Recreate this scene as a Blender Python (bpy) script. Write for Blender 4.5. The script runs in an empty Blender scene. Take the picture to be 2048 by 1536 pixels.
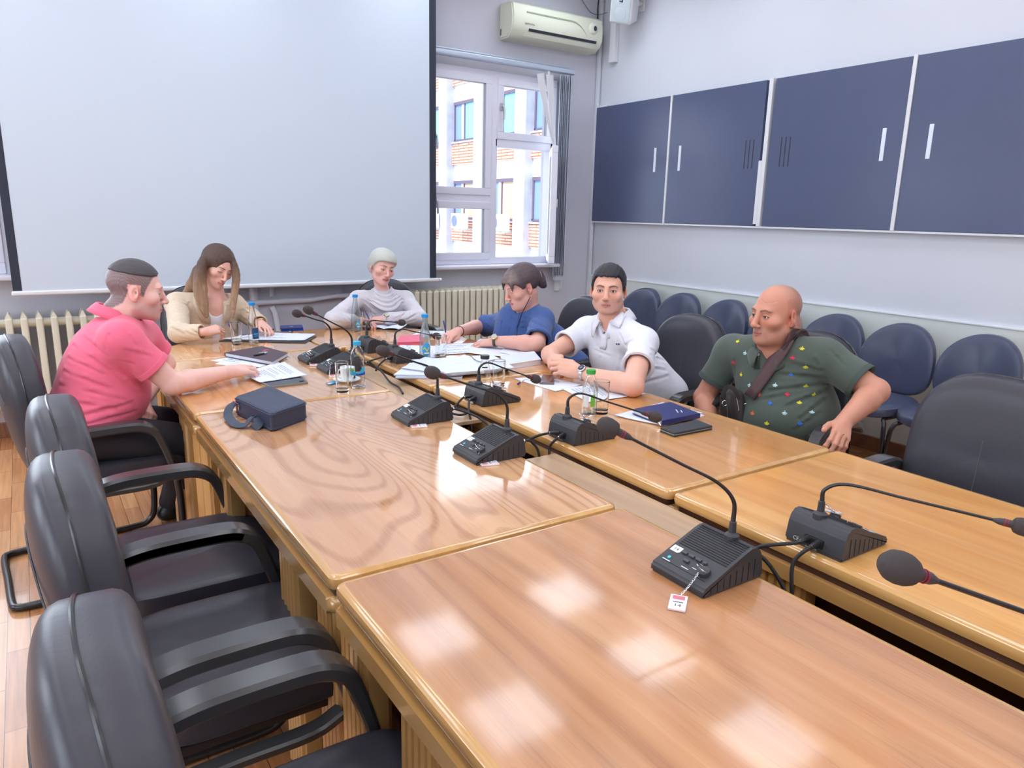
import bpy, bmesh, math, random
import numpy as np
from mathutils import Vector, Matrix

SC = bpy.context.scene
COL = SC.collection
RNG = random.Random(7)

# ------------------------------------------------------------------ camera
F_PX, YAW, PITCH, ROLL = 1442.892, math.radians(33.7816), math.radians(13.2315), math.radians(1.3567)
EYE = np.array([0.0, 0.0, 1.5])
_cy, _sy, _cp, _sp = math.cos(YAW), math.sin(YAW), math.cos(PITCH), math.sin(PITCH)
_fw = np.array([_sy * _cp, _cy * _cp, -_sp])
_rt = np.array([_cy, -_sy, 0.0])
_up = np.cross(_rt, _fw)
_c, _s = math.cos(ROLL), math.sin(ROLL)
CAM_R, CAM_U = _c * _rt + _s * _up, -_s * _rt + _c * _up
cam = bpy.data.cameras.new('camera')
cam.sensor_width = 36.0
cam.lens = F_PX / 2048 * 36.0
cam.clip_start, cam.clip_end = 0.05, 300
cam_o = bpy.data.objects.new('camera', cam)
COL.objects.link(cam_o)
m = Matrix.Identity(4)
for i in range(3):
    m[i][0], m[i][1], m[i][2], m[i][3] = CAM_R[i], CAM_U[i], -_fw[i], EYE[i]
cam_o.matrix_world = m
SC.camera = cam_o


def at(px, py, x=None, y=None, z=None):
    """the place on the plane x=, y= or z= that stands at this point of the photograph"""
    d = CAM_R * (px - 1024) / F_PX - CAM_U * (py - 768) / F_PX + _fw
    if x is not None: t = (x - EYE[0]) / d[0]
    elif y is not None: t = (y - EYE[1]) / d[1]
    else: t = (z - EYE[2]) / d[2]
    return EYE + d * t


# ------------------------------------------------------------------ exposure, sky, sun, daylight
SC.view_settings.view_transform = 'Standard'
SC.view_settings.look = 'None'
SC.view_settings.gamma = 1.0
SC.view_settings.use_curve_mapping = False
SC.view_settings.exposure = -0.10
SC.cycles.use_denoising = True
SC.cycles.max_bounces = 10
SC.cycles.diffuse_bounces = 5
SC.cycles.glossy_bounces = 4
SC.cycles.transmission_bounces = 8
SC.cycles.transparent_max_bounces = 8
SC.cycles.caustics_reflective = False
SC.cycles.caustics_refractive = False
SC.cycles.sample_clamp_indirect = 6.0

W = bpy.data.worlds.new('sky')
SC.world = W
W.use_nodes = True
nt = W.node_tree
nt.nodes.clear()
bg = nt.nodes.new('ShaderNodeBackground')
bg.inputs[0].default_value = (0.80, 0.90, 1.0, 1)
bg.inputs[1].default_value = 1.9
nt.links.new(bg.outputs[0], nt.nodes.new('ShaderNodeOutputWorld').inputs[0])

sun = bpy.data.lights.new('sun', 'SUN')
sun.energy = 4.2
sun.angle = math.radians(2)
sun.color = (1.0, 0.96, 0.9)
so = bpy.data.objects.new('sun', sun)
COL.objects.link(so)
so.rotation_euler = (math.radians(40), 0, math.radians(-70))   # lights the wing outside


def area(name, loc, size, rot, power, color=(1, 1, 1)):
    l = bpy.data.lights.new(name, 'AREA')
    l.shape = 'RECTANGLE'
    l.size, l.size_y = size
    l.energy = power
    l.color = color
    o = bpy.data.objects.new(name, l)
    o.location = loc
    o.rotation_euler = rot
    COL.objects.link(o)
    return o


WALL_Y, WALL_X, CEIL = 5.60, 4.65, 3.5
LEFT_X, NEAR_Y = -3.2, -3.6
DAY = (0.80, 0.89, 1.0)
# daylight entering by the window beside the screen, the window left of the screen and the three windows of the left wall
area('daylight_window_1', (3.52, 5.52, 1.85), (1.2, 1.5), (math.radians(90), 0, math.radians(180)), 12, DAY)
area('daylight_window_2', (-1.2, 5.52, 1.85), (1.9, 1.5), (math.radians(90), 0, math.radians(180)), 44, DAY)
for k, yy in enumerate((3.4, 0.9, -1.6)):
    area('daylight_window_%d' % (k + 3), (LEFT_X + 0.1, yy, 1.85), (1.7, 1.5), (math.radians(90), 0, math.radians(-90)), 46, DAY)

# ------------------------------------------------------------------ materials
MATS = {}


def srgb(r, g, b):
    f = lambda c: (c / 255 / 12.92) if c <= 10.31 else ((c / 255 + 0.055) / 1.055) ** 2.4
    return (f(r), f(g), f(b), 1)


def mat(name, color, rough=0.5, metal=0.0, spec=0.5, bump=None, coat=0.0, trans=0.0, ior=1.45, emit=None, sheen=0.0, noise=None, attr=None, alpha=1.0, sss=0.0):
    """color is an sRGB triple; bump = (scale, strength); noise = (scale, amount) mottles the colour"""
    if name in MATS: return MATS[name]
    m = bpy.data.materials.new(name)
    m.use_nodes = True
    nt = m.node_tree
    b = nt.nodes['Principled BSDF']
    c = srgb(*color)
    b.inputs['Base Color'].default_value = c
    b.inputs['Roughness'].default_value = rough
    b.inputs['Metallic'].default_value = metal
    b.inputs['Specular IOR Level'].default_value = spec
    b.inputs['IOR'].default_value = ior
    b.inputs['Coat Weight'].default_value = coat
    b.inputs['Coat Roughness'].default_value = 0.06
    b.inputs['Transmission Weight'].default_value = trans
    b.inputs['Sheen Weight'].default_value = sheen
    b.inputs['Alpha'].default_value = alpha
    if sss:
        b.inputs['Subsurface Weight'].default_value = sss
        b.inputs['Subsurface Radius'].default_value = (0.012, 0.005, 0.003)
        b.inputs['Subsurface Scale'].default_value = 1.0
    if emit:
        b.inputs['Emission Color'].default_value = srgb(*emit[0])
        b.inputs['Emission Strength'].default_value = emit[1]
    tc = nt.nodes.new('ShaderNodeTexCoord')
    if bump:
        n = nt.nodes.new('ShaderNodeTexNoise')
        n.inputs['Scale'].default_value = bump[0]
        n.inputs['Detail'].default_value = 3
        bp = nt.nodes.new('ShaderNodeBump')
        bp.inputs['Strength'].default_value = bump[1]
        bp.inputs['Distance'].default_value = 0.002
        nt.links.new(tc.outputs['Object'], n.inputs['Vector'])
        nt.links.new(n.outputs[0], bp.inputs['Height'])
        nt.links.new(bp.outputs[0], b.inputs['Normal'])
    src = None
    if attr:
        a = nt.nodes.new('ShaderNodeAttribute')
        a.attribute_name = attr
        src = a.outputs['Color']
    if noise:
        n = nt.nodes.new('ShaderNodeTexNoise')
        n.inputs['Scale'].default_value = noise[0]
        n.inputs['Detail'].default_value = 5
        r = nt.nodes.new('ShaderNodeMapRange')
        r.inputs[1].default_value, r.inputs[2].default_value = 0.3, 0.7
        r.inputs[3].default_value, r.inputs[4].default_value = 1 - noise[1], 1 + noise[1]
        x = nt.nodes.new('ShaderNodeVectorMath')
        x.operation = 'SCALE'
        nt.links.new(tc.outputs['Object'], n.inputs['Vector'])
        nt.links.new(n.outputs[0], r.inputs[0])
        nt.links.new(r.outputs[0], x.inputs['Scale'])
        if src is not None: nt.links.new(src, x.inputs[0])
        else: x.inputs[0].default_value = c[:3]
        src = x.outputs[0]
    if src is not None: nt.links.new(src, b.inputs['Base Color'])
    MATS[name] = m
    return m


def wood(name, dark, mid, light, across=(2.2, 0.5), rings=30.0, rough=0.2, coat=0.85, contrast=0.5, seed=0.0, coat_rough=0.05):
    """veneer: growth rings are thin contour lines of a noise field drawn out along the grain (local y), over streaks and pores"""
    if name in MATS: return MATS[name]
    m = bpy.data.materials.new(name)
    m.use_nodes = True
    nt = m.node_tree
    L = nt.links.new
    b = nt.nodes['Principled BSDF']
    tc = nt.nodes.new('ShaderNodeTexCoord')
    mp = nt.nodes.new('ShaderNodeMapping')
    mp.inputs['Location'].default_value = (seed, seed * 0.7, seed * 0.3)
    L(tc.outputs['Object'], mp.inputs['Vector'])

    def noise(sx, sy, detail, dist=0.0):
        s = nt.nodes.new('ShaderNodeMapping')
        s.inputs['Scale'].default_value = (sx, sy, 1.0)
        L(mp.outputs[0], s.inputs['Vector'])
        n = nt.nodes.new('ShaderNodeTexNoise')
        n.inputs['Scale'].default_value = 1.0
        n.inputs['Detail'].default_value = detail
        n.inputs['Roughness'].default_value = 0.45
        n.inputs['Distortion'].default_value = dist
        L(s.outputs[0], n.inputs['Vector'])
        return n.outputs[0]

    def rng(x, a, b_, c, d):
        r = nt.nodes.new('ShaderNodeMapRange')
        for k, q in enumerate((a, b_, c, d)): r.inputs[k + 1].default_value = q
        L(x, r.inputs[0])
        return r.outputs[0]

    def mixc(f, a, b_):
        x = nt.nodes.new('ShaderNodeMix'); x.data_type = 'RGBA'
        L(f, x.inputs[0])
        for k, q in ((6, a), (7, b_)):
            if isinstance(q, tuple): x.inputs[k].default_value = q
            else: L(q, x.inputs[k])
        return x.outputs[2]

    def mul(a, b_):
        x = nt.nodes.new('ShaderNodeMath'); x.operation = 'MULTIPLY'
        for k, q in enumerate((a, b_)):
            if isinstance(q, float): x.inputs[k].default_value = q
            else: L(q, x.inputs[k])
        return x.outputs[0]

    big = noise(across[0], across[1], 1.6, 0.15)
    sn = nt.nodes.new('ShaderNodeMath'); sn.operation = 'SINE'
    L(mul(big, rings * 6.283), sn.inputs[0])
    line = rng(sn.outputs[0], 0.1, 1.0, 0.0, 1.0)
    streak = rng(noise(26, 0.8, 4), 0.32, 0.68, 0.0, 1.0)
    tone = rng(noise(5.0, 0.35, 2), 0.35, 0.65, 0.0, 1.0)
    pores = noise(300, 9, 2)
    c1 = mixc(streak, srgb(*mid), srgb(*light))
    c2 = mixc(mul(tone, 0.38), c1, srgb(*dark))
    c3 = mixc(mul(mul(line, rng(pores, 0.25, 0.7, 0.5, 1.0)), float(contrast)), c2, srgb(*dark))
    c4 = mixc(mul(rng(pores, 0.55, 0.75, 0.0, 1.0), 0.22), c3, srgb(*dark))
    L(c4, b.inputs['Base Color'])
    b.inputs['Roughness'].default_value = rough
    b.inputs['Coat Weight'].default_value = coat
    b.inputs['Coat Roughness'].default_value = coat_rough
    b.inputs['Specular IOR Level'].default_value = 0.5
    bp = nt.nodes.new('ShaderNodeBump')
    bp.inputs['Strength'].default_value = 0.06
    bp.inputs['Distance'].default_value = 0.001
    L(pores, bp.inputs['Height']); L(bp.outputs[0], b.inputs['Normal'])
    MATS[name] = m
    return m


# ------------------------------------------------------------------ mesh helpers
class MB:
    """a growing mesh; every shape added to it becomes part of ONE object; faces may carry a material slot"""
    def __init__(s): s.v, s.f, s.mi = [], [], []

    def add(s, verts, faces, mi=0):
        o = len(s.v)
        s.v += [tuple(map(float, q)) for q in verts]
        s.f += [tuple(o + i for i in f) for f in faces]
        s.mi += [mi] * len(faces)
        return s

    def bm(s, bm, mi=0, M=None):
        if M is not None: bm.transform(M)
        bm.verts.index_update()
        s.add([q.co for q in bm.verts], [[q.index for q in f.verts] for f in bm.faces], mi)
        bm.free()
        return s

    def box(s, c, size, bev=0.0, seg=2, R=None, mi=0):
        b = bmesh.new()
        bmesh.ops.create_cube(b, size=1)
        bmesh.ops.scale(b, vec=size, verts=b.verts)
        if bev: bmesh.ops.bevel(b, geom=b.edges[:], offset=min(bev, min(size) * 0.49), segments=seg, profile=0.5, affect='EDGES')
        M = Matrix.Translation(Vector(c))
        if R is not None: M = M @ (R.to_4x4() if hasattr(R, 'to_4x4') else R)
        return s.bm(b, mi, M)

    def prism(s, pts, z0, z1, bev=0.0, seg=2, mi=0, M=None):
        b = bmesh.new()
        lo = [b.verts.new((p[0], p[1], z0)) for p in pts]
        hi = [b.verts.new((p[0], p[1], z1)) for p in pts]
        b.faces.new(lo[::-1]); top = b.faces.new(hi)
        n = len(pts)
        for i in range(n): b.faces.new((lo[i], lo[(i + 1) % n], hi[(i + 1) % n], hi[i]))
        if bev:
            ed = [e for e in b.edges if abs(e.verts[0].co.z - e.verts[1].co.z) < 1e-7]
            bmesh.ops.bevel(b, geom=ed, offset=bev, segments=seg, profile=0.5, affect='EDGES')
        bmesh.ops.recalc_face_normals(b, faces=b.faces)
        return s.bm(b, mi, M)

    def lathe(s, prof, c=(0, 0, 0), n=32, R=None, mi=0, closed=False):
        """prof = [(radius, height)...] turned about local z"""
        vs, fs = [], []
        for r, h in prof:
            for k in range(n):
                a = 2 * math.pi * k / n
                vs.append(Vector((max(r, 1e-5) * math.cos(a), max(r, 1e-5) * math.sin(a), h)))
        M = len(prof)
        rng = range(M) if closed else range(M - 1)
        for i in rng:
            j = (i + 1) % M
            for k in range(n):
                fs.append((i * n + k, i * n + (k + 1) % n, j * n + (k + 1) % n, j * n + k))
        if not closed:
            if prof[0][0] > 1e-4: fs.append(tuple(range(n))[::-1])
            if prof[-1][0] > 1e-4: fs.append(tuple((M - 1) * n + k for k in range(n)))
        if R is not None: vs = [R @ q for q in vs]
        c = Vector(c)
        return s.add([q + c for q in vs], fs, mi)

    def cyl(s, a, b, r, r2=None, n=20, mi=0):
        a, b = Vector(a), Vector(b)
        d = b - a
        R = Vector((0, 0, 1)).rotation_difference(d).to_matrix()
        return s.lathe([(r, 0), (r if r2 is None else r2, d.length)], a, n, R, mi)

    def tube(s, pts, r, n=10, mi=0, caps=True):
        prof = [(math.cos(2 * math.pi * k / n), math.sin(2 * math.pi * k / n)) for k in range(n)]
        rr = r if hasattr(r, '__len__') else [r] * len(pts)
        return s.sweep(pts, prof, mi=mi, scale=rr, caps=caps)

    def sweep(s, pts, prof, mi=0, scale=None, caps=True, up=None, closed=False):
        """profile (side, up) carried along the path; up fixes which way the profile stands"""
        P = [Vector(q) for q in pts]
        n = len(P)
        T = []
        for i in range(n):
            a, b = (P[(i - 1) % n], P[(i + 1) % n]) if closed else (P[max(i - 1, 0)], P[min(i + 1, n - 1)])
            T.append((b - a).normalized())
        U = Vector(up) if up is not None else (Vector((0, 0, 1)) if abs(T[0].z) < 0.9 else Vector((1, 0, 0)))
        vs, fs = [], []
        m = len(prof)
        for i in range(n):
            if up is not None: U = Vector(up)
            S = T[i].cross(U)
            if S.length < 1e-6: S = T[i].orthogonal()
            S.normalize()
            U = S.cross(T[i]).normalized()
            k = 1.0 if scale is None else scale[i]
            for (a, b) in prof: vs.append(P[i] + S * (a * k) + U * (b * k))
        for i in range(n if closed else n - 1):
            j = (i + 1) % n
            for k in range(m):
                fs.append((i * m + k, i * m + (k + 1) % m, j * m + (k + 1) % m, j * m + k))
        if caps and not closed:
            fs.append(tuple(range(m))[::-1])
            fs.append(tuple((n - 1) * m + k for k in range(m)))
        return s.add(vs, fs, mi)

    def sphere(s, c, r, n=16, R=None, mi=0):
        rr = r if hasattr(r, '__len__') else (r, r, r)
        b = bmesh.new()
        bmesh.ops.create_uvsphere(b, u_segments=n, v_segments=max(6, n // 2), radius=1)
        M = Matrix.Translation(Vector(c)) @ (R.to_4x4() if R is not None else Matrix.Identity(4)) @ Matrix.Diagonal((rr[0], rr[1], rr[2], 1))
        return s.bm(b, mi, M)

    def slab(s, perim, thick, e=0.4, nu=56, nv=18, fn=None, mi=0):
        """cushion: outline perim(u)->(y,z), half thickness along x, edges rounded by e; fn bends the result"""
        vs, fs = [], []
        for j in range(nv + 1):
            v = -math.pi / 2 + math.pi * j / nv
            cv, sv = math.cos(v), math.sin(v)
            cs = max(cv, 1e-6) ** e
            if j in (0, nv): cs = 0.02
            t = thick * math.copysign(abs(sv) ** e, sv)
            for i in range(nu):
                y, z = perim(2 * math.pi * i / nu)
                q = (t, y * cs, z * cs)
                vs.append(fn(*q) if fn else q)
        for j in range(nv):
            for i in range(nu):
                fs.append((j * nu + i, j * nu + (i + 1) % nu, (j + 1) * nu + (i + 1) % nu, (j + 1) * nu + i))
        fs.append(tuple(range(nu))[::-1]); fs.append(tuple(nv * nu + i for i in range(nu)))
        return s.add(vs, fs, mi)

    def quad(s, a, b, c, d, n=1, m=1, mi=0, fn=None):
        """sheet between four corners, n x m faces; fn(u,v) -> height added"""
        a, b, c, d = map(Vector, (a, b, c, d))
        vs, fs = [], []
        for j in range(m + 1):
            v = j / m
            for i in range(n + 1):
                u = i / n
                q = (a * (1 - u) + b * u) * (1 - v) + (d * (1 - u) + c * u) * v
                if fn: q = q + Vector((0, 0, fn(u, v)))
                vs.append(q)
        for j in range(m):
            for i in range(n):
                k = j * (n + 1) + i
                fs.append((k, k + 1, k + n + 2, k + n + 1))
        return s.add(vs, fs, mi)

    def text(s, body, size, M, mi=0, depth=0.0):
        cu = bpy.data.curves.new('t', 'FONT')
        cu.body = body; cu.size = size; cu.extrude = depth
        cu.align_x, cu.align_y = 'CENTER', 'CENTER'
        cu.resolution_u = 3
        o = bpy.data.objects.new('t', cu)
        COL.objects.link(o)
        me = o.to_mesh()
        s.add([M @ q.co for q in me.vertices], [tuple(p.vertices) for p in me.polygons], mi)
        o.to_mesh_clear()
        bpy.data.objects.remove(o)
        bpy.data.curves.remove(cu)
        return s


def rotz(a): return Matrix.Rotation(a, 3, 'Z')


def cut(mesh, ang=38):
    for p in mesh.polygons: p.use_smooth = True
    try: mesh.set_sharp_from_angle(angle=math.radians(ang))
    except Exception: pass


def obj(name, mb, mats, parent=None, base=None, sharp=38):
    """link a mesh as ONE object; base = world point the mesh is given relative to"""
    me = bpy.data.meshes.new(name)
    vs = mb.v
    if base is not None: vs = [(q[0] - base[0], q[1] - base[1], q[2] - base[2]) for q in vs]
    me.from_pydata(vs, [], mb.f)
    for q in (mats if isinstance(mats, (list, tuple)) else [mats]): me.materials.append(q)
    me.polygons.foreach_set('material_index', mb.mi)
    cut(me, sharp)
    me.update()
    o = bpy.data.objects.new(name, me)
    COL.objects.link(o)
    w = o.modifiers.new('flat faces stay flat', 'WEIGHTED_NORMAL')
    w.keep_sharp = True
    if parent is not None: o.parent = parent
    return o


def tag(o, label, cat, group=None, kind=None):
    o['label'] = label
    o['category'] = cat
    if group: o['group'] = group
    if kind: o['kind'] = kind
    return o


def thing(name, label, cat, loc=(0, 0, 0), rz=0.0, group=None):
    o = bpy.data.objects.new(name, None)
    o.empty_display_size = 0.05
    COL.objects.link(o)
    o.location = loc
    o.rotation_euler = (0, 0, rz)
    return tag(o, label, cat, group)


def dup(root, loc, rz, label, group=None):
    """copy of a thing with copies of its parts and their sub-parts"""
    r = root.copy(); COL.objects.link(r)
    r.location = loc; r.rotation_euler = (0, 0, rz); r['label'] = label
    if group: r['group'] = group
    for ch in list(root.children):
        c = ch.copy(); COL.objects.link(c); c.parent = r
        for g in list(ch.children):
            d = g.copy(); COL.objects.link(d); d.parent = c
    return r


def struct(name, mb, mats, label, cat, base=None, parent=None, sharp=38):
    o = obj(name, mb, mats, parent, base, sharp)
    if parent is None: tag(o, label, cat, kind='structure')
    return o


def spline(pts, n=8):
    """smooth path through the points"""
    P = [np.array(q, float) for q in pts]
    P = [2 * P[0] - P[1]] + P + [2 * P[-1] - P[-2]]
    out = []
    for i in range(1, len(P) - 2):
        for k in range(n):
            t = k / n
            out.append(0.5 * ((2 * P[i]) + (P[i + 1] - P[i - 1]) * t + (2 * P[i - 1] - 5 * P[i] + 4 * P[i + 1] - P[i + 2]) * t * t
                              + (3 * P[i] - 3 * P[i + 1] + P[i + 2] - P[i - 1]) * t ** 3))
    out.append(P[-2])
    return out
# ================================================================== the room
M_wall = mat('wall_paint', (214, 218, 226), 0.85, noise=(1.3, 0.02))
M_wallback = mat('wall_paint_back', (205, 206, 216), 0.85, noise=(1.6, 0.025))
M_dado = mat('wall_paint_dado', (214, 220, 216), 0.7, noise=(1.5, 0.02))
M_ceil = mat('ceiling_tile', (232, 232, 232), 0.9, bump=(90, 0.2))
M_white = mat('white_plastic', (226, 228, 232), 0.35)
M_frame = mat('window_frame_paint', (226, 226, 238), 0.35)
M_steel = mat('steel', (196, 198, 202), 0.28, metal=1.0)
M_black = mat('black_plastic', (40, 40, 44), 0.38)
M_glass = mat('window_glass', (250, 252, 255), 0.0, trans=1.0, ior=1.02)
M_baseb = wood('baseboard_wood', (84, 52, 34), (126, 80, 54), (150, 100, 70), rough=0.35)

# --- parquet
def parquet():
    m = bpy.data.materials.new('parquet'); m.use_nodes = True
    nt = m.node_tree; L = nt.links.new; b = nt.nodes['Principled BSDF']
    tc = nt.nodes.new('ShaderNodeTexCoord')
    mp = nt.nodes.new('ShaderNodeMapping'); mp.inputs['Rotation'].default_value = (0, 0, math.radians(90))
    L(tc.outputs['Object'], mp.inputs['Vector'])
    br = nt.nodes.new('ShaderNodeTexBrick')
    br.inputs['Scale'].default_value = 1.0
    br.inputs['Brick Width'].default_value = 0.46; br.inputs['Row Height'].default_value = 0.068
    br.inputs['Mortar Size'].default_value = 0.0012; br.inputs['Mortar Smooth'].default_value = 0.2
    br.inputs['Color1'].default_value = srgb(204, 150, 102); br.inputs['Color2'].default_value = srgb(176, 116, 72)
    br.inputs['Mortar'].default_value = srgb(92, 58, 36)
    L(mp.outputs[0], br.inputs['Vector'])
    s = nt.nodes.new('ShaderNodeMapping'); s.inputs['Scale'].default_value = (3, 60, 1); L(mp.outputs[0], s.inputs['Vector'])
    n = nt.nodes.new('ShaderNodeTexNoise'); n.inputs['Scale'].default_value = 1; n.inputs['Detail'].default_value = 5; L(s.outputs[0], n.inputs['Vector'])
    r = nt.nodes.new('ShaderNodeMapRange'); r.inputs[1].default_value, r.inputs[2].default_value, r.inputs[3].default_value, r.inputs[4].default_value = .3, .7, .8, 1.18
    L(n.outputs[0], r.inputs[0])
    x = nt.nodes.new('ShaderNodeVectorMath'); x.operation = 'SCALE'; L(br.outputs['Color'], x.inputs[0]); L(r.outputs[0], x.inputs['Scale'])
    L(x.outputs[0], b.inputs['Base Color'])
    b.inputs['Roughness'].default_value = 0.25; b.inputs['Coat Weight'].default_value = 0.3
    return m


struct('floor', MB().box((0.725, 1.0, -0.05), (7.85, 9.2, 0.1)), parquet(), 'worn light brown oak strip parquet floor under the chairs', 'floor')
struct('ceiling', MB().box((0.725, 1.0, CEIL + 0.05), (7.85, 9.2, 0.1)), M_ceil, 'white tiled ceiling above the meeting room', 'ceiling')


def wall_with_holes(axis, pos, thick, a0, a1, holes):
    """wall of boxes round rectangular openings (a_low, a_high, z_low, z_high), along x (axis 0) or y (axis 1)"""
    mb = MB()
    def blk(u0, u1, z0, z1):
        if u1 - u0 < 1e-4 or z1 - z0 < 1e-4: return
        if axis == 0: mb.box(((u0 + u1) / 2, pos + thick / 2, (z0 + z1) / 2), (u1 - u0, abs(thick), z1 - z0))
        else: mb.box((pos + thick / 2, (u0 + u1) / 2, (z0 + z1) / 2), (abs(thick), u1 - u0, z1 - z0))
    u = a0
    for (l, h, z0, z1) in sorted(holes):
        blk(u, l, 0, CEIL); blk(l, h, 0, z0); blk(l, h, z1, CEIL); u = h
    blk(u, a1, 0, CEIL)
    return mb


WIN1 = (2.66, 4.15, 1.06, 2.68)
WIN2 = (-2.2, -0.12, 1.06, 2.68)
struct('wall_back', wall_with_holes(0, WALL_Y, 0.2, LEFT_X - .2, WALL_X + .2, [WIN1, WIN2]), M_wallback, 'pale lilac grey wall behind the projector screen', 'wall')
struct('wall_right', MB().box((WALL_X + 0.1, 1.0, CEIL / 2), (0.2, 9.2, CEIL)), M_wall, 'pale blue white wall carrying the dark panels', 'wall')
LEFTW = [(2.4, 4.4, 0.95, 2.75), (-0.1, 1.9, 0.95, 2.75), (-2.6, -0.6, 0.95, 2.75)]
struct('wall_left', wall_with_holes(1, LEFT_X, -0.2, NEAR_Y, WALL_Y, LEFTW), M_wall, 'white wall with windows on the left side of the room', 'wall')
struct('wall_front', MB().box((0.725, NEAR_Y - 0.1, CEIL / 2), (7.85, 0.2, CEIL)), M_wall, 'white wall behind the viewer', 'wall')
# lower part of the right wall stands 2 cm proud, capped by a thin strip
struct('wall_right_dado', MB().box((WALL_X - 0.0095, 0.99, 0.463), (0.018, 9.17, 0.925)), M_dado, 'greenish white lower wall panel behind the visitor chairs', 'wall')
struct('trim_1', MB().box((WALL_X - 0.012, 0.99, 0.931), (0.024, 9.17, 0.012), 0.003), M_white, 'thin white rail along the right wall above the visitor chairs', 'trim')
struct('baseboard_right', MB().box((WALL_X - 0.031, 0.99, 0.05), (0.024, 9.17, 0.10), 0.004), M_baseb, 'brown wooden baseboard along the right wall', 'baseboard')
struct('baseboard_back', MB().box((0.71, WALL_Y - 0.012, 0.05), (7.75, 0.024, 0.10), 0.004), M_baseb, 'brown wooden baseboard along the back wall', 'baseboard')
struct('trim_2', MB().box((WALL_X - 0.03, WALL_Y - 0.02, 1.9), (0.035, 0.03, 1.92 + 1.2), 0.003), M_wall, 'pale corner strip where the back and right walls meet', 'trim')
struct('trim_3', MB().box((1.70, WALL_Y - 0.04, 1.3), (0.70, 0.08, 2.6), 0.004).box((1.70, WALL_Y - 0.004, 0.3), (0.05, 0.004, 0.1)), M_wallback, 'pale pilaster on the back wall under the projector screen', 'trim')


# --- window 1: left sashes, mullion, right upper sash, right lower opening with its sash swung into the room
def rect_frame(mb, x0, x1, z0, z1, w, y, d, bev=0.006, mi=0):
    mb.box(((x0 + x1) / 2, y, z0 + w / 2), (x1 - x0, d, w), bev, mi=mi)
    mb.box(((x0 + x1) / 2, y, z1 - w / 2), (x1 - x0, d, w), bev, mi=mi)
    mb.box((x0 + w / 2, y, (z0 + z1) / 2), (w, d, z1 - z0 - 2 * w + .002), bev, mi=mi)
    mb.box((x1 - w / 2, y, (z0 + z1) / 2), (w, d, z1 - z0 - 2 * w + .002), bev, mi=mi)


def handle_mb(x, z, y, flip=1):
    mb = MB().box((x, y, z), (0.028, 0.012, 0.06), 0.004)
    mb.tube([(x, y - .004, z), (x, y - 0.035, z), (x + .002 * flip, y - 0.04, z - 0.012), (x + .004 * flip, y - 0.042, z - 0.11)], 0.009, 8)
    return mb


wt = thing('window_1', 'white framed window beside the projector screen with one pane open', 'window', (3.44, WALL_Y, 1.06))
wt['kind'] = 'structure'
B = (3.44, WALL_Y, 1.06)
fr = MB()
rect_frame(fr, WIN1[0], WIN1[1], WIN1[2], WIN1[3], 0.06, WALL_Y + 0.03, 0.10)
fr.box((3.485, WALL_Y + 0.03, 1.87), (0.075, 0.10, 1.52), 0.006)
fr.box((3.08, WALL_Y + 0.03, 1.625), (0.75, 0.10, 0.07), 0.006)
fr.box((3.82, WALL_Y + 0.03, 2.105), (0.64, 0.10, 0.07), 0.006)
obj('window_frame', fr, M_frame, wt, B)
for (x0, x1, z0, z1) in ((2.70, 3.455, 1.655, 2.635), (2.70, 3.455, 1.10, 1.60), (3.515, 4.10, 2.135, 2.635)):
    s = MB(); rect_frame(s, x0, x1, z0, z1, 0.062, WALL_Y + 0.0, 0.06)
    so_ = obj('sash', s, M_frame, wt, B)
    obj('pane', MB().box(((x0 + x1) / 2, WALL_Y + 0.0, (z0 + z1) / 2), (x1 - x0 - .11, 0.006, z1 - z0 - .11)), M_glass, so_, B)
# open sash: hinged on the right jamb, swung inwards nearly square to the wall
s = MB(); rect_frame(s, 0, 0.56, 1.09, 2.07, 0.062, 0, 0.055)
g = MB().box((0.28, 0, 1.58), (0.45, 0.006, 0.87))
h = handle_mb(0.535, 1.60, 0.028).box((0.535, 0.03, 1.6), (.03, .012, .07))
Ro = Matrix.Translation((4.092, WALL_Y - 0.055, 0)) @ Matrix.Rotation(math.radians(-124), 4, 'Z')
for q in (s, g, h): q.v = [tuple(Ro @ Vector(a)) for a in q.v]
os_ = obj('open_sash', s, M_frame, wt, B)
obj('pane', g, M_glass, os_, B); obj('window_handle', h, M_steel, os_, B)
obj('window_handle', handle_mb(3.548, 2.40, WALL_Y - .034), M_steel, wt, B)
obj('window_handle', handle_mb(2.90, 2.12, WALL_Y - .034), M_steel, wt, B)
obj('window_handle', handle_mb(2.905, 1.60, WALL_Y - .034), M_steel, wt, B)
obj('window_sill', MB().box((3.40, WALL_Y - 0.06, 1.043), (1.54, 0.16, 0.034), 0.012, 3), M_frame, wt, B)
obj('frame_screw', MB().box((3.16, WALL_Y - 0.002, 1.083), (0.05, .012, .012), .004), M_frame, wt, B)


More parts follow.
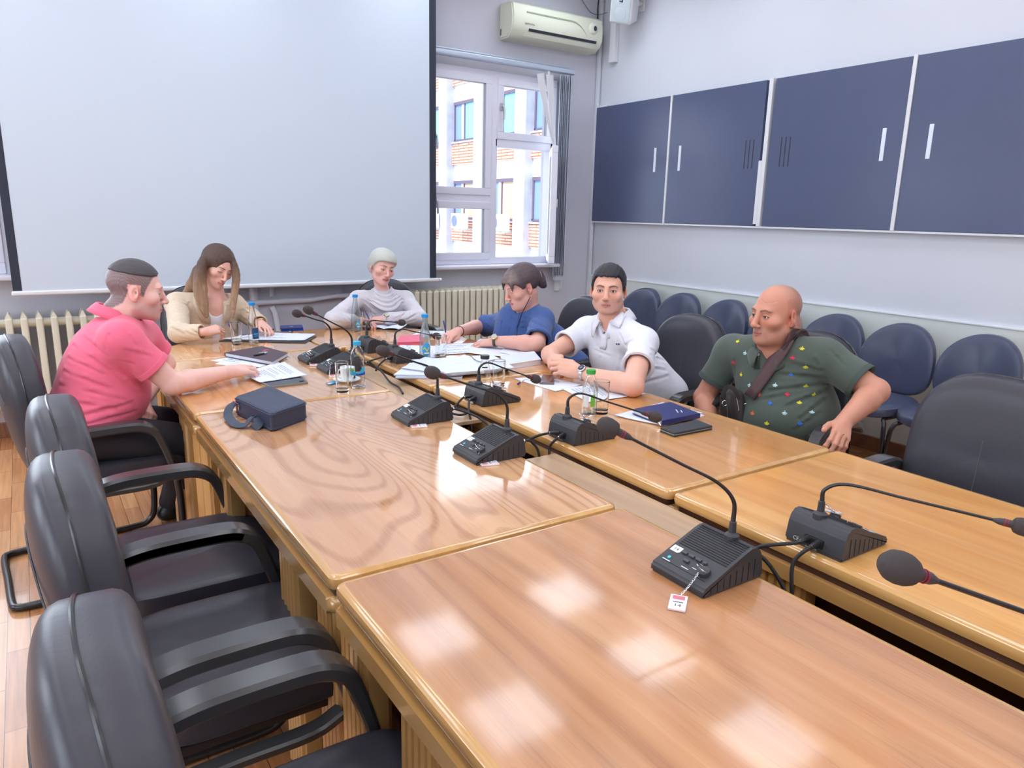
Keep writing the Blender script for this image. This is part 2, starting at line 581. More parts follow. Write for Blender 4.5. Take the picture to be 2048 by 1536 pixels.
def plain_window(n, x0, x1, z0, z1, axis, pos, sign, label):
    """frame with one mullion and transom, panes"""
    w = thing('window_%d' % n, label, 'window')
    w['kind'] = 'structure'
    mb, gl = MB(), MB()
    rect_frame(mb, x0, x1, z0, z1, 0.07, 0, 0.08)
    xm = (x0 + x1) / 2
    mb.box((xm, 0, (z0 + z1) / 2), (0.09, .08, z1 - z0 - .1), .006)
    mb.box((xm, 0, z0 + .58 * (z1 - z0)), (x1 - x0 - .1, .07, .07), .006)
    gl.box((xm, 0, (z0 + z1) / 2), (x1 - x0 - .12, .005, z1 - z0 - .12))
    if axis == 0: f = lambda q: (q[0], pos + q[1], q[2])
    else: f = lambda q: (pos + q[1], q[0], q[2])
    for q in (mb, gl): q.v = [f(a) for a in q.v]
    obj('window_frame', mb, M_frame, w); obj('pane', gl, M_glass, w)
    sl = MB().box(((x0 + x1) / 2, -0.08 * sign, z0 - .017), (x1 - x0 + .1, .16, .034), .01)
    sl.v = [f(a) for a in sl.v]
    obj('window_sill', sl, M_frame, w)


plain_window(2, WIN2[0], WIN2[1], WIN2[2], WIN2[3], 0, WALL_Y + .03, 1, 'white framed window left of the projector screen')
for k, (a, b_, c, d) in enumerate(LEFTW):
    plain_window(3 + k, a, b_, c, d, 1, LEFT_X - .03, -1, ('far', 'middle', 'near')[k] + ' white framed window in the left wall')

# --- vertical blind: head rail, gathered slats, two slats hanging astray, bottom weights
M_blind = mat('blind_fabric', (206, 216, 226), 0.8, bump=(300, 0.2), noise=(40, .04))
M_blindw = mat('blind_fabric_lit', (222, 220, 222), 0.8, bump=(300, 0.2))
M_alu = mat('aluminium', (190, 200, 214), 0.35, metal=0.5)
vb = thing('vertical_blind', 'grey vertical blind gathered at the right end of its aluminium rail', 'blind', (4.15, WALL_Y - .1, 2.75))
B = (4.15, WALL_Y - .1, 2.75)
rl = MB().box((3.42, WALL_Y - 0.085, 2.752), (1.72, 0.055, 0.045), 0.010, 3).box((3.42, WALL_Y - .012, 2.80), (1.72, .022, .012), .003)
obj('head_rail', rl, M_alu, vb, B)
for k in range(7):
    x = 4.125 + 0.020 * k
    sl = MB()
    pts = [(x + .003 * math.sin(z * 3 + k), WALL_Y - 0.085 + .004 * math.sin(z * 2.3 + k * 2), z) for z in np.linspace(2.72, 0.94, 22)]
    sl.sweep(pts, [(-.0012, -.050), (.0012, -.050), (.003, 0), (.0012, .050), (-.0012, .050), (.0005, 0)], up=(0.55, 0.83, 0))
    obj('slat', sl, M_blind, vb, B)
for (x0, x1, zb) in ((3.90, 4.085, 2.07), (4.00, 4.095, 2.05)):
    sl = MB()
    pts = [(x0 + (x1 - x0) * (t ** 1.15), WALL_Y - .10, 2.70 - (2.70 - zb) * t) for t in np.linspace(0, 1, 14)]
    sl.sweep(pts, [(-.045, -.001), (.045, -.001), (.045, .001), (-.045, .001)], up=(0.15, -1, 0.05), scale=[1 - .75 * t for t in np.linspace(0, 1, 14)])
    obj('slat', sl, M_blindw, vb, B)
obj('slat_carrier', MB().box((3.99, WALL_Y - .09, 2.71), (.02, .03, .04), .003).box((4.02, WALL_Y - .09, 2.66), (.014, .02, .03), .003), M_white, vb, B)
obj('bottom_weight', MB().box((4.19, WALL_Y - .085, 0.925), (.10, .035, .05), .004), M_blind, vb, B)
obj('pull_cord', MB().tube([(4.262, WALL_Y - .06, 2.73), (4.266, WALL_Y - .05, 1.8), (4.262, WALL_Y - .05, 1.1)], .003, 6), M_white, vb, B)
struct('trim_4', MB().box((4.29, WALL_Y - .012, 1.86), (.035, .024, 1.62), .004), M_frame, 'white strip down the right side of the window opening', 'trim')
t = tag(obj('cable_box', MB().box((4.225, WALL_Y - .022, .845), (.045, .04, .10), .006).box((4.268, WALL_Y - .015, .865), (.026, .028, .12), .005), M_white), 'small white cable box on the wall below the blind', 'cable box')

# --- outside: wing of the neighbouring building, seen through the window
M_conc = mat('concrete_column', (196, 198, 216), 0.9, noise=(2.5, 0.12))
M_concw = mat('concrete_band', (238, 236, 232), 0.9, noise=(1.0, 0.03))
M_dark = mat('dark_window_frame', (120, 108, 130), 0.6)
M_tint = mat('tinted_glass', (150, 222, 226), 0.1, spec=0.6)
M_tintb = mat('blue_glass', (140, 168, 214), 0.1, spec=0.6)
M_curt = mat('drawn_curtain', (214, 190, 170), 0.8)


def brick_mat():
    m = bpy.data.materials.new('facade_brick'); m.use_nodes = True
    nt = m.node_tree; L = nt.links.new; b = nt.nodes['Principled BSDF']
    tc = nt.nodes.new('ShaderNodeTexCoord'); mp = nt.nodes.new('ShaderNodeMapping')
    mp.inputs['Rotation'].default_value = (math.radians(-90), math.radians(-90), 0)
    sx = nt.nodes.new('ShaderNodeSeparateXYZ'); cx = nt.nodes.new('ShaderNodeCombineXYZ')
    L(tc.outputs['Object'], sx.inputs[0]); L(sx.outputs['Y'], cx.inputs['X']); L(sx.outputs['Z'], cx.inputs['Y'])
    br = nt.nodes.new('ShaderNodeTexBrick')
    br.inputs['Brick Width'].default_value = .8; br.inputs['Row Height'].default_value = .11; br.inputs['Scale'].default_value = 1
    br.inputs['Mortar Size'].default_value = .022
    br.inputs['Color1'].default_value = srgb(232, 214, 202); br.inputs['Color2'].default_value = srgb(220, 194, 178); br.inputs['Mortar'].default_value = srgb(196, 122, 92)
    L(cx.outputs[0], br.inputs['Vector']); L(br.outputs['Color'], b.inputs['Base Color'])
    b.inputs['Roughness'].default_value = .9
    return m


M_brick = brick_mat()
FX = 15.0
bd = thing('office_building', 'pale brick and concrete office wing seen through the window', 'building', (FX, 24, -4))
B = (FX, 24, -4)
Y0, Y1, ST = 16.0, 36.0, 3.06
obj('wall', MB().box((FX + .75, 26, 1.5), (1.2, 20, 15)), M_concw, bd, B)
for k in range(-2, 3):
    z = 1.2 + ST * k
    obj('brick_band', MB().box((FX + .12, 26, z - .42), (.12, 20, .84)), M_brick, bd, B)
    obj('sill_band', MB().box((FX + .10, 26, z + .02), (.20, 20, .06)), M_conc, bd, B)
for y in np.arange(16.3, 36, 2.85):
    obj('column', MB().box((FX, y, 1.5), (.42, .70, 15), .02), M_conc, bd, B)
for ci, y in enumerate(np.arange(16.3, 33, 2.85)):
    for k in range(-2, 3):
        z = 1.26 + ST * k
        y0, y1 = y + .42, y + 2.43
        if y1 < 19.5: continue
        w = MB(); yy = (y0 + y1) / 2
        for (c, sz) in (((FX + .14, yy, z + .04), (.08, y1 - y0, .08)), ((FX + .14, yy, z + 1.47), (.10, y1 - y0, .12)),
                        ((FX + .14, y0 + .04, z + .75), (.08, .08, 1.4)), ((FX + .14, y1 - .04, z + .75), (.08, .08, 1.4)),
                        ((FX + .14, y0 + 1.18, z + .75), (.07, .06, 1.4))): w.box(c, sz)
        wo = obj('window', w, M_dark, bd, B)
        obj('pane', MB().box((FX + .15, y0 + .60, z + .75), (.01, 1.1, 1.4)).box((FX + .15, y0 + 1.36, z + .75), (.01, .18, 1.4), mi=2).box((FX + .15, y0 + 1.70, z + .75), (.01, .5, 1.4), mi=1),
            [M_tint if k != 0 else M_curt, M_tintb, M_concw], wo, B)
M_acw = mat('outdoor_unit_white', (240, 242, 240), .5)
M_fan = mat('fan_grille', (130, 140, 172), .6)
for i, (px, py) in enumerate(((878, 432), (937, 442), (1020, 447))):
    y = (28.3, 25.85, 22.85)[i]; z = 1.18
    a = thing('outdoor_air_unit', ('white outdoor air conditioner box left of the second facade column', 'white outdoor air conditioner box under the middle facade window', 'white outdoor air conditioner box under the right facade window, beside the open pane')[i],
              'air conditioner', (FX - .42, y, z - .3), group='outdoor units on the facade')
    obj('casing', MB().box((0, 0, .31), (.34, .84, .60), .03), M_acw, a)
    obj('fan_guard', MB().lathe([(0.001, 0), (.22, 0), (.22, .012), (.17, .012), (.165, .004), (.12, .004), (.115, .012), (.08, .012), (.075, .004), (0.001, .004)], (-.172, .12, .31), 28, Matrix.Rotation(math.radians(-90), 3, 'Y')), M_fan, a)
    for yy in (.3, -.3): obj('bracket', MB().box((.16, yy, -.02), (.5, .04, .04)), M_acw, a)

# --- projector screen
SY = 5.35
M_scr = mat('screen_fabric', (206, 218, 230), 0.9)
M_scrb = mat('screen_border', (46, 52, 66), 0.7)
ps = thing('projector_screen', 'large pulled down white projector screen with black side borders', 'projector screen', (1.36, SY, .96))
B = (1.36, SY, .96)
obj('fabric', MB().quad((-.048, SY, 3.40), (2.742, SY, 3.40), (2.742, SY, .97), (-.048, SY, .97), 8, 4).box((1.347, SY + .004, 2.18), (2.79, .002, 2.42)), M_scr, ps, B)
obj('border', MB().box((-.072, SY, 2.185), (.047, .003, 2.42)), M_scrb, ps, B)
obj('border', MB().box((2.771, SY, 2.185), (.057, .003, 2.42)), M_scrb, ps, B)
obj('bottom_bar', MB().box((1.36, SY, .958), (2.93, .022, .03), .010, 3).cyl((2.825, SY, .958), (2.845, SY, .958), .014), M_white, ps, B)
obj('roller_case', MB().box((1.36, SY, 3.44), (3.05, .10, .10), .02), M_white, ps, B)

# --- radiators and pipes
M_rad = mat('radiator_enamel', (226, 222, 202), 0.4)


def radiator(label, x0, n, pitch, y, z0, z1):
    t = thing('radiator', label, 'radiator', (x0 + n * pitch / 2, y, z0), group='cast iron radiators on the back wall')
    B = (x0 + n * pitch / 2, y, z0)
    spike = .010 if pitch > .065 else -.006
    for k in range(n):
        x = x0 + pitch * (k + .5)
        s = MB()
        w = pitch * (.5 if pitch > .065 else .80)
        s.box((x, y, (z0 + z1) / 2), (w * .55, .13, z1 - z0 - .03), .012, 3)
        s.box((x, y - .06, (z0 + z1) / 2), (w, .035, z1 - z0 - .04), .012, 3)
        s.box((x, y + .06, (z0 + z1) / 2), (w, .035, z1 - z0 - .04), .012, 3)
        s.prism([(-w * .5, z1 - .03), (w * .5, z1 - .03), (.004, z1 + spike), (-.004, z1 + spike)], -.07, .07, M=Matrix.Translation((x, y, 0)) @ Matrix.Rotation(math.radians(90), 4, 'X'))
        obj('section', s, M_rad, t, B)
    obj('header_pipe', MB().cyl((x0, y, z1 - .06), (x0 + n * pitch, y, z1 - .06), .028).cyl((x0, y, z0 + .06), (x0 + n * pitch, y, z0 + .06), .028), M_rad, t, B)
    for bx_ in (x0 + pitch * 3.5, x0 + pitch * (n - 2.5)): obj('bracket', MB().box((bx_, WALL_Y - .045, z1 - .12), (.03, .08, .03)), M_rad, t, B)
    return t


radiator('cream radiator with wide spaced sections left of the pilaster', -0.42, 13, .080, 5.47, .18, .82)
radiator('cream radiator with close fins under the window', 2.62, 16, .0595, 5.47, .22, .880)
hp = thing('heating_pipe', 'white heating pipe with bends on the back wall between the radiators', 'pipe', (1.45, 5.5, .8))
B = (1.45, 5.5, .8)
pm = MB()
pm.tube([(1.0, 5.50, .812), (1.72, 5.50, .822), (1.80, 5.48, .824)], .021, 12)
pm.tube([(1.78, 5.48, .824), (2.0, 5.48, .845), (2.35, 5.49, .84)], .018, 12)
pm.tube([(1.37, 5.515, 2.5), (1.37, 5.515, .1)], .030, 12)
obj('pipe', pm, M_frame, hp, B)
obj('pipe', MB().tube([(1.50, 5.515, 2.5), (1.50, 5.515, .86)], .018, 10).tube([(1.49, 5.5, .78), (1.51, 5.49, .74), (1.53, 5.49, .6), (1.53, 5.49, .1)], .020, 10), M_frame, hp, B)
obj('valve', MB().cyl((2.36, 5.49, .84), (2.46, 5.49, .84), .022).cyl((2.41, 5.49, .84), (2.41, 5.44, .86), .018).cyl((2.46, 5.49, .84), (2.62, 5.47, .80), .014), mat('old_brass', (150, 142, 140), .4, metal=.7), hp, B)

# --- air conditioner on the back wall
M_ac = mat('air_conditioner_shell', (222, 226, 206), 0.4)
M_acd = mat('vent_dark', (52, 54, 66), 0.6)
M_acg = mat('shell_groove', (158, 168, 142), 0.5)
ac = thing('air_conditioner', 'cream wall mounted air conditioner above the window', 'air conditioner', (4.0, WALL_Y, 2.95))
B = (4.0, WALL_Y, 2.95)
prof = [(0, 0), (-.12, 0.0), (-.175, .035), (-.205, .09), (-.21, .17), (-.19, .255), (-.16, .275), (0, .28)]
ACX0, ACX1 = 3.53, 4.50
sh = MB()
b = bmesh.new()
A = [b.verts.new((ACX0, WALL_Y + p[0], 2.935 + p[1])) for p in prof]
C_ = [b.verts.new((ACX1, WALL_Y + p[0], 2.935 + p[1])) for p in prof]
b.faces.new(A); b.faces.new(C_[::-1])
for i in range(len(prof)): b.faces.new((A[i], C_[i], C_[(i + 1) % 8], A[(i + 1) % 8]))
bmesh.ops.recalc_face_normals(b, faces=b.faces)
bmesh.ops.bevel(b, geom=[e for e in b.edges if abs(e.verts[0].co.x - e.verts[1].co.x) < 1e-6], offset=.012, segments=3, affect='EDGES')
sh.bm(b)
obj('shell', sh, M_ac, ac, B)
def acs(x, z):
    """point on the unit's curved front"""
    zz = z - 2.935
    for i in range(1, 6):
        (y0, a0), (y1, a1) = prof[i], prof[i + 1]
        if a0 <= zz <= a1: return (x, WALL_Y + y0 + (y1 - y0) * (zz - a0) / max(a1 - a0, 1e-6) - .001, z)
    return (x, WALL_Y - .2, z)
obj('air_outlet', MB().sweep([acs(x, 3.005) for x in np.linspace(3.70, 4.43, 10)], [(-.011, 0), (.011, 0), (.011, .004), (-.011, .004)], up=(0, -1, -.5)), M_acd, ac, B)
gr = [acs(x, 3.135) for x in np.linspace(3.67, 4.15, 8)] + [acs(4.15 + .17 * t, 3.135 - .10 * t ** 1.9) for t in np.linspace(.1, 1, 9)]
obj('groove', MB().sweep(gr, [(-.006, 0), (.006, 0), (.006, .004), (-.006, .004)], up=(0, -1, 0), scale=[1] * 9 + [1 - .9 * t for t in np.linspace(0, 1, 8)]), M_acg, ac, B)
q = acs(4.38, 3.11)
obj('dial', MB().lathe([(0.001, .012), (.03, .014), (.040, .008), (.050, 0)], q, 28, Matrix.Rotation(math.radians(90), 3, 'X')), M_ac, ac, B)
obj('display_eye', MB().sphere((q[0] + .012, q[1] - .014, q[2]), (.018, .004, .022), 20), M_acd, ac, B)
obj('brand_lettering', MB().text('SAMSUNG', .022, Matrix.Translation(acs(3.70, 3.045)) @ Matrix.Translation((0, -.003, 0)) @ Matrix.Rotation(math.radians(90), 4, 'X')), M_acd, ac, B)
obj('side_vent', MB().box((ACX0 - .001, WALL_Y - .03, 2.99), (.003, .012, .05)), M_acd, ac, B)
obj('flap', MB().sweep([acs(x, 2.972) for x in np.linspace(3.66, 4.44, 6)], [(-.018, 0), (.018, 0), (.018, .003), (-.018, .003)], up=(0, -1, -.7)), M_ac, ac, B)

# --- loudspeaker, duct and cables in the corner
spc = at(1250, 6, x=4.45)
spk = thing('wall_speaker', 'white loudspeaker tilted on its bracket high on the right wall', 'speaker', (4.60, spc[1], spc[2]))
M_gr = mat('speaker_grille', (196, 208, 214), .6, bump=(900, .3))
Rs = Matrix.Rotation(math.radians(-56), 4, 'Z') @ Matrix.Rotation(math.radians(0), 4, 'X')
Ts = Matrix.Translation(Vector((-.15, 0, 0))) @ Matrix.Rotation(math.radians(-60), 4, 'Z') @ Matrix.Rotation(math.radians(12), 4, 'Y') @ Matrix.Rotation(math.radians(24), 4, 'X')
bx = MB().box((0, 0, 0), (.20, .17, .30), .022, 3); bx.v = [tuple(Ts @ Vector(a)) for a in bx.v]
gg = MB().box((0, -.084, 0), (.168, .008, .268), .004); gg.v = [tuple(Ts @ Vector(a)) for a in gg.v]
lg = MB().box((0, -.090, .035), (.03, .003, .026), .001).box((0, -.0925, .035), (.016, .002, .006), mi=1); lg.v = [tuple(Ts @ Vector(a)) for a in lg.v]
cn = MB().lathe([(.055, 0), (.05, .002), (.02, .001), (.001, .002)], (0, -.089, -.07), 24, Matrix.Rotation(math.radians(90), 3, 'X')); cn.v = [tuple(Ts @ Vector(a)) for a in cn.v]
obj('cabinet', bx, M_white, spk); obj('grille', gg, M_gr, spk); obj('logo_badge', lg, [M_acd, M_white], spk); obj('woofer_dome', cn, M_gr, spk)
obj('bracket', MB().cyl((.045, .0, .02), (-.13, -.02, .02), .018).box((.042, 0, .02), (.014, .07, .12), .003), M_white, spk)
tag(obj('cable_duct', MB().box((WALL_X - .025, 5.385, 3.12), (.046, .075, .52), .005)), 'white vertical cable duct on the right wall below the loudspeaker', 'cable duct') if False else None
cd = MB().box((WALL_X - .026, 5.385, 3.13), (.05, .075, .54), .006)
tag(obj('cable_duct', cd, M_white), 'white vertical cable duct on the right wall below the loudspeaker', 'cable duct')
M_cab = mat('black_cable', (34, 34, 38), .45)
tag(obj('speaker_cable', MB().tube(spline([(4.44, 5.30, 3.46), (4.52, 5.50, 3.40), (4.57, 5.57, 3.26), (4.585, 5.58, 3.185), (4.6, 5.58, 3.16)], 6), .006, 6), M_cab), 'thin dark speaker cable drooping in the upper wall corner', 'cable')
tag(obj('wall_cable', MB().tube(spline([(4.36, 5.585, 3.42), (4.42, 5.585, 3.36), (4.50, 5.585, 3.30), (4.58, 5.57, 3.29), (4.62, 5.5, 3.30)], 6), .003, 6), mat('grey_cable', (120, 120, 126), .5)), 'thin grey wire curling on the back wall above the air conditioner', 'cable')
tag(obj('pipe_duct', MB().box((4.565, WALL_Y - .016, 3.185), (.135, .03, .028), .004), M_wallback), 'short pale pipe duct from the air conditioner to the corner', 'duct')

# --- dark sliding panels on the right wall
M_pan = mat('dark_panel_laminate', (82, 90, 120), 0.30, bump=(260, .06), noise=(3, .03))
M_panw = mat('panel_handle_white', (226, 236, 246), 0.4)
PZ0, PZ1 = 1.468, 2.490
PAN = [('dark blue grey wall panel next to the room corner', 4.615, 5.585, 4.752, 5.44, .35), ('dark blue grey wall panel second from the corner', 3.655, 4.585, 4.464, 3.759, .5),
       ('dark blue grey wall panel third from the corner', 2.598, 3.578, 2.717, 3.444, .7), ('dark blue grey wall panel furthest from the corner, cut by the picture edge', 1.35, 2.565, 2.425, 1.62, .9)]
for (lab, y0, y1, hy, vy, _) in PAN:
    t = thing('wall_panel', lab, 'wall panel', (WALL_X - .03, (y0 + y1) / 2, PZ0), group='dark panels along the right wall')
    B = (WALL_X - .03, (y0 + y1) / 2, PZ0)
    zz0 = PZ0 - .012
    obj('board', MB().box((WALL_X - .028, (y0 + y1) / 2, (zz0 + PZ1) / 2), (.028, y1 - y0, PZ1 - zz0), .002), M_pan, t, B)
    obj('handle', MB().box((WALL_X - .0435, hy, 1.985), (.005, .026, .20), .001), M_panw, t, B)
    sl = MB()
    for k in (-1, 0, 1): sl.box((WALL_X - .0425, vy + .036 * k, 1.98), (.002, .007, .205))
    obj('vent_slot', sl, M_acd if y1 < 5 else M_pan, t, B)
for i, (y, lab) in enumerate(((4.60, 'thin white upright strip between the first and second dark panels'), (3.615, 'white upright strip between the second and third dark panels'), (2.582, 'white upright strip between the third and fourth dark panels'))):
    mbt = MB().box((WALL_X - .03, y, (PZ0 + PZ1) / 2 - .004), (.034, (.022, .034, .026)[i], PZ1 - PZ0 + .02), .003)
    if i == 1: mbt.box((WALL_X - .032, y + .028, 1.70), (.036, .03, .46), .003)
    struct('trim_%d' % (5 + i), mbt, M_white, lab, 'trim')
struct('trim_8', MB().box((WALL_X - .02, 5.50, PZ1 + .006), (.04, .15, .02), .002).box((WALL_X - .02, 3.4, PZ0 - .02), (.04, 4.36, .014), .002), M_white, 'narrow white ledge under the dark wall panels', 'trim')

# --- ceiling lights (seen mirrored in the table varnish)
M_lamp = mat('lamp_diffuser', (255, 255, 255), .5, emit=((236, 244, 255), 8.0))
XS, YS = (-1.58, -0.21, 1.15, 2.52, 3.88), (4.85, 3.68, 2.55, 1.36, 0.18, -1.0, -2.2)
lamp0 = None
for ix, x in enumerate(XS):
    for iy, y in enumerate(YS):
        lab = 'square fluorescent ceiling light, row %d from the back wall, column %d from the right wall' % (iy + 1, len(XS) - ix)
        if lamp0 is None:
            lamp0 = thing('ceiling_light', lab, 'ceiling light', (x, y, CEIL), group='ceiling lights')
            f = MB(); w = .60
            for (cx, cy, sx, sy) in ((0, .29, .6, .02), (0, -.29, .6, .02), (.29, 0, .02, .56), (-.29, 0, .02, .56)): f.box((cx, cy, -.012), (sx, sy, .024), .003)
            for k in (-.14, 0, .14): f.box((k, 0, -.010), (.012, .56, .018))
            obj('lamp_frame', f, M_white, lamp0)
            obj('diffuser', MB().box((0, 0, -.004), (.555, .555, .006)), M_lamp, lamp0)
        else: dup(lamp0, (x, y, CEIL), 0, lab)
# ================================================================== tables
WOODS = [wood('veneer_brown', (136, 84, 50), (196, 136, 88), (214, 160, 110), (1.9, .22), 14, .24, contrast=.40, seed=3.1, coat=.75, coat_rough=.085),
         wood('veneer_flamed', (158, 102, 64), (222, 170, 124), (230, 184, 140), (2.4, .62), 34, .15, contrast=.62, seed=8.7),
         wood('veneer_tan', (166, 108, 68), (218, 164, 114), (230, 182, 132), (2.2, .5), 24, .15, contrast=.4, seed=1.3),
         wood('veneer_orange', (182, 116, 56), (222, 160, 86), (232, 178, 106), (1.6, .14), 18, .22, seed=5.9, contrast=.34, coat=.6, coat_rough=.1),
         wood('veneer_honey', (174, 114, 62), (218, 158, 94), (230, 176, 114), (1.8, .18), 20, .17, seed=12.4, contrast=.3)]
M_edge = wood('edge_moulding', (168, 116, 62), (200, 152, 88), (214, 170, 108), (1, .1), 8, .22, contrast=.12, seed=2.2)
M_groove = mat('moulding_groove', (74, 46, 34), .4)
M_mod = mat('modesty_panel', (70, 42, 36), .35)
TT = 0.75


def inset(poly, d):
    """polygon moved outwards by d (counter-clockwise)"""
    n = len(poly); out = []
    for i in range(n):
        p0, p1, p2 = (np.array(poly[(i + k) % n], float) for k in (-1, 0, 1))
        a, b = p1 - p0, p2 - p1
        a /= max(np.linalg.norm(a), 1e-9); b /= max(np.linalg.norm(b), 1e-9)
        na, nb = np.array([a[1], -a[0]]), np.array([b[1], -b[0]])
        nn = na + nb; nn /= max(np.linalg.norm(nn), 1e-9)
        out.append(p1 + nn * d / max(nn @ na, .4))
    return [tuple(q) for q in out]


def rrect(x0, x1, y0, y1, r, n=5):
    P = []
    for (cx, cy, a0) in ((x1 - r, y0 + r, -90), (x1 - r, y1 - r, 0), (x0 + r, y1 - r, 90), (x0 + r, y0 + r, 180)):
        for k in range(n + 1):
            a = math.radians(a0 + 90 * k / n)
            P.append((cx + r * math.cos(a), cy + r * math.sin(a)))
    return P


def fluted(mb, c, w, d, h, axis):
    """upright board with five half-round flutes on both wide faces"""
    x, y = c
    mb.box((x, y, h / 2), (d, w, h) if axis == 'x' else (w, d, h), .004)
    for sgn in (-1, 1):
        for k in range(5):
            o = (k - 2) * w / 5.4
            p = (x + sgn * d / 2, y + o) if axis == 'x' else (x + o, y + sgn * d / 2)
            mb.cyl((p[0], p[1], 0.01), (p[0], p[1], h), w / 12, n=8)


def table(label, outline, wd, legs, panel, group='wooden meeting table sections'):
    cx, cy = np.mean([p[0] for p in outline]), np.mean([p[1] for p in outline])
    B = (cx, cy, 0)
    t = thing('meeting_table', label, 'table', B, group=group)
    o = inset(outline, -.0045)
    obj('tabletop', MB().prism(inset(o, -.016), TT - .030, TT, .003), wd, t, B)
    n = len(o)
    e = MB()
    prof = [(-.018, -.016), (-.010, -.017), (-.002, -.012), (.0, -.004), (0, .004), (-.002, .011), (-.010, .0165), (-.018, .0165)]
    e.sweep([(p[0], p[1], TT - .0163) for p in o], [(-a - .0, b) for a, b in prof] if False else [(a, b) for a, b in prof], up=(0, 0, 1), closed=True)
    obj('edge_moulding', e, M_edge, t, B)
    obj('groove', MB().prism(inset(o, -.014), TT - .052, TT - .030), M_groove, t, B)
    obj('lower_rail', MB().prism(inset(o, .004), TT - .088, TT - .050, .017, 4), M_edge, t, B)
    for (x, y, ax) in legs:
        l = MB(); fluted(l, (x, y), .135, .045, TT - .085, ax)
        obj('leg', l, M_edge, t, B)
    pm = MB()
    for (a, b, c, d) in panel: pm.box(((a + b) / 2, (c + d) / 2, .36), (max(b - a, .018), max(d - c, .018), .60))
    obj('modesty_panel', pm, M_mod, t, B)
    return t


XL0, XL1, XR0, XR1 = 0.450, 1.256, 1.430, 2.222
SEG = [(-.13, 1.335), (1.335, 2.795), (2.795, 3.87)]


def legs_for(x0, x1, y0, y1):
    o = []
    for x in (x0 + .045, x1 - .045):
        for y in (y0 + .075, y0 + .37, y1 - .37, y1 - .075): o.append((x, y, 'x'))
    return o


LAB = [['left front meeting table section in brown veneer, nearest the viewer', 'left middle meeting table section with strongly flamed veneer, under the blue shoulder bag', 'left rear meeting table section under the dark notebook'],
       ['right front meeting table section in orange veneer, carrying the nearest right microphone', 'right middle meeting table section under the navy folder and black wallet', 'right rear meeting table section covered with papers and white folders']]
for k, (y0, y1) in enumerate(SEG):
    table(LAB[0][k], rrect(XL0, XL1, y0, y1, .030, 5), WOODS[k], legs_for(XL0, XL1, y0, y1), [(.60, .60, y0 + .1, y1 - .1), (1.15, 1.15, y0 + .1, y1 - .1)])
    table(LAB[1][k], rrect(XR0, XR1, y0, y1, .030, 5), WOODS[(3, 4, 2)[k]], legs_for(XR0, XR1, y0, y1), [(1.53, 1.53, y0 + .1, y1 - .1), (2.07, 2.07, y0 + .1, y1 - .1)])
XM = 1.338
curve = []
for k in range(0, 19):
    a = math.radians(90 * k / 18)
    curve.append((math.cos(a) ** (2 / 2.35), math.sin(a) ** (2 / 2.35)))
right = [(XM, 3.835), (XR0 - .02, 3.835), (XR0, 3.87), (XR1, 3.87)] + [(XM + (XR1 - XM) * c, 3.89 + .66 * s) for c, s in curve]
left = [(2 * XM - x, y) for x, y in right[::-1]]
left = [(x if x > XL0 else XL0, y) for x, y in left]
table('rounded left end section of the meeting table, in front of the woman in beige', left, WOODS[2], [(.62, 4.1, 'x'), (1.1, 4.38, 'y')], [(1.2, 1.2, 3.95, 4.4)])
table('rounded right end section of the meeting table, in front of the woman in the headscarf', right, WOODS[4], [(2.08, 4.1, 'x'), (1.56, 4.38, 'y')], [(1.48, 1.48, 3.95, 4.4)])

# boards bridging the gap between the two table rows
M_board = wood('cover_board', (150, 118, 90), (186, 154, 122), (204, 176, 144), (2, .2), 16, .4, coat=.1, contrast=.3, seed=4.4)
for (y0, y1, lab) in ((2.33, 3.47, 'far grey brown cover board over the cable gap between the tables'), (1.13, 1.85, 'near grey brown cover board over the cable gap, in front of the second microphone')):
    tag(obj('cover_board', MB().box(((XL1 + XR0) / 2, (y0 + y1) / 2, TT - .042), (XR0 - XL1 - .016, y1 - y0, .015), .002), M_board), lab, 'board', 'boards over the cable gap')

# ================================================================== chairs
M_lea = mat('black_leather', (60, 60, 68), 0.36, bump=(160, .12), spec=.5)
M_arm = mat('armrest_plastic', (64, 64, 66), 0.22, spec=.6)
M_tube = mat('black_steel_tube', (34, 32, 34), 0.25, spec=.6)
M_stitch = mat('grey_stitching', (84, 84, 88), .7)


def perim(w, h, nt, nb):
    def f(u):
        c, s = math.cos(u), math.sin(u)
        n = nt if s >= 0 else nb
        return (w * math.copysign(abs(c) ** (2 / n), c), h * math.copysign(abs(s) ** (2 / n), s))
    return f


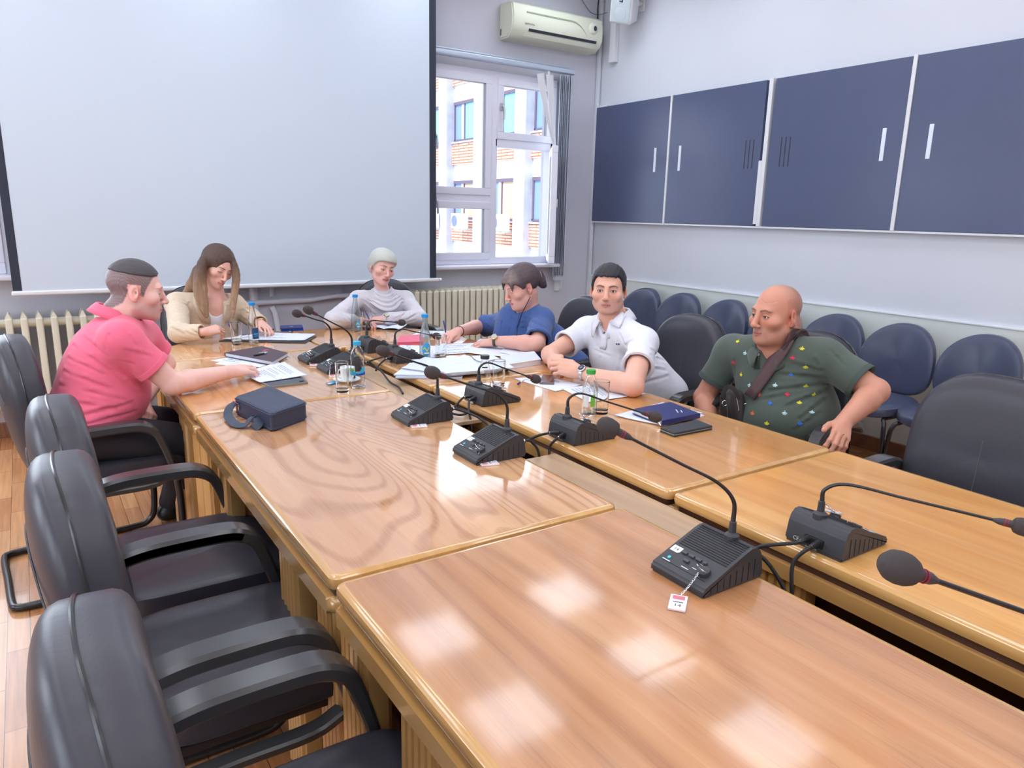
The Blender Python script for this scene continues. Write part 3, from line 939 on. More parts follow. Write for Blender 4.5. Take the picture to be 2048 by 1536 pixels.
def conf_chair(name, label, group):
    """faces +x; origin on the floor under the seat's rear edge"""
    t = thing(name, label, 'chair', group=group)
    P = perim(.245, .30, 2.9, 4.5)
    def back(x, y, z):
        # leaning, hollowed towards the sitter, rolled at the top
        zz = z + .30
        taper = 1 - .10 * max(0, (z / .30)) ** 2
        return (.078 - .23 * (zz * .50) - .02 * math.sin(zz / .6 * math.pi) + x + .10 * (y / .24) ** 2 * .22, y * taper, .45 + zz * .925)
    bk = MB().slab(P, .072, .45, 60, 20, back)
    obj('backrest', bk, M_lea, t)
    # piping where front cushion and rear shell meet, and the crease of the upper cushion
    rim = []
    for i in range(60):
        y, z = P(2 * math.pi * i / 60)
        rim.append(back(-.012, y * 1.002, z * 1.002))
    rim2 = []
    for i in range(60):
        y, z = P(2 * math.pi * i / 60)
        rim2.append(back(.046, y * .94, z * .95))
    cre = [back(.0725, y, .085 - .05 * (y / .2) ** 2 - .16 * max(0, abs(y / .2) - .75)) for y in np.linspace(-.20, .20, 21)]
    cre2 = [back(-.0725, y, .16 - .10 * (y / .2) ** 2) for y in np.linspace(-.20, .20, 21)]
    obj('piping', MB().tube(rim + [rim[0]], .0035, 6).tube(rim2 + [rim2[0]], .0025, 6), M_tube, t)
    obj('stitching', MB().tube(cre2, .0022, 5).tube([back(.0722, 0, z) for z in np.linspace(.07, -.26, 12)], .0018, 5), M_stitch, t)
    S = perim(.245, .25, 5, 5)
    def seat(x, y, z):
        xx = .33 + z
        return (xx, y, .455 + x + .018 * (abs(y) / .24) ** 2 - .03 * max(0, (z - .12) / .12) ** 2 - .01 * math.cos(min(1, abs(y) / .1) * math.pi / 2))
    obj('seat', MB().slab(S, .042, .35, 48, 12, seat), M_lea, t)
    obj('seat_base', MB().box((.30, 0, .405), (.40, .40, .025), .006), M_black, t)
    padp = [(-.034, -.012), (-.028, -.018), (.028, -.018), (.034, -.012), (.034, .009), (.026, .018), (-.026, .018), (-.034, .009)]
    for s in (-1, 1):
        y = .275 * s
        up = [(.075, y, .615), (.10, y, .642), (.15, y, .655), (.22, y, .660), (.34, y, .660), (.39, y, .652), (.425, y, .630), (.445, y, .595), (.475, y, .50), (.498, y, .41)]
        a = MB().sweep(spline(up, 5), padp, scale=[1.0] * 26 + [1.0 - .35 * k / 19 for k in range(20)])
        obj('armrest', a, M_arm, t)
        obj('seat_rail', MB().sweep(spline([(.13, y, .40), (.25, y, .405), (.40, y, .405), (.47, y, .43)], 4), padp, scale=[.62] * 13), M_arm, t)
        obj('leg', MB().tube(spline([(.498, y, .42), (.505, y, .30), (.50, y, .10), (.47, y, .032), (.40, y, .016), (.20, y, .016)], 5), .0145, 10), M_tube, t)
    obj('floor_runner', MB().tube([(.21, -.275, .016)] + spline([(-.02, -.275, .016), (-.085, -.265, .016), (-.105, -.22, .016), (-.105, 0, .016), (-.105, .22, .016), (-.085, .265, .016), (-.02, .275, .016)], 4) + [(.21, .275, .016)], .0145, 10), M_tube, t)
    return t


LC = 'black leather chairs along the left of the table'
c0 = conf_chair('conference_chair', 'black leather armchair at lower left, nearest the viewer', LC)
c0.location = (0, .93, 0)
chairs = [((0, 1.62), 0, 'black leather armchair on the left, second from the viewer, pleated upper cushion', LC),
          ((.004, 2.17), 0, 'empty black leather armchair directly beside the man in pink', LC),
          ((-.10, 3.32), math.radians(4), 'black leather armchair in which the man in pink sits', LC),
          ((2.71, 1.06), math.radians(184), 'empty black leather armchair at the right picture edge', 'black leather chairs along the right of the table'),
          ((3.02, 1.98), math.radians(186), 'black leather armchair behind the man in the green polo shirt', 'black leather chairs along the right of the table'),
          ((2.93, 2.63), math.radians(180), 'black leather armchair behind the man in the white polo shirt', 'black leather chairs along the right of the table'),
          ((2.93, 3.50), math.radians(182), 'black leather armchair behind the woman in the blue blouse', 'black leather chairs along the right of the table'),
          ((.90, 5.06), math.radians(-84), 'black leather armchair behind the woman in the beige blazer', 'black leather chairs at the far end of the table'),
          ((2.20, 5.06), math.radians(-92), 'black leather armchair behind the woman in the headscarf', 'black leather chairs at the far end of the table')]
for (p, a, lab, g) in chairs: dup(c0, (p[0], p[1], 0), a, lab, g)

# --- visitor chairs along the right wall: faces -x
M_blea = mat('blue_black_leatherette', (68, 74, 98), 0.28, bump=(180, .08))
VG = 'visitor chairs in a row along the right wall'


def visitor_chair(label):
    t = thing('visitor_chair', label, 'chair', group=VG)
    P = perim(.225, .215, 2.15, 3.0)
    def back(x, y, z):
        return (.21 + .16 * (z + .2) - x * 1.0 - .06 * (y / .225) ** 2 + .02, y * (1 - .05 * z / .215), .69 + z)
    obj('backrest', MB().slab(P, .042, .45, 48, 16, back), M_blea, t)
    S = perim(.235, .235, 2.8, 2.8)
    obj('seat', MB().slab(S, .04, .45, 44, 14, lambda x, y, z: (-.03 - z * .98, y, .455 + x - .02 * max(0, (z - .08) / .15) ** 2)), M_blea, t)
    be = MB()
    for k in range(7):
        z = .428 + .010 * k
        be.box((.20 + .006 * k, 0, z + .012), (.030, .10 if k % 2 == 0 else .086, .009), .003)
    obj('bellows', be, M_black, t)
    obj('back_support', MB().sweep(spline([(.02, 0, .41), (.15, 0, .405), (.215, 0, .43), (.245, 0, .55), (.26, 0, .62)], 4), [(-.03, -.005), (.03, -.005), (.03, .005), (-.03, .005)], up=(0, 1, 0)) if False else
        MB().tube(spline([(.02, 0, .41), (.15, 0, .402), (.20, 0, .43), (.225, 0, .55), (.25, 0, .62)], 4), .014, 8), M_tube, t)
    for s in (-1, 1):
        y = .17 * s
        obj('leg', MB().tube(spline([(-.05, y, .405), (-.19, y, .408), (-.225, y + .02 * s, .385), (-.24, y + .03 * s, .30), (-.25, y + .04 * s, 0.0)], 5), .0125, 10), M_tube, t)
        obj('leg', MB().tube(spline([(-.05, y, .405), (.10, y, .408), (.135, y + .02 * s, .385), (.15, y + .03 * s, .30), (.17, y + .04 * s, 0.0)], 5), .0125, 10), M_tube, t)
    obj('seat_frame', MB().tube([(-.10, -.17, .405), (-.10, .17, .405)], .0125, 8).tube([(.06, -.17, .405), (.06, .17, .405)], .0125, 8), M_tube, t)
    return t


VY = (4.585, 4.145, 3.67, 3.225, 2.765, 2.305, 1.86)
VL = ('first visitor chair from the room corner, dark blue oval back above the white polo shirt', 'second visitor chair from the room corner, dark blue oval back', 'third visitor chair from the room corner, left of the bald man',
      'fourth visitor chair from the room corner, mostly hidden by the bald man', 'fifth visitor chair from the room corner, behind the green sleeve', 'sixth visitor chair from the room corner, behind the raised elbow',
      'seventh visitor chair from the room corner, beside the empty armchair')
v0 = visitor_chair(VL[0])
v0.location = (4.185, VY[0], 0); v0.rotation_euler = (0, 0, math.radians(2))
for k in range(1, 7): dup(v0, (4.185 + .012 * math.sin(k * 2.1), VY[k], 0), math.radians(3 * math.sin(k * 1.7)), VL[k])
# ================================================================== microphones
M_mic = mat('microphone_housing', (58, 58, 62), 0.42, bump=(700, .08))
M_slot = mat('grille_slot', (20, 20, 22), 0.6)
M_btn = mat('button_grey', (70, 72, 76), 0.4)
M_foam = mat('windscreen_foam', (72, 66, 66), 0.95, bump=(900, .6))
M_red = mat('red_ring', (150, 30, 60), 0.3)
M_lbl = mat('white_sticker', (234, 236, 236), 0.6)
M_ink = mat('black_ink', (28, 28, 34), 0.7)
M_cyan = mat('turquoise_badge', (70, 186, 200), 0.4)
M_inkw = mat('white_print', (214, 216, 218), 0.6)


def slope(x): return .020 + (.0925 - x) * (.054 / .1375)


SL_ANG = math.atan2(.054, .1375)


def on_slope(x, y, lift=.0006):
    """frame on the sloping front: local x towards the rear of the unit, readable from the user's seat"""
    n = Vector((math.sin(SL_ANG), 0, math.cos(SL_ANG)))
    u = Vector((-math.cos(SL_ANG), 0, math.sin(SL_ANG)))       # up the slope (away from the user)
    r = u.cross(n)                                              # to the user's right
    m = Matrix.Identity(4)
    p = Vector((x, y, slope(x))) + n * lift
    for i in range(3): m[i][0], m[i][1], m[i][2], m[i][3] = r[i], u[i], n[i], p[i]
    return m


def mic_unit(label, c, rz, head, number, neck_up=.07):
    """head = world point of the windscreen"""
    t = thing('microphone_unit', label, 'microphone', (c[0], c[1], TT), rz, 'conference microphones on the table')
    prof = [(.0925, .003), (.0945, .010), (.0925, .020), (-.040, .0725), (-.058, .0775), (-.073, .072), (-.084, .055), (-.0925, .003)]
    body = MB()
    b = bmesh.new()
    A = [b.verts.new((p[0], -.074, p[1])) for p in prof]; D = [b.verts.new((p[0], .074, p[1])) for p in prof]
    b.faces.new(A); b.faces.new(D[::-1])
    for i in range(8): b.faces.new((A[i], D[i], D[(i + 1) % 8], A[(i + 1) % 8]))
    bmesh.ops.recalc_face_normals(b, faces=b.faces)
    bmesh.ops.bevel(b, geom=[e for e in b.edges if abs(e.verts[0].co.y - e.verts[1].co.y) > 1e-6 and (e.verts[0].co.x < -.03 or e.verts[0].co.x > .091)], offset=.005, segments=3, affect='EDGES')
    body.bm(b)
    body.box((0, 0, .0035), (.18, .142, .007))
    for s in (-1, 1):
        for k in range(8):
            x = .07 - .019 * k
            h = max(.006, slope(x) * .55)
            body.box((x, s * .0743, .006 + h / 2), (.0014, .001, h), mi=1)
    obj('housing', body, [M_mic, M_slot], t)
    g = MB()
    for k in range(12):
        x = .018 - .0062 * k
        g.box((0, 0, 0), (.132, .0030, .0012)); g.v[-8:] = [tuple(on_slope(x, 0) @ Vector(q)) for q in g.v[-8:]]
    obj('grille', g, M_slot, t)
    for (x, y) in ((.036, -.032), (.036, -.012), (.036, .008), (.052, -.012), (.036, .026)):
        w = .015 if y < .02 else .008
        bb = MB().box((0, 0, .002), (w, .007, .005), .0015); bb.v = [tuple(on_slope(x, y) @ Vector(q)) for q in bb.v]
        obj('button', bb, M_btn, t)
    k_ = MB().lathe([(.014, 0), (.013, .008), (.010, .010), (.0005, .010)], n=22); k_.v = [tuple(on_slope(.056, .042) @ Vector(q)) for q in k_.v]
    obj('volume_knob', k_, M_mic, t)
    st = MB().prism([(-.013, -.009), (.009, -.009), (.013, -.005), (.013, .009), (-.013, .009)], 0, .0006)
    st.text(number, .013, Matrix.Translation((0, -.0005, .0010)), mi=1); st.v = [tuple(on_slope(.036, -.056) @ Vector(q)) for q in st.v]
    obj('number_sticker', st, [M_lbl, M_ink], t)
    bd_ = MB().lathe([(.0045, 0), (.004, .001), (.0004, .001)], n=18)
    for (dx, dy, w) in ((.012, -.002, .022),): bd_.box((0, -.010, .0002), (w, .0025, .0004), mi=1)
    bd_.box((.05, -.006, .0002), (.020, .002, .0004), mi=1).box((.068, .004, .0002), (.012, .0018, .0004), mi=1)
    bd_.v = [tuple(on_slope(.062, -.052) @ Vector(q)) for q in bd_.v]
    obj('badge', bd_, [M_cyan, M_inkw], t)
    obj('front_line', MB().box((.0735, 0, slope(.0735)), (.0012, .12, .0012)), M_slot, t)
    ce = MB().text('CE', .013, Matrix.Translation((-.0925, .045, .014)) @ Matrix.Rotation(math.radians(-90), 4, 'Z') @ Matrix.Rotation(math.radians(80), 4, 'X'))
    obj('ce_mark', ce, M_inkw, t)
    obj('socket', MB().box((-.088, 0, .022), (.012, .05, .022), .003).box((-.0945, 0, .006), (.012, .03, .008), .001, mi=1), [M_slot, M_steel], t)
    obj('neck_collar', MB().lathe([(.017, .064), (.016, .082), (.011, .086), (.0085, .088), (.0075, .112), (.005, .114)], (-.058, .012, 0), 20), M_mic, t)
    # gooseneck to the windscreen
    R = Matrix.Rotation(-rz, 3, 'Z')
    H = R @ (Vector(head) - Vector((c[0], c[1], TT)))
    s0 = Vector((-.058, .012, .110))
    dirh = H - s0
    flat = Vector((dirh.x, dirh.y, 0)).normalized()
    L = dirh.length
    up1 = s0 + Vector((0, 0, neck_up * .6)) + flat * .004
    bend = s0 + Vector((0, 0, neck_up)) + flat * .028
    pts = spline([tuple(s0), tuple(up1), tuple(bend * .82 + (bend + (H - bend) * .35) * .18), tuple(bend + (H - bend) * .38), tuple(bend + (H - bend) * .7), tuple(H)], 8)
    n = len(pts)
    tip = Vector(pts[-1]); d = (tip - Vector(pts[-6])).normalized()
    obj('gooseneck', MB().tube(pts, [.0055 - .0022 * min(1, i / (n * .5)) for i in range(n)], 10), M_tube, t)
    Rm = Vector((0, 0, 1)).rotation_difference(d).to_matrix()
    obj('mic_barrel', MB().lathe([(.0035, -.048), (.0075, -.036), (.0085, -.014), (.0085, .0), (.004, .002)], tip, 16, Rm).lathe([(.0088, -.028), (.0088, -.0255)], tip, 16, Rm, mi=1).lathe([(.0088, -.022), (.0088, -.0205)], tip, 16, Rm, mi=1), [M_mic, M_red], t)
    obj('windscreen', MB().lathe([(.010, -.012), (.0160, -.008), (.0190, .001), (.0197, .011), (.0180, .022), (.0125, .031), (.005, .035), (.0004, .0355)], tip, 22, Rm), M_foam, t)
    return t


def reach(px, py, s, L, front):
    """where a neck of length L from socket s meets the sight line, the solution towards the user's side"""
    d = CAM_R * (px - 1024) / F_PX - CAM_U * (py - 768) / F_PX + _fw
    d = d / np.linalg.norm(d)
    oc = EYE - np.array(s); b = oc @ d
    q = math.sqrt(max(b * b - (oc @ oc - L * L), 0))
    c = [EYE + d * (-b + k * q) for k in (-1, 1)]
    return max(c, key=lambda p: (p[0] - s[0]) * front)


MICS = [((1.157, .953), -1, (1225, 858), .345, '14', 'conference microphone nearest the viewer on the left table row, sticker 14'),
        ((1.165, 1.863), -1, (870, 747), .32, '12', 'second microphone from the viewer on the left table row'),
        ((1.163, 2.335), -1, (770, 703), .29, '11', 'microphone on the left table row just beyond the table seam, third from the viewer'),
        ((1.20, 3.285), -1, (620, 622), .285, '10', 'left row microphone partly hidden behind the drinking glass and water bottle'),
        ((1.19, 3.545), -1, (597, 628), .25, '9', 'farthest microphone on the left table row, near the dark notebook'),
        ((1.55, .90), 1, (2038, 1052), .385, '15', 'conference microphone nearest the viewer on the right table row, seen from behind'),
        ((1.545, 1.865), 1, (1305, 832), .31, '17', 'right row microphone in front of the green capped bottle, neck pointing at the navy folder'),
        ((1.535, 2.44), 1, (1068, 757), .28, '18', 'right row microphone in front of the black capped bottle, pointing at the phone'),
        ((1.585, 3.36), 1, (871, 672), .265, '20', 'right row microphone behind the stack of white folders'),
        ((1.565, 3.685), 1, (801, 645), .25, '21', 'farthest microphone on the right table row, before the woman in the headscarf')]
for (c, sg, q, L, num, lab) in MICS:
    s = (c[0] - sg * .058, c[1] + sg * .012, TT + .110)
    mic_unit(lab, c, math.pi if sg < 0 else 0.0, reach(q[0], q[1], s, L, sg), num, .085 if sg < 0 else .055)
# one more unit stands just outside the picture; only its head reaches in
hd = at(1812, 1140, x=.80)
mic_unit('microphone whose foam head and neck reach in from the lower right picture edge', (1.165, hd[1] - .16, 0), math.pi, hd, '16', .085)

# --- key tags hanging on the volume knobs
M_chrome = mat('chrome', (214, 214, 218), 0.15, metal=1.0)
M_acryl = mat('tag_plastic', (232, 222, 226), 0.15)
M_tagp = mat('tag_print_pink', (214, 120, 134), 0.5)


def key_tag(label, ring, plate, ang, number, lean=0.0):
    t = thing('key_tag', label, 'key tag', (plate[0], plate[1], plate[2]), 0, 'numbered key tags on the microphones')
    B = (plate[0], plate[1], plate[2])
    ring = np.array(ring); plate = np.array(plate)
    Rr = Matrix.Rotation(math.radians(28), 3, 'Y') @ Matrix.Rotation(math.radians(20), 3, 'X')
    loop = [tuple(Vector(ring) + Rr @ Vector((.0135 * math.cos(a), .0135 * math.sin(a), 0))) for a in np.linspace(0, 2 * math.pi, 25)]
    obj('key_ring', MB().tube(loop, .0011, 6), M_chrome, t, B)
    R = Matrix.Rotation(ang, 4, 'Z') @ Matrix.Rotation(lean, 4, 'Y')
    T = Matrix.Translation(Vector(plate)) @ R
    pl = MB().box((0, 0, 0), (.058, .035, .006), .002)
    pl.v = [tuple(T @ Vector(q)) for q in pl.v]
    ins = MB().box((.016, 0, .0032), (.014, .024, .0006)).box((.001, 0, .0031), (.006, .026, .0004), mi=2).box((-.0015, 0, .0032), (.002, .02, .0006), mi=3).box((-.016, 0, .0032), (.017, .026, .0006), mi=2)
    ins.text(number, .015, Matrix.Translation((-.016, 0, .0038)) @ Matrix.Rotation(math.radians(-90), 4, 'Z'), mi=3)
    ins.v = [tuple(T @ Vector(q)) for q in ins.v]
    obj('tag_plate', pl, M_acryl, t, B); obj('tag_print', ins, [M_tagp, M_tagp, M_lbl, M_ink], t, B)
    e = np.array(T @ Vector((.030, 0, 0)))
    a0 = ring + (e - ring) / np.linalg.norm(e - ring) * .0135
    ch = MB()
    n = max(5, int(np.linalg.norm(e - a0) / .0045))
    for k in range(n):
        p = a0 + (e - a0) * (k + .5) / n - np.array([0, 0, .004 * math.sin(math.pi * (k + .5) / n)])
        dv = Vector(e - a0).normalized(); sd = dv.cross(Vector((0, 0, 1))).normalized() if k % 2 else dv.cross(dv.cross(Vector((0, 0, 1)))).normalized()
        ch.tube([tuple(Vector(p) + dv * (.0032 * math.cos(a)) + sd * (.0019 * math.sin(a))) for a in np.linspace(0, 2 * math.pi, 9)], .0007, 4)
    obj('chain', ch, M_chrome, t, B)
    return t


def loc_of(i, x, y, z):
    c, sg = MICS[i][0], MICS[i][1]
    return np.array([c[0] + sg * x, c[1] + sg * y, TT + z])


TL = 'key tag lying beside '
key_tag('key tag number 14 lying before the nearest left microphone', loc_of(0, .062, .040, .047), at(1356, 1206, z=TT + .003), math.radians(38), '14')
key_tag('key tag lying along the near side of the second left microphone', loc_of(1, .062, .040, .047), at(978, 927, z=TT + .003), math.radians(165), '12')
key_tag('key tag lying along the near side of the third left microphone', loc_of(2, .062, .040, .047), at(838, 852, z=TT + .003), math.radians(160), '11')
key_tag('key tag lying by the microphone behind the drinking glass', loc_of(3, .062, .040, .047), at(672, 752, z=TT + .003), math.radians(160), '10')
key_tag('key tag lying across the front of the farthest left microphone', loc_of(4, .062, .02, .047), at(633, 730, z=TT + .004), math.radians(150), '9')
key_tag('key tag resting on the sloping panel of the nearest right microphone', loc_of(5, .035, .045, .062), loc_of(5, .070, .055, .041), math.radians(200), '15', math.radians(-20))
key_tag('key tag on the microphone in front of the green capped bottle', loc_of(6, .035, .045, .062), loc_of(6, .070, .055, .041), math.radians(200), '17', math.radians(-20))
key_tag('key tag on the microphone in front of the black capped bottle', loc_of(7, .035, .045, .062), loc_of(7, .070, .055, .041), math.radians(190), '18', math.radians(-20))
key_tag('key tag on the microphone behind the white folder stack', loc_of(8, .035, .045, .062), loc_of(8, .080, .085, .006), math.radians(190), '20')
key_tag('key tag on the farthest right microphone', loc_of(9, .035, .045, .062), loc_of(9, .078, .085, .006), math.radians(190), '21')

# --- cables between the units and down into the gap
CG = 'microphone cables in the gap between the tables'


def plug(i, side):
    return loc_of(i, -.092, .014 * side, .026)


def cable(label, pts, r=.0045, plugs=((0, 1),)):
    B = pts[0]
    t = thing('microphone_cable', label, 'cable', tuple(B), 0, CG)
    P = spline(pts, 8)
    obj('cord', MB().tube(P, r, 8), M_cab, t, B)
    for (i, j) in plugs:
        a = np.array(pts[i]); d = (np.array(pts[j]) - a); d /= np.linalg.norm(d)
        obj('plug', MB().cyl(a - d * .004, a + d * .030, .0075, .0065, 12).cyl(a + d * .028, a + d * .034, .0058, .0058, 12, mi=1), [M_black, M_chrome], t, B)
    return t


GX = (XL1 + XR0) / 2
def dn(x, y, z): return (x, y, z)
cable('cable looping from the nearest left microphone down over the board edge', [plug(0, 1), plug(0, 1) + [.04, -.005, .0], (1.32, .90, .735), (1.335, .86, .66), (1.335, .82, .50)])
cable('cable from the nearest right microphone to the left one across the gap', [plug(5, 1), plug(5, 1) + [-.04, .0, -.002], (1.36, .97, .755), (1.32, 1.0, .72), plug(0, -1) + [.05, .01, -.01], plug(0, -1)], plugs=((0, 1), (5, 4)))
cable('cable from the nearest right microphone down into the gap', [plug(5, -1), plug(5, -1) + [-.035, -.002, -.002], (1.39, .90, .735), (1.37, .88, .66), (1.35, .85, .5)])
cable('cable arching from the second left microphone into the gap', [plug(1, 1), plug(1, 1) + [.035, 0, .004], (1.33, 1.86, .765), (1.355, 1.85, .71), (1.355, 1.86, .55)])
cable('cable from the second right microphone into the gap toward the second left one', [plug(6, 1), plug(6, 1) + [-.035, .01, 0], (1.39, 1.93, .755), (1.36, 1.97, .71), (1.34, 1.99, .55)])
cable('cable hanging from the second right microphone in front of the board', [plug(6, -1), plug(6, -1) + [-.03, -.01, -.004], (1.405, 1.86, .74), (1.398, 1.855, .69), (1.39, 1.87, .55)])
cable('cable hanging from the third left microphone over the gap edge', [plug(2, 1), plug(2, 1) + [.035, 0, 0], (1.345, 2.22, .755), (1.37, 2.17, .70), (1.37, 2.15, .55)])
cable('cable coiled between the third left and the second right row microphones', [plug(7, 1), plug(7, 1) + [-.035, .0, 0], (1.35, 2.43, .745), (1.32, 2.40, .738), (1.34, 2.36, .735), (1.385, 2.38, .735), (1.375, 2.44, .737), (1.33, 2.45, .739), (1.30, 2.39, .742), plug(2, -1) + [.035, 0, -.002], plug(2, -1)], plugs=((0, 1), (10, 9)))
cable('cable hanging from the right row microphone with the black capped bottle', [plug(7, -1), plug(7, -1) + [-.03, -.01, -.004], (1.39, 2.38, .74), (1.375, 2.335, .70), (1.365, 2.31, .58)])
cable('long cable running along the cover board from the microphone behind the glass', [plug(3, 1), plug(3, 1) + [.03, -.01, .005]] + [at(x, y, z=z) for (x, y, z) in ((742, 726, .765), (762, 742, .755), (780, 764, .728), (797, 774, .726), (806, 787, .724))])
cable('cable bowed from the right row microphone behind the folders', [plug(8, 1), plug(8, 1) + [-.03, 0, 0], (1.40, 3.40, .755), (1.36, 3.46, .72), (1.34, 3.50, .58)])
cable('cable hanging from the microphone behind the white folders', [plug(8, -1), plug(8, -1) + [-.03, -.005, -.004], (1.415, 3.34, .735), (1.40, 3.345, .70), (1.385, 3.46, .60), (1.38, 3.50, .5)])
cable('cable of the farthest right microphone dropping into the gap end', [plug(9, 1), plug(9, 1) + [-.035, .004, -.002], (1.40, 3.71, .74), (1.37, 3.71, .69), (1.36, 3.70, .5)])
cable('cable of the farthest left microphone dropping into the gap end', [plug(4, -1), plug(4, -1) + [.03, 0, -.002], (1.33, 3.56, .74), (1.345, 3.56, .69), (1.35, 3.57, .5)])

# ================================================================== glasses, bottles, cup
M_gl = mat('clear_glass', (252, 254, 253), 0.0, trans=1.0, ior=1.45)
M_pet = mat('clear_plastic', (248, 252, 254), 0.03, trans=1.0, ior=1.25)
M_frost = mat('bottle_glass', (236, 243, 244), 0.10, trans=.92, ior=1.35)
M_water = mat('water', (246, 250, 246), 0.0, trans=1.0, ior=1.33)
M_capb = mat('cap_blue', (30, 150, 226), 0.4)
M_capc = mat('cap_cyan', (58, 176, 224), 0.4)
M_capk = mat('cap_black', (58, 62, 66), 0.4)
M_capg = mat('cap_green', (66, 170, 78), 0.35)
GG, BG = 'drinking glasses on the table', 'bottles on the table'


def dense(prof):
    """extra rings close to both ends of each straight run"""
    out = [prof[0]]
    for (a, b) in zip(prof[:-1], prof[1:]):
        l = math.hypot(b[0] - a[0], b[1] - a[1])
        if l > .006:
            for k in (.0012 / l, .25, .5, .75, 1 - .0012 / l): out.append((a[0] + (b[0] - a[0]) * k, a[1] + (b[1] - a[1]) * k))
        out.append(b)
    return out


def soft(prof):
    """round the corners of a bottle outline"""
    P = [(a, b) for a, b in prof]
    for _ in range(2):
        Q = [P[0]]
        for a, b in zip(P[:-1], P[1:]):
            Q += [(a[0] * .75 + b[0] * .25, a[1] * .75 + b[1] * .25), (a[0] * .25 + b[0] * .75, a[1] * .25 + b[1] * .75)]
        P = Q + [P[-1]]
    return P


def glass(label, p, r=.031, h=.135, fill=0.0):
    t = thing('drinking_glass', label, 'glass', tuple(p), 0, GG)
    w = .0022
    obj('tumbler', MB().lathe(dense([(.0005, 0), (r * .90, 0), (r * .93, .003), (r, h), (r - w / 2, h + .0015), (r - w, h), (r * .92 - w, .020), (r * .80, .014), (.0005, .0125)]), n=48), M_gl, t)
    if fill: obj('drink', MB().lathe([(.0005, .0135), (r * .78, .0145), (r * .92 - w - .0006, .021), (r * .92 - w + .004 * fill, .02 + fill), (.0005, .02 + fill)], n=32), M_water, t)
    return t


def bottle(label, p, prof, mglass, cap, labels=(), rz=0.0, fill=0.0, capp=None):
    """prof = outer radius/height from the base to the lip; labels = (material list, builder)"""
    t = thing('bottle', label, 'bottle', tuple(p), rz, BG)
    w = .0016
    prof = soft(prof)
    inner = [(max(r - w, .0006), max(h, .006)) for r, h in prof[1:]][::-1]
    obj('bottle_glass', MB().lathe([(.0005, .004)] + prof + inner + [(.0005, .008)], n=40), mglass, t)
    r, h = prof[-1]
    c = capp or [(r + .0025, h - .014), (r + .003, h - .013), (r + .003, h + .002), (r + .001, h + .0035), (.0005, h + .0035)]
    cm = MB().lathe([(r + .0005, h - .014)] + c, n=36)
    for k in range(18):
        a = 2 * math.pi * k / 18
        cm.box(((r + .003) * math.cos(a), (r + .003) * math.sin(a), h - .006), (.0012, .0012, .012), R=rotz(a))
    obj('cap', cm, cap, t)
    for (nm, mb, ms) in labels: obj(nm, mb, ms, t)
    if fill:
        ins = [(max(a - w - .0008, .0006), b) for a, b in prof if b <= fill]
        obj('drink', MB().lathe([(.0005, .0085)] + [(a, max(b, .009)) for a, b in ins] + [(ins[-1][0], fill), (.0005, fill)], n=32), M_water, t)
    return t


def wrap(prof_r, z0, z1, a0, a1, n=20, mi=0, shape=None, m=8):
    """label wrapped on a round body between two heights and two angles; shape(u, v) keeps a point"""
    mb = MB()
    for j in range(m):
        for i in range(n):
            if shape and not shape((i + .5) / n, (j + .5) / m): continue
            q = []
            for (u, v) in ((i, j), (i + 1, j), (i + 1, j + 1), (i, j + 1)):
                a = a0 + (a1 - a0) * u / n; z = z0 + (z1 - z0) * v / m
                r = prof_r(z) + .0005
                q.append((r * math.cos(a), r * math.sin(a), z))
            k = len(mb.v); mb.add(q, [(0, 1, 2, 3)], mi)
    return mb


def rad(prof):
    prof = soft(prof); hs = [h for r, h in prof]; rs = [r for r, h in prof]
    return lambda z: float(np.interp(z, hs, rs))


P_long = [(.026, 0), (.0285, .004), (.0285, .110), (.027, .125), (.021, .155), (.0145, .185), (.0125, .20), (.0125, .218), (.0135, .22), (.0135, .232)]
P_mid = [(.028, 0), (.031, .004), (.031, .085), (.029, .105), (.0285, .115), (.031, .128), (.030, .145), (.022, .168), (.0135, .18), (.0130, .188), (.0135, .2)]
P_small = [(.026, 0), (.0285, .004), (.0285, .055), (.027, .070), (.0165, .112), (.0150, .125), (.0165, .128), (.0165, .142)]
P_green = [(.027, 0), (.030, .004), (.030, .030), (.029, .034), (.029, .088), (.030, .092), (.030, .105), (.026, .128), (.0165, .150), (.0145, .158), (.0145, .176)]
TOCAM = lambda p: math.atan2(-p[1], -p[0])


def lab_rect(prof, z0, z1, a, w, mats_, bands=()):
    f = rad(prof)
    mb = wrap(f, z0, z1, a - w / 2, a + w / 2)
    for (b0, b1, w2, mi) in bands:
        q = wrap(lambda z: f(z) + .0006, b0, b1, a - w2 / 2, a + w2 / 2, mi=mi)
        mb.add(q.v, q.f, mi)
    return ('label', mb, mats_)


M_navy = mat('label_navy', (38, 74, 124), 0.5)
M_lblue = mat('label_light_blue', (60, 170, 226), 0.5)
M_deep = mat('label_deep_blue', (30, 70, 190), 0.5)
M_yel = mat('label_yellow', (226, 208, 80), 0.5)
M_lgreen = mat('label_green', (110, 178, 70), 0.5)
M_pale = mat('label_pale', (206, 216, 222), 0.5)

p = at(508, 687, z=TT); a = TOCAM(p)
bottle('glass water bottle with navy label and blue cap in front of the woman in beige', p, P_long, M_gl, M_capb, [lab_rect(P_long, .030, .092, a + .55, 1.5, [M_navy, M_lblue], ((.055, .062, 1.0, 1), (.045, .049, .8, 1)))], fill=.016)
glass('drinking glass in front of the woman in beige, beside the navy labelled bottle', at(474, 689, z=TT), .031, .125, .012)


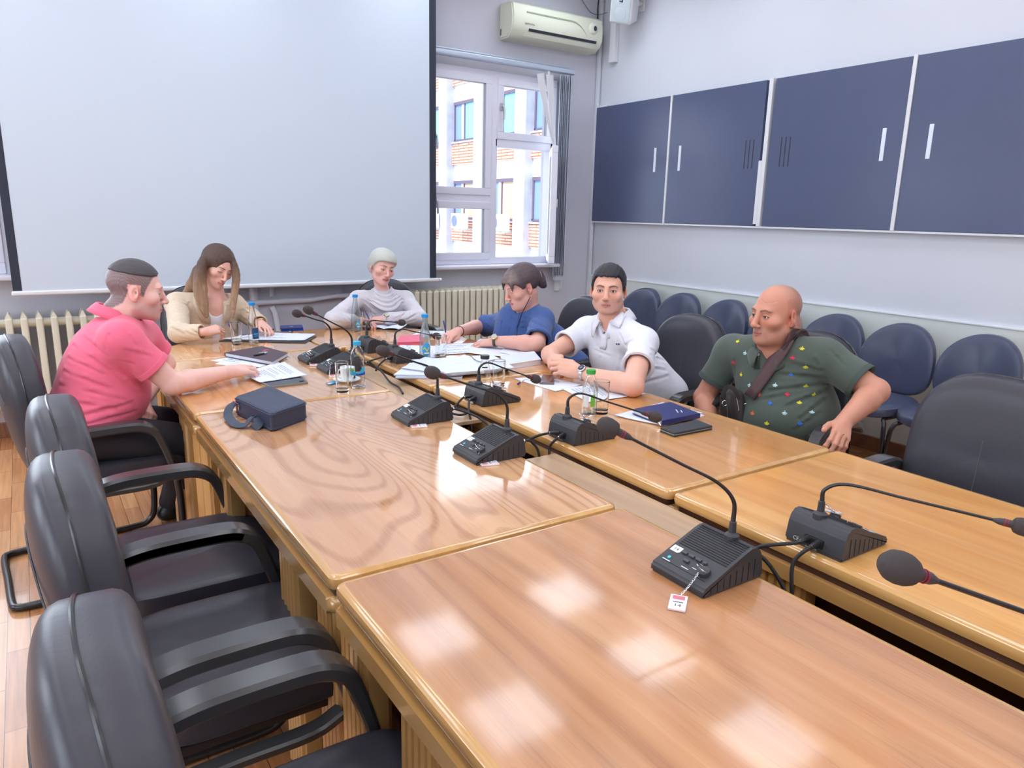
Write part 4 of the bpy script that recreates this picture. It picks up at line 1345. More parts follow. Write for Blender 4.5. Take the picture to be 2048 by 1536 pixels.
def oval(prof, zc, hz, a, w):
    f = rad(prof)
    mb = wrap(f, zc - hz, zc + hz, a - w, a + w, 36, 0, lambda u, v: (2 * u - 1) ** 2 + (2 * v - 1) ** 2 < 1, 28)
    q = wrap(lambda z: f(z) + .0006, zc - hz * .30, zc + hz * .42, a - w * .75, a + w * .75, 30, 1, lambda u, v: abs(v - .5 - .28 * math.sin(u * 9)) < .17, 16)
    mb.add(q.v, q.f, 1)
    q = wrap(lambda z: f(z) + .0006, zc - hz * .62, zc - hz * .40, a - w * .6, a + w * .6, 20, 2, None, 3)
    mb.add(q.v, q.f, 2)
    return ('label', mb, [M_lblue, M_yel, M_lbl])


p = at(712, 663, z=TT); a = TOCAM(p)
bottle('bottle with blue cap and oval label left of the writing woman in the headscarf', p, P_long, M_frost, M_capb, [oval(P_long, .050, .030, a + .8, .75), lab_rect(P_long, .025, .075, a - 1.4, .6, [M_navy])])
glass('drinking glass beside the bottle in front of the woman in the headscarf', at(734, 660, z=TT), .030, .12)
p = at(850, 717, z=TT); a = TOCAM(p)
bottle('tall frosted bottle with blue cap and oval blue and yellow label by the folder stack', p, P_long, M_frost, M_capb, [oval(P_long, .052, .036, a + .35, .85)])
glass('drinking glass next to the tall frosted bottle by the folder stack', at(882, 716, z=TT), .031, .12)
p = at(716, 774, z=TT); a = TOCAM(p)
f3 = rad(P_mid)
lb = wrap(f3, .058, .098, a - 1.6, a + 1.6, 40, 0, lambda u, v: v < .62 + .3 * math.sin(u * 8 + 1), 14)
q = wrap(lambda z: f3(z) + .0006, .058, .074, a - .2, a + 1.5, 20, 1, lambda u, v: v < .3 + .6 * u, 8); lb.add(q.v, q.f, 1)
q = wrap(lambda z: f3(z) + .0008, .072, .090, a - 1.5, a - .4, 14, 2, lambda u, v: abs(v - .5) < .5 - .4 * u, 8); lb.add(q.v, q.f, 2)
bottle('small plastic water bottle with cyan cap and blue wave label beside the coffee cup', p, P_mid, M_pet, M_capc, [('label', lb, [M_capc, M_deep, M_lgreen])])
glass('tall empty drinking glass in front of the coffee cup', at(685, 783, z=TT), .0285, .128)
p = at(969, 774, z=TT); a = TOCAM(p)
bottle('small clear bottle with black cap behind the right row microphone', p, P_small, M_gl, M_capk, [lab_rect(P_small, .090, .096, a, 1.2, [M_ink])], fill=.012)
glass('drinking glass next to the black capped bottle', at(997, 773, z=TT), .029, .118)
p = at(1178, 829, z=TT); a = TOCAM(p)
bottle('clear bottle with green cap and green and white label before the man in white', p, P_green, M_gl, M_capg, [lab_rect(P_green, .036, .078, a - .5, .75, [M_pale]), ('label', wrap(rad(P_green), .038, .086, a + .12, a + .75), M_lgreen)], fill=.01)
glass('drinking glass behind the green capped bottle', at(1201, 826, z=TT), .031, .128)

# --- coffee cup on its saucer with a sugar sachet
M_porc = mat('porcelain', (240, 242, 244), 0.15)
cp = at(694, 764, z=TT)
t = tag(obj('saucer', MB().lathe([(.0005, .003), (.028, .003), (.030, 0), (.034, .002), (.052, .010), (.060, .014), (.061, .016), (.052, .0125), (.034, .006), (.0005, .0055)], cp, 40), M_porc), 'white saucer under the coffee cup', 'saucer')
ct = thing('coffee_cup', 'small white coffee cup behind the drinking glass and water bottle', 'cup', (cp[0], cp[1], cp[2] + .006))
obj('cup', MB().lathe([(.0005, .0), (.022, 0), (.024, .004), (.031, .030), (.033, .062), (.0318, .0635), (.0305, .062), (.0285, .030), (.020, .006), (.0005, .005)], n=36), M_porc, ct)
ha = TOCAM(cp) - 1.1
hp_ = [(math.cos(ha) * r, math.sin(ha) * r, z) for r, z in ((.031, .052), (.043, .054), (.051, .043), (.049, .026), (.040, .018), (.029, .020))]
obj('handle', MB().tube(spline(hp_, 5), .0038, 8), M_porc, ct)
sp_ = at(662, 768, z=TT + .012)
tag(obj('sugar_sachet', MB().box(tuple(at(664, 766, z=TT + .004)), (.05, .03, .006), .002, R=rotz(.5)).box(tuple(at(660, 767, z=TT + .0078)), (.02, .012, .001), R=rotz(.5), mi=1).box(tuple(at(656, 766, z=TT + .0078)), (.006, .02, .001), R=rotz(.5), mi=2), [M_lblue, M_lbl, mat('sachet_orange', (226, 110, 70), .5)]), 'small blue and white sugar sachet beside the saucer', 'sachet')
bxp = at(708, 766, z=TT)
tag(obj('sugar_box', MB().box((bxp[0] + .01, bxp[1] + .06, TT + .032), (.030, .022, .064), .003).box((bxp[0] + .0095, bxp[1] + .06, TT + .012), (.0315, .0235, .02), mi=1), [M_porc, M_ink]), 'small white carton standing between the cup and the plastic bottle', 'carton')

# ================================================================== papers, folders, phones, bags
M_paper = mat('paper', (220, 226, 238), 0.8)
M_paperl = mat('paper_print', (170, 178, 196), 0.85)
M_fold = mat('white_folder', (212, 220, 234), 0.55)


def sheet(name, label, cat, corners, z, lines=0, group=None, curl=0.0, thick=.0006, m=None, rng=1, layers=1):
    """sheet of paper whose corners lie at the given table points (a, b, c, d in turn)"""
    C4 = [np.array([q[0], q[1], z]) for q in corners]
    B = tuple(sum(C4) / 4)
    R_ = random.Random(rng)
    fn = lambda u, v: curl * (abs(2 * u - 1) ** 3 * .6 + abs(2 * v - 1) ** 3 * .4) + .0008 * math.sin(u * 7 + rng) * math.sin(v * 5) * (1 if curl else 0)
    mb = MB()
    for k in range(layers):
        mb.quad(*[c + np.array([0, 0, k * .0012]) for c in C4], 14, 14, 0, fn)
    zt = (layers - 1) * .0012 + .0007
    if lines:
        for i in range(lines):
            v = .12 + .76 * i / lines
            u0, u1 = .12, .12 + .74 * R_.uniform(.35, 1)
            if R_.random() < .2: continue
            L_ = []
            n = 6
            for k in range(n):
                ua, ub = u0 + (u1 - u0) * k / n, u0 + (u1 - u0) * (k + .8) / n
                qd = []
                for (u, vv) in ((ua, v), (ub, v), (ub, v + .25 / lines), (ua, v + .25 / lines)):
                    P_ = (C4[0] * (1 - u) + C4[1] * u) * (1 - vv) + (C4[3] * (1 - u) + C4[2] * u) * vv
                    qd.append((P_[0], P_[1], P_[2] + fn(u, vv) + zt))
                mb.add(qd, [(0, 1, 2, 3)], 1)
    o = obj(name, mb, [m or M_paper, M_paperl], None, B)
    o.location = B
    sol = o.modifiers.new('thickness', 'SOLIDIFY'); sol.thickness = thick; sol.offset = -1
    return tag(o, label, cat, group)


def px4(*pts, z=TT): return [at(x, y, z=z) for (x, y) in pts]


# before the man in pink
sheet('paper_sheet', 'printed paper sheet under the hand of the man in pink', 'paper', px4((487, 754), (520, 771), (616, 756), (569, 729)), TT + .012, 16, curl=.002, rng=3, layers=2)
sheet('paper_sheet', 'second printed sheet sticking out under the right hand of the man in pink', 'paper', px4((500, 746), (530, 762), (600, 748), (556, 728)), TT + .0105, 0, rng=5)


def slab_px(name, label, cat, corners, z0, z1, m, bev=.002, extra=None):
    pts = [(at(x, y, z=z0)[0], at(x, y, z=z0)[1]) for (x, y) in corners]
    a = sum((pts[i][0] * pts[(i + 1) % 4][1] - pts[(i + 1) % 4][0] * pts[i][1]) for i in range(4))
    if a < 0: pts = pts[::-1]
    B = (sum(p[0] for p in pts) / 4, sum(p[1] for p in pts) / 4, z0)
    t = thing(name, label, cat, B)
    return t, pts, B


def phone_like(name, label, cat, corners, h, mb_body, m_screen, lens=False):
    t, pts, B = slab_px(name, label, cat, corners, TT, TT + h, mb_body)
    obj('body', MB().prism(pts, TT, TT + h, .002), mb_body, t, B)
    obj('screen', MB().prism(inset(pts, -.004), TT + h - .0006, TT + h + .0004), m_screen, t, B)
    return t, pts, B


M_phs = mat('phone_screen', (40, 42, 50), 0.08)
M_phb = mat('phone_silver', (150, 152, 150), 0.3, metal=.6)
t, pts, B = phone_like('smartphone', 'silver edged smartphone lying under the printed sheet beside the blue bag', 'phone', ((521, 766), (540, 777), (616, 768), (600, 755)), .010, M_phb, M_phs)
obj('camera_bump', MB().lathe([(.010, 0), (.010, .0025), (.007, .003), (.0005, .003)], tuple(at(603, 762, z=TT + .0102)), 20), M_phs, t, B)


def book(name, label, cat, corners, z0, h, m_cover, ang_marks=(), spine=0, m_pages=None):
    t, pts, B = slab_px(name, label, cat, corners, z0, z0 + h, m_cover)
    obj('pages', MB().prism(inset(pts, -.004), z0 + .002, z0 + h - .002), m_pages or M_paper, t, B)
    obj('cover', MB().prism(pts, z0, z0 + .0022, .0008).prism(pts, z0 + h - .0022, z0 + h, .0008), m_cover, t, B)
    a, b = np.array(pts[spine]), np.array(pts[(spine + 1) % 4])
    d = (b - a) / np.linalg.norm(b - a); n_ = np.array([-d[1], d[0]])
    obj('spine', MB().prism([tuple(a), tuple(b), tuple(b + n_ * .004), tuple(a + n_ * .004)], z0, z0 + h, .0008), m_cover, t, B)
    return t, pts, B


M_note = mat('notebook_plum', (78, 62, 72), 0.5, bump=(300, .08))
M_pink = mat('print_magenta', (206, 60, 100), 0.5)
t, pts, B = book('notebook', 'dark plum notebook with a pink print lying before the man in pink', 'notebook', ((449, 713), (546, 731), (577, 713), (524, 699)), TT + .005, .020, M_note, spine=3)
q = at(531, 700, z=TT + .0255)
mk = MB().box(tuple(q), (.035, .020, .0004), R=rotz(.6)).box((q[0] - .03, q[1] - .05, q[2]), (.05, .003, .0004), R=rotz(.6), mi=1).box((q[0] - .02, q[1] - .06, q[2]), (.05, .003, .0004), R=rotz(.6), mi=1)
obj('cover_print', mk, [M_pink, M_lbl], t, B)
q0, q1 = at(508, 711, z=TT + .029), at(528, 707, z=TT + .029)
tag(obj('pen', MB().tube([tuple(q0), tuple(q0 * .2 + q1 * .8), tuple(q1)], [.0045, .0045, .0035], 8).cyl(tuple(q1), tuple(q1 + (q1 - q0) * .25), .0048, mi=1), [M_black, M_chrome]), 'black pen with chrome end lying on the dark plum notebook', 'pen')
sheet('paper_sheet', 'white sheet under the dark plum notebook', 'paper', px4((421, 722), (520, 735), (580, 716), (515, 703)), TT + .0015, 8, rng=8)
sheet('paper_sheet', 'lower white sheet peeking out left of the dark plum notebook', 'paper', px4((430, 728), (500, 737), (560, 722), (480, 708)), TT + .0006, 0, rng=9)

# before the woman in beige
sheet('paper_stack', 'printed sheets in a dark cover before the woman in beige', 'document', px4((440, 681), (608, 684), (632, 671), (530, 667)), TT + .006, 14, curl=.004, rng=12, layers=2)
pc = px4((438, 683), (610, 687), (633, 674), (500, 669))
t, pts, B = slab_px('document_cover', 'black document cover under the printed sheets of the woman in beige', 'folder', ((438, 683), (610, 687), (633, 674), (500, 669)), TT, TT + .005, M_black)
obj('cover', MB().prism(pts, TT, TT + .005, .0012), M_black, t, B)
t, pts, B = phone_like('smartphone', 'dark smartphone lying by the left hand of the woman in beige', 'phone', ((516, 661), (534, 664), (548, 660), (530, 657)), .008, M_black, M_phs)
M_blu = mat('folder_blue', (28, 84, 206), 0.45)
M_blud = mat('folder_dark_blue', (36, 46, 110), 0.45)
t, pts, B = slab_px('blue_folder', 'bright blue folder beyond the left hand of the woman in beige', 'folder', ((562, 663), (607, 661), (605, 654), (562, 656)), TT, TT + .014, M_blu)
obj('cover', MB().prism(pts, TT, TT + .014, .003), M_blu, t, B)
t, pts, B = slab_px('navy_booklet', 'navy booklet lying on the bright blue folder', 'booklet', ((560, 659), (606, 657), (603, 651), (560, 653)), TT + .0145, TT + .020, M_blud)
obj('cover', MB().prism([tuple(q) for q in pts], TT + .0145, TT + .021, .002), M_blud, t, B)
obj('emblem', MB().sphere((B[0], B[1], TT + .021), (.012, .004, .0006), 10), M_lbl, t, B)

# before the woman in the headscarf
t, pts, B = slab_px('open_notebook', 'open black notebook under the writing hands of the woman in the headscarf', 'notebook', ((735, 658), (800, 662), (822, 648), (757, 643)), TT, TT + .008, M_black)
obj('cover', MB().prism(pts, TT, TT + .004, .001), M_black, t, B)
PP = inset(pts, -.006)
mid = [(np.array(PP[0]) + np.array(PP[1])) / 2, (np.array(PP[2]) + np.array(PP[3])) / 2]
for k in (0, 1):
    a, b, c, d = (PP[0], mid[0], mid[1], PP[3]) if k == 0 else (mid[0], PP[1], PP[2], mid[1])
    pg = MB().quad(*[(q[0], q[1], TT + .004) for q in (a, b, c, d)], 10, 4, 0, lambda u, v: .010 * math.sin(math.pi * min(1, max(0, (u if k == 0 else 1 - u)))) ** .7 * .8 + .004 * ((1 - u) if k == 0 else u) + .0006)
    obj('page', pg, M_paper, t, B)

# before the woman in blue: pink folder, loose sheets
M_pkf = mat('folder_pink', (226, 108, 132), 0.5)
t, pts, B = slab_px('pink_folder', 'pink folder behind the farthest right microphones', 'folder', ((793, 690), (846, 688), (846, 674), (800, 676)), TT, TT + .016, M_pkf)
obj('cover', MB().prism(pts, TT, TT + .004, .001).prism(pts, TT + .012, TT + .016, .001), M_pkf, t, B)
obj('pages', MB().prism(inset(pts, -.004), TT + .003, TT + .013), M_pkf, t, B)
SG = 'loose sheets before the woman in blue'
sheet('paper_sheet', 'sheet the woman in blue writes on', 'paper', px4((820, 672), (905, 672), (925, 662), (840, 662)), TT + .001, 8, SG, rng=21)
sheet('paper_sheet', 'sheet under the pink folder reaching to the frosted bottle', 'paper', px4((790, 712), (870, 716), (880, 692), (800, 690)), TT + .0008, 0, SG, rng=22)
sheet('paper_sheet', 'large sheet behind the drinking glass by the frosted bottle', 'paper', px4((868, 712), (960, 706), (1000, 684), (880, 690)), TT + .003, 6, SG, curl=.003, rng=23)
sheet('paper_sheet', 'sheet under the watch hand of the woman in blue', 'paper', px4((930, 708), (1010, 716), (1060, 700), (960, 680)), TT + .006, 0, SG, curl=.003, rng=24)
sheet('paper_sheet', 'sheet close to the table edge under the forearm of the woman in blue', 'paper', px4((1000, 708), (1044, 718), (1066, 706), (1012, 694)), TT + .009, 0, SG, curl=.002, rng=25)
sheet('sticky_note', 'small cream note beneath the writing hand of the woman in blue', 'note', px4((893, 682), (905, 685), (920, 676), (900, 673)), TT + .006, 0, None, rng=26, m=mat('note_cream', (240, 228, 216), .8))
# white folders in a fanned stack, the lowest jutting over the gap
FG = 'white folders in the fanned stack'
FOLD = [('lowest white folder of the fanned stack, jutting over the gap', ((790, 757), (924, 758), (930, 742), (815, 740)), 0),
        ('second white folder from below in the fanned stack', ((787, 752), (880, 753), (1000, 745), (820, 728)), 1),
        ('third white folder from below, its dark edges showing fanned', ((803, 738), (905, 752), (1010, 742), (850, 716)), 2),
        ('topmost white folder of the fanned stack, with a faint stamp', ((822, 722), (893, 749), (1030, 738), (985, 712)), 3)]
M_fedge = mat('folder_edge', (120, 128, 146), .6)
for (lab, cs, k) in FOLD:
    z0 = TT + .001 + .0085 * k
    t, pts, B = slab_px('white_folder', lab, 'folder', cs, z0, z0 + .007, M_fold)
    t['group'] = FG
    obj('cover', MB().prism(pts, z0 + .0046, z0 + .007, .0006).prism(inset(pts, -.001), z0, z0 + .002, .0004), M_fold, t, B)
    obj('pages', MB().prism(inset(pts, -.003), z0 + .0018, z0 + .0048), M_fedge if k == 2 else M_paper, t, B)
    if k == 3:
        q = at(919, 726, z=z0 + .0074)
        obj('stamp', MB().text('OPĆINA', .016, Matrix.Translation(Vector(q)) @ Matrix.Rotation(math.radians(-28), 4, 'Z')), M_paperl, t, B)
# ring binder and clip beside the clasped hands
t, pts, B = slab_px('ring_binder', 'thick white document pack with a black spine clip by the clasped hands', 'binder', ((1007, 741), (1082, 729), (1068, 712), (1000, 722)), TT, TT + .03, M_fold)
obj('pages', MB().prism(inset(pts, -.003), TT + .004, TT + .024), M_paper, t, B)
obj('cover', MB().prism(pts, TT, TT + .004, .001).prism(pts, TT + .024, TT + .028, .001), M_fold, t, B)
q = at(1004, 733, z=TT + .014)
cl_ = MB()
cl_.lathe([(.013, -.05), (.0145, -.045), (.0145, .045), (.013, .05)], tuple(q), 16, Matrix.Rotation(math.radians(90), 3, 'X') @ Matrix.Rotation(math.radians(0), 3, 'Z'))
obj('spine_clip', cl_, M_black, t, B)
q = at(962, 722, z=TT + .036)
tag(obj('reading_glasses', MB().tube(spline([tuple(at(948, 718, z=TT + .037)), tuple(at(955, 722, z=TT + .04)), tuple(at(962, 724, z=TT + .04)), tuple(at(972, 724, z=TT + .04)), tuple(at(985, 720, z=TT + .038))], 4), .002, 6).tube([tuple(at(948, 718, z=TT + .037)), tuple(at(944, 713, z=TT + .037)), tuple(at(930, 708, z=TT + .036))], .0016, 6), mat('brown_frame', (96, 70, 60), .4)), 'brown reading glasses lying on the papers behind the black capped bottle', 'glasses')

# before the man in white: sheets, phone, pen
WG = 'sheets before the man in white'
sheet('paper_sheet', 'sheet under the smartphone and pen of the man in white', 'paper', px4((1028, 758), (1112, 784), (1165, 770), (1085, 752)), TT + .001, 8, WG, curl=.002, rng=31)
sheet('paper_sheet', 'sheet behind the green capped bottle reaching to the table edge', 'paper', px4((1122, 778), (1178, 806), (1292, 789), (1228, 766)), TT + .0015, 12, WG, curl=.003, rng=32)
t, pts, B = phone_like('smartphone', 'brown smartphone before the clasped hands of the man in white', 'phone', ((1079, 769), (1108, 770), (1108, 755), (1085, 753)), .011, mat('phone_brown', (120, 104, 104), .35), mat('phone_screen_brown', (86, 64, 66), .1))
q0, q1 = at(1036, 768, z=TT + .008), at(1052, 756, z=TT + .008)
tag(obj('pen', MB().tube([tuple(q0), tuple(q0 * .75 + q1 * .25)], .0046, 8).cyl(tuple(q0 * .75 + q1 * .25), tuple(q1), .0038, .002, 8, mi=1), [M_blud, M_lbl]), 'small white and navy pen on the sheet before the man in white', 'pen')

# before the man in green: navy folder on sheets, black wallet
sheet('paper_sheet', 'white sheets under the navy folder, corner turned toward the viewer', 'paper', px4((1228, 833), (1318, 852), (1405, 829), (1325, 808)), TT + .002, 0, None, curl=.005, rng=41, layers=2)
sheet('paper_sheet', 'lower white sheet jutting right of the navy folder', 'paper', px4((1250, 836), (1330, 852), (1409, 831), (1380, 818)), TT + .0006, 0, None, rng=42)
M_navf = mat('folder_navy', (44, 50, 104), 0.4, bump=(400, .06))
t, pts, B = book('navy_folder', 'navy folder with pale print lying before the man in green', 'folder', ((1264, 827), (1324, 851), (1400, 836), (1340, 812)), TT + .008, .018, M_navf, spine=1)
q = at(1354, 822, z=TT + .0264)
obj('cover_print', MB().box(tuple(q), (.045, .004, .0004), R=rotz(.95)).box((q[0] + .012, q[1] - .012, q[2]), (.03, .004, .0004), R=rotz(.95)), M_pale, t, B)
q0 = at(1318, 845, z=TT + .016)
tag(obj('chrome_pen', MB().cyl(tuple(at(1322, 851, z=TT + .006)), tuple(at(1316, 842, z=TT + .020)), .0045).cyl(tuple(at(1379, 824, z=TT + .028)), tuple(at(1379, 816, z=TT + .028)), .0014), M_chrome), 'chrome pen end showing at the corner of the navy folder', 'pen')
M_wal = mat('wallet_black', (54, 56, 60), 0.5, bump=(260, .15))
t, pts, B = slab_px('wallet', 'long black leather wallet lying near the navy folder', 'wallet', ((1320, 864), (1348, 875), (1424, 860), (1393, 848)), TT, TT + .018, M_wal)
obj('wallet_half', MB().prism(pts, TT, TT + .008, .003), M_wal, t, B)
obj('wallet_half', MB().prism(pts, TT + .0085, TT + .018, .004), M_wal, t, B)
obj('zip', MB().tube([(pts[i][0], pts[i][1], TT + .0083) for i in (0, 1, 2, 3)], .0012, 5), M_phb, t, B)

# --- dark blue shoulder bag with its strap
M_bag = mat('bag_leather', (52, 60, 82), 0.42, bump=(240, .12))
M_strap = mat('bag_strap', (62, 72, 88), 0.6, bump=(500, .2))
top = [at(468, 793, z=TT + .068), at(543, 827, z=TT + .068), at(614, 803, z=TT + .068), at(537, 768, z=TT + .072)]
Pb = [(q[0], q[1]) for q in top]
if sum((Pb[i][0] * Pb[(i + 1) % 4][1] - Pb[(i + 1) % 4][0] * Pb[i][1]) for i in range(4)) < 0: Pb = Pb[::-1]
cx, cy = sum(q[0] for q in Pb) / 4, sum(q[1] for q in Pb) / 4
B = (cx, cy, TT)
bag = thing('shoulder_bag', 'dark blue leather shoulder bag lying flat on the left table', 'bag', B)
def rounded(P, r, n=5):
    out = []
    for i in range(len(P)):
        p0, p1, p2 = (np.array(P[(i + k) % len(P)]) for k in (-1, 0, 1))
        a = p1 + (p0 - p1) / np.linalg.norm(p0 - p1) * r; c = p1 + (p2 - p1) / np.linalg.norm(p2 - p1) * r
        for k in range(n + 1):
            s = k / n; out.append(tuple(a * (1 - s) ** 2 + 2 * p1 * s * (1 - s) + c * s * s))
    return out
Pr = rounded(Pb, .018)
obj('bag_body', MB().prism(Pr, TT + .001, TT + .066, .010, 4), M_bag, bag, B)
# soft top, sagging a little
tp = MB()
rings = []
for (s, z) in ((-.002, .060), (-.004, .066), (-.008, .0685), (-.03, .0675), (-.06, .066), (-.085, .0655)):
    R_ = inset(Pr, s) if s > -.02 else [tuple(np.array([cx, cy]) + (np.array(q) - [cx, cy]) * (1 + s * 8)) for q in Pr]
    rings.append([(q[0], q[1], TT + z) for q in R_])
n = len(Pr)
vs = [q for r in rings for q in r]
fs = [(i * n + k, i * n + (k + 1) % n, (i + 1) * n + (k + 1) % n, (i + 1) * n + k) for i in range(len(rings) - 1) for k in range(n)]
fs.append(tuple((len(rings) - 1) * n + k for k in range(n)))
obj('bag_flap', MB().add(vs, fs), M_bag, bag, B)
pp = inset(Pr, .0008)
obj('piping', MB().tube([(q[0], q[1], TT + .060) for q in pp] + [(pp[0][0], pp[0][1], TT + .060)], .0022, 6).tube([(q[0], q[1], TT + .010) for q in pp] + [(pp[0][0], pp[0][1], TT + .010)], .0018, 6), M_bag, bag, B)
c0_, c1_ = at(473, 812, z=TT + .045), at(480, 816, z=TT + .02)
obj('zip_puller', MB().tube([tuple(at(467, 803, z=TT + .05)), tuple(at(477, 808, z=TT + .05))], .003, 6).box(tuple(at(478, 815, z=TT + .035)), (.004, .007, .022), .001), M_chrome, bag, B)
st = MB()
pth = [at(x, y, z=z) for (x, y, z) in ((478, 803, TT + .04), (462, 812, TT + .035), (456, 830, TT + .014), (470, 848, TT + .010), (490, 850, TT + .012), (500, 838, TT + .030), (511, 832, TT + .036), (517, 846, TT + .022), (508, 857, TT + .006), (522, 852, TT + .004), (545, 838, TT + .004))]
st.sweep(spline([tuple(q) for q in pth], 6), [(-.016, -.0014), (.016, -.0014), (.016, .0014), (-.016, .0014)])
obj('strap', st, M_strap, bag, B)
# ================================================================== people: smooth blended solids turned into one skin
def V3(*a): return np.array(a, float)
def nrm(a): a = np.asarray(a, float); return a / max(np.linalg.norm(a), 1e-9)
def smin(a, b, k):
    if k <= 0: return np.minimum(a, b)
    h = np.clip(.5 + .5 * (b - a) / k, 0, 1)
    return b + (a - b) * h - k * h * (1 - h)


class RC:
    """tapered round limb"""
    def __init__(s, a, b, ra, rb=None):
        s.a, s.b, s.ra, s.rb = np.array(a, float), np.array(b, float), ra, ra if rb is None else rb
        s.c = (s.a + s.b) / 2; s.r = np.linalg.norm(s.b - s.a) / 2 + max(s.ra, s.rb)
    def ev(s, P, *_):
        ba = s.b - s.a
        t = np.clip(((P - s.a) @ ba) / max(ba @ ba, 1e-12), 0, 1)
        return np.linalg.norm(P - s.a - t[:, None] * ba, axis=1) - (s.ra + (s.rb - s.ra) * t)


class EL:
    """ellipsoid; R = columns of its axes"""
    def __init__(s, c, r, R=None):
        s.c, s.rr, s.R = np.array(c, float), np.array(r, float), R
        s.r = max(s.rr)
    def ev(s, P, *_):
        q = P - s.c
        if s.R is not None: q = q @ s.R
        k0 = np.linalg.norm(q / s.rr, axis=1); k1 = np.linalg.norm(q / s.rr ** 2, axis=1)
        return np.where(k1 > 1e-9, k0 * (k0 - 1) / np.maximum(k1, 1e-9), -min(s.rr))


class BX:
    def __init__(s, c, h, R=None, rd=.005):
        s.c, s.h, s.R, s.rd = np.array(c, float), np.array(h, float), R, rd
        s.r = np.linalg.norm(s.h)
    def ev(s, P, *_):
        q = P - s.c
        if s.R is not None: q = q @ s.R
        q = np.abs(q) - (s.h - s.rd)
        return np.linalg.norm(np.maximum(q, 0), axis=1) + np.minimum(q.max(axis=1), 0) - s.rd


class FN:
    """free function; never culled"""
    c, r = None, None
    def __init__(s, f): s.f = f
    def ev(s, P, *_): return s.f(P)


def HS(p, n):
    p, n = np.array(p, float), nrm(n)
    return FN(lambda P: (P - p) @ n)


class GR:
    """ops in order: ('u' join | 's' carve | 'i' keep inside, node, blend)"""
    def __init__(s, ops, frame=None, disp=None):
        s.ops, s.frame, s.disp = ops, frame, disp
        bs = [(n.c, n.r) for o, n, k in ops if o == 'u' and n.c is not None]
        c = np.mean([b[0] for b in bs], axis=0); r = max(np.linalg.norm(b[0] - c) + b[1] for b in bs)
        if frame is not None:
            O, R, sc = frame
            c = O + R @ (c * sc); r = r * sc
        s.c, s.r = c, r
    def ev(s, P, bc=None, br=0):
        sc = 1.0
        if s.frame is not None:
            O, R, sc = s.frame
            P = ((P - O) @ R) / sc
            if bc is not None: bc = ((bc - O) @ R) / sc; br = br / sc
        d = None
        for o, n, k in s.ops:
            if bc is not None and o != 'i' and n.c is not None:
                if np.linalg.norm(n.c - bc) - n.r - br > .028 / sc + k: continue
            if d is None and o != 'u': continue
            v = n.ev(P, bc, br)
            if v is None: continue
            if d is None: d = v
            elif o == 'u': d = smin(d, v, k)
            elif o == 's': d = -smin(-d, v, k)
            else: d = -smin(-d, -v, k)
        if d is None: return None
        d = d * sc
        if s.disp is not None: d = d + s.disp(P)
        return d


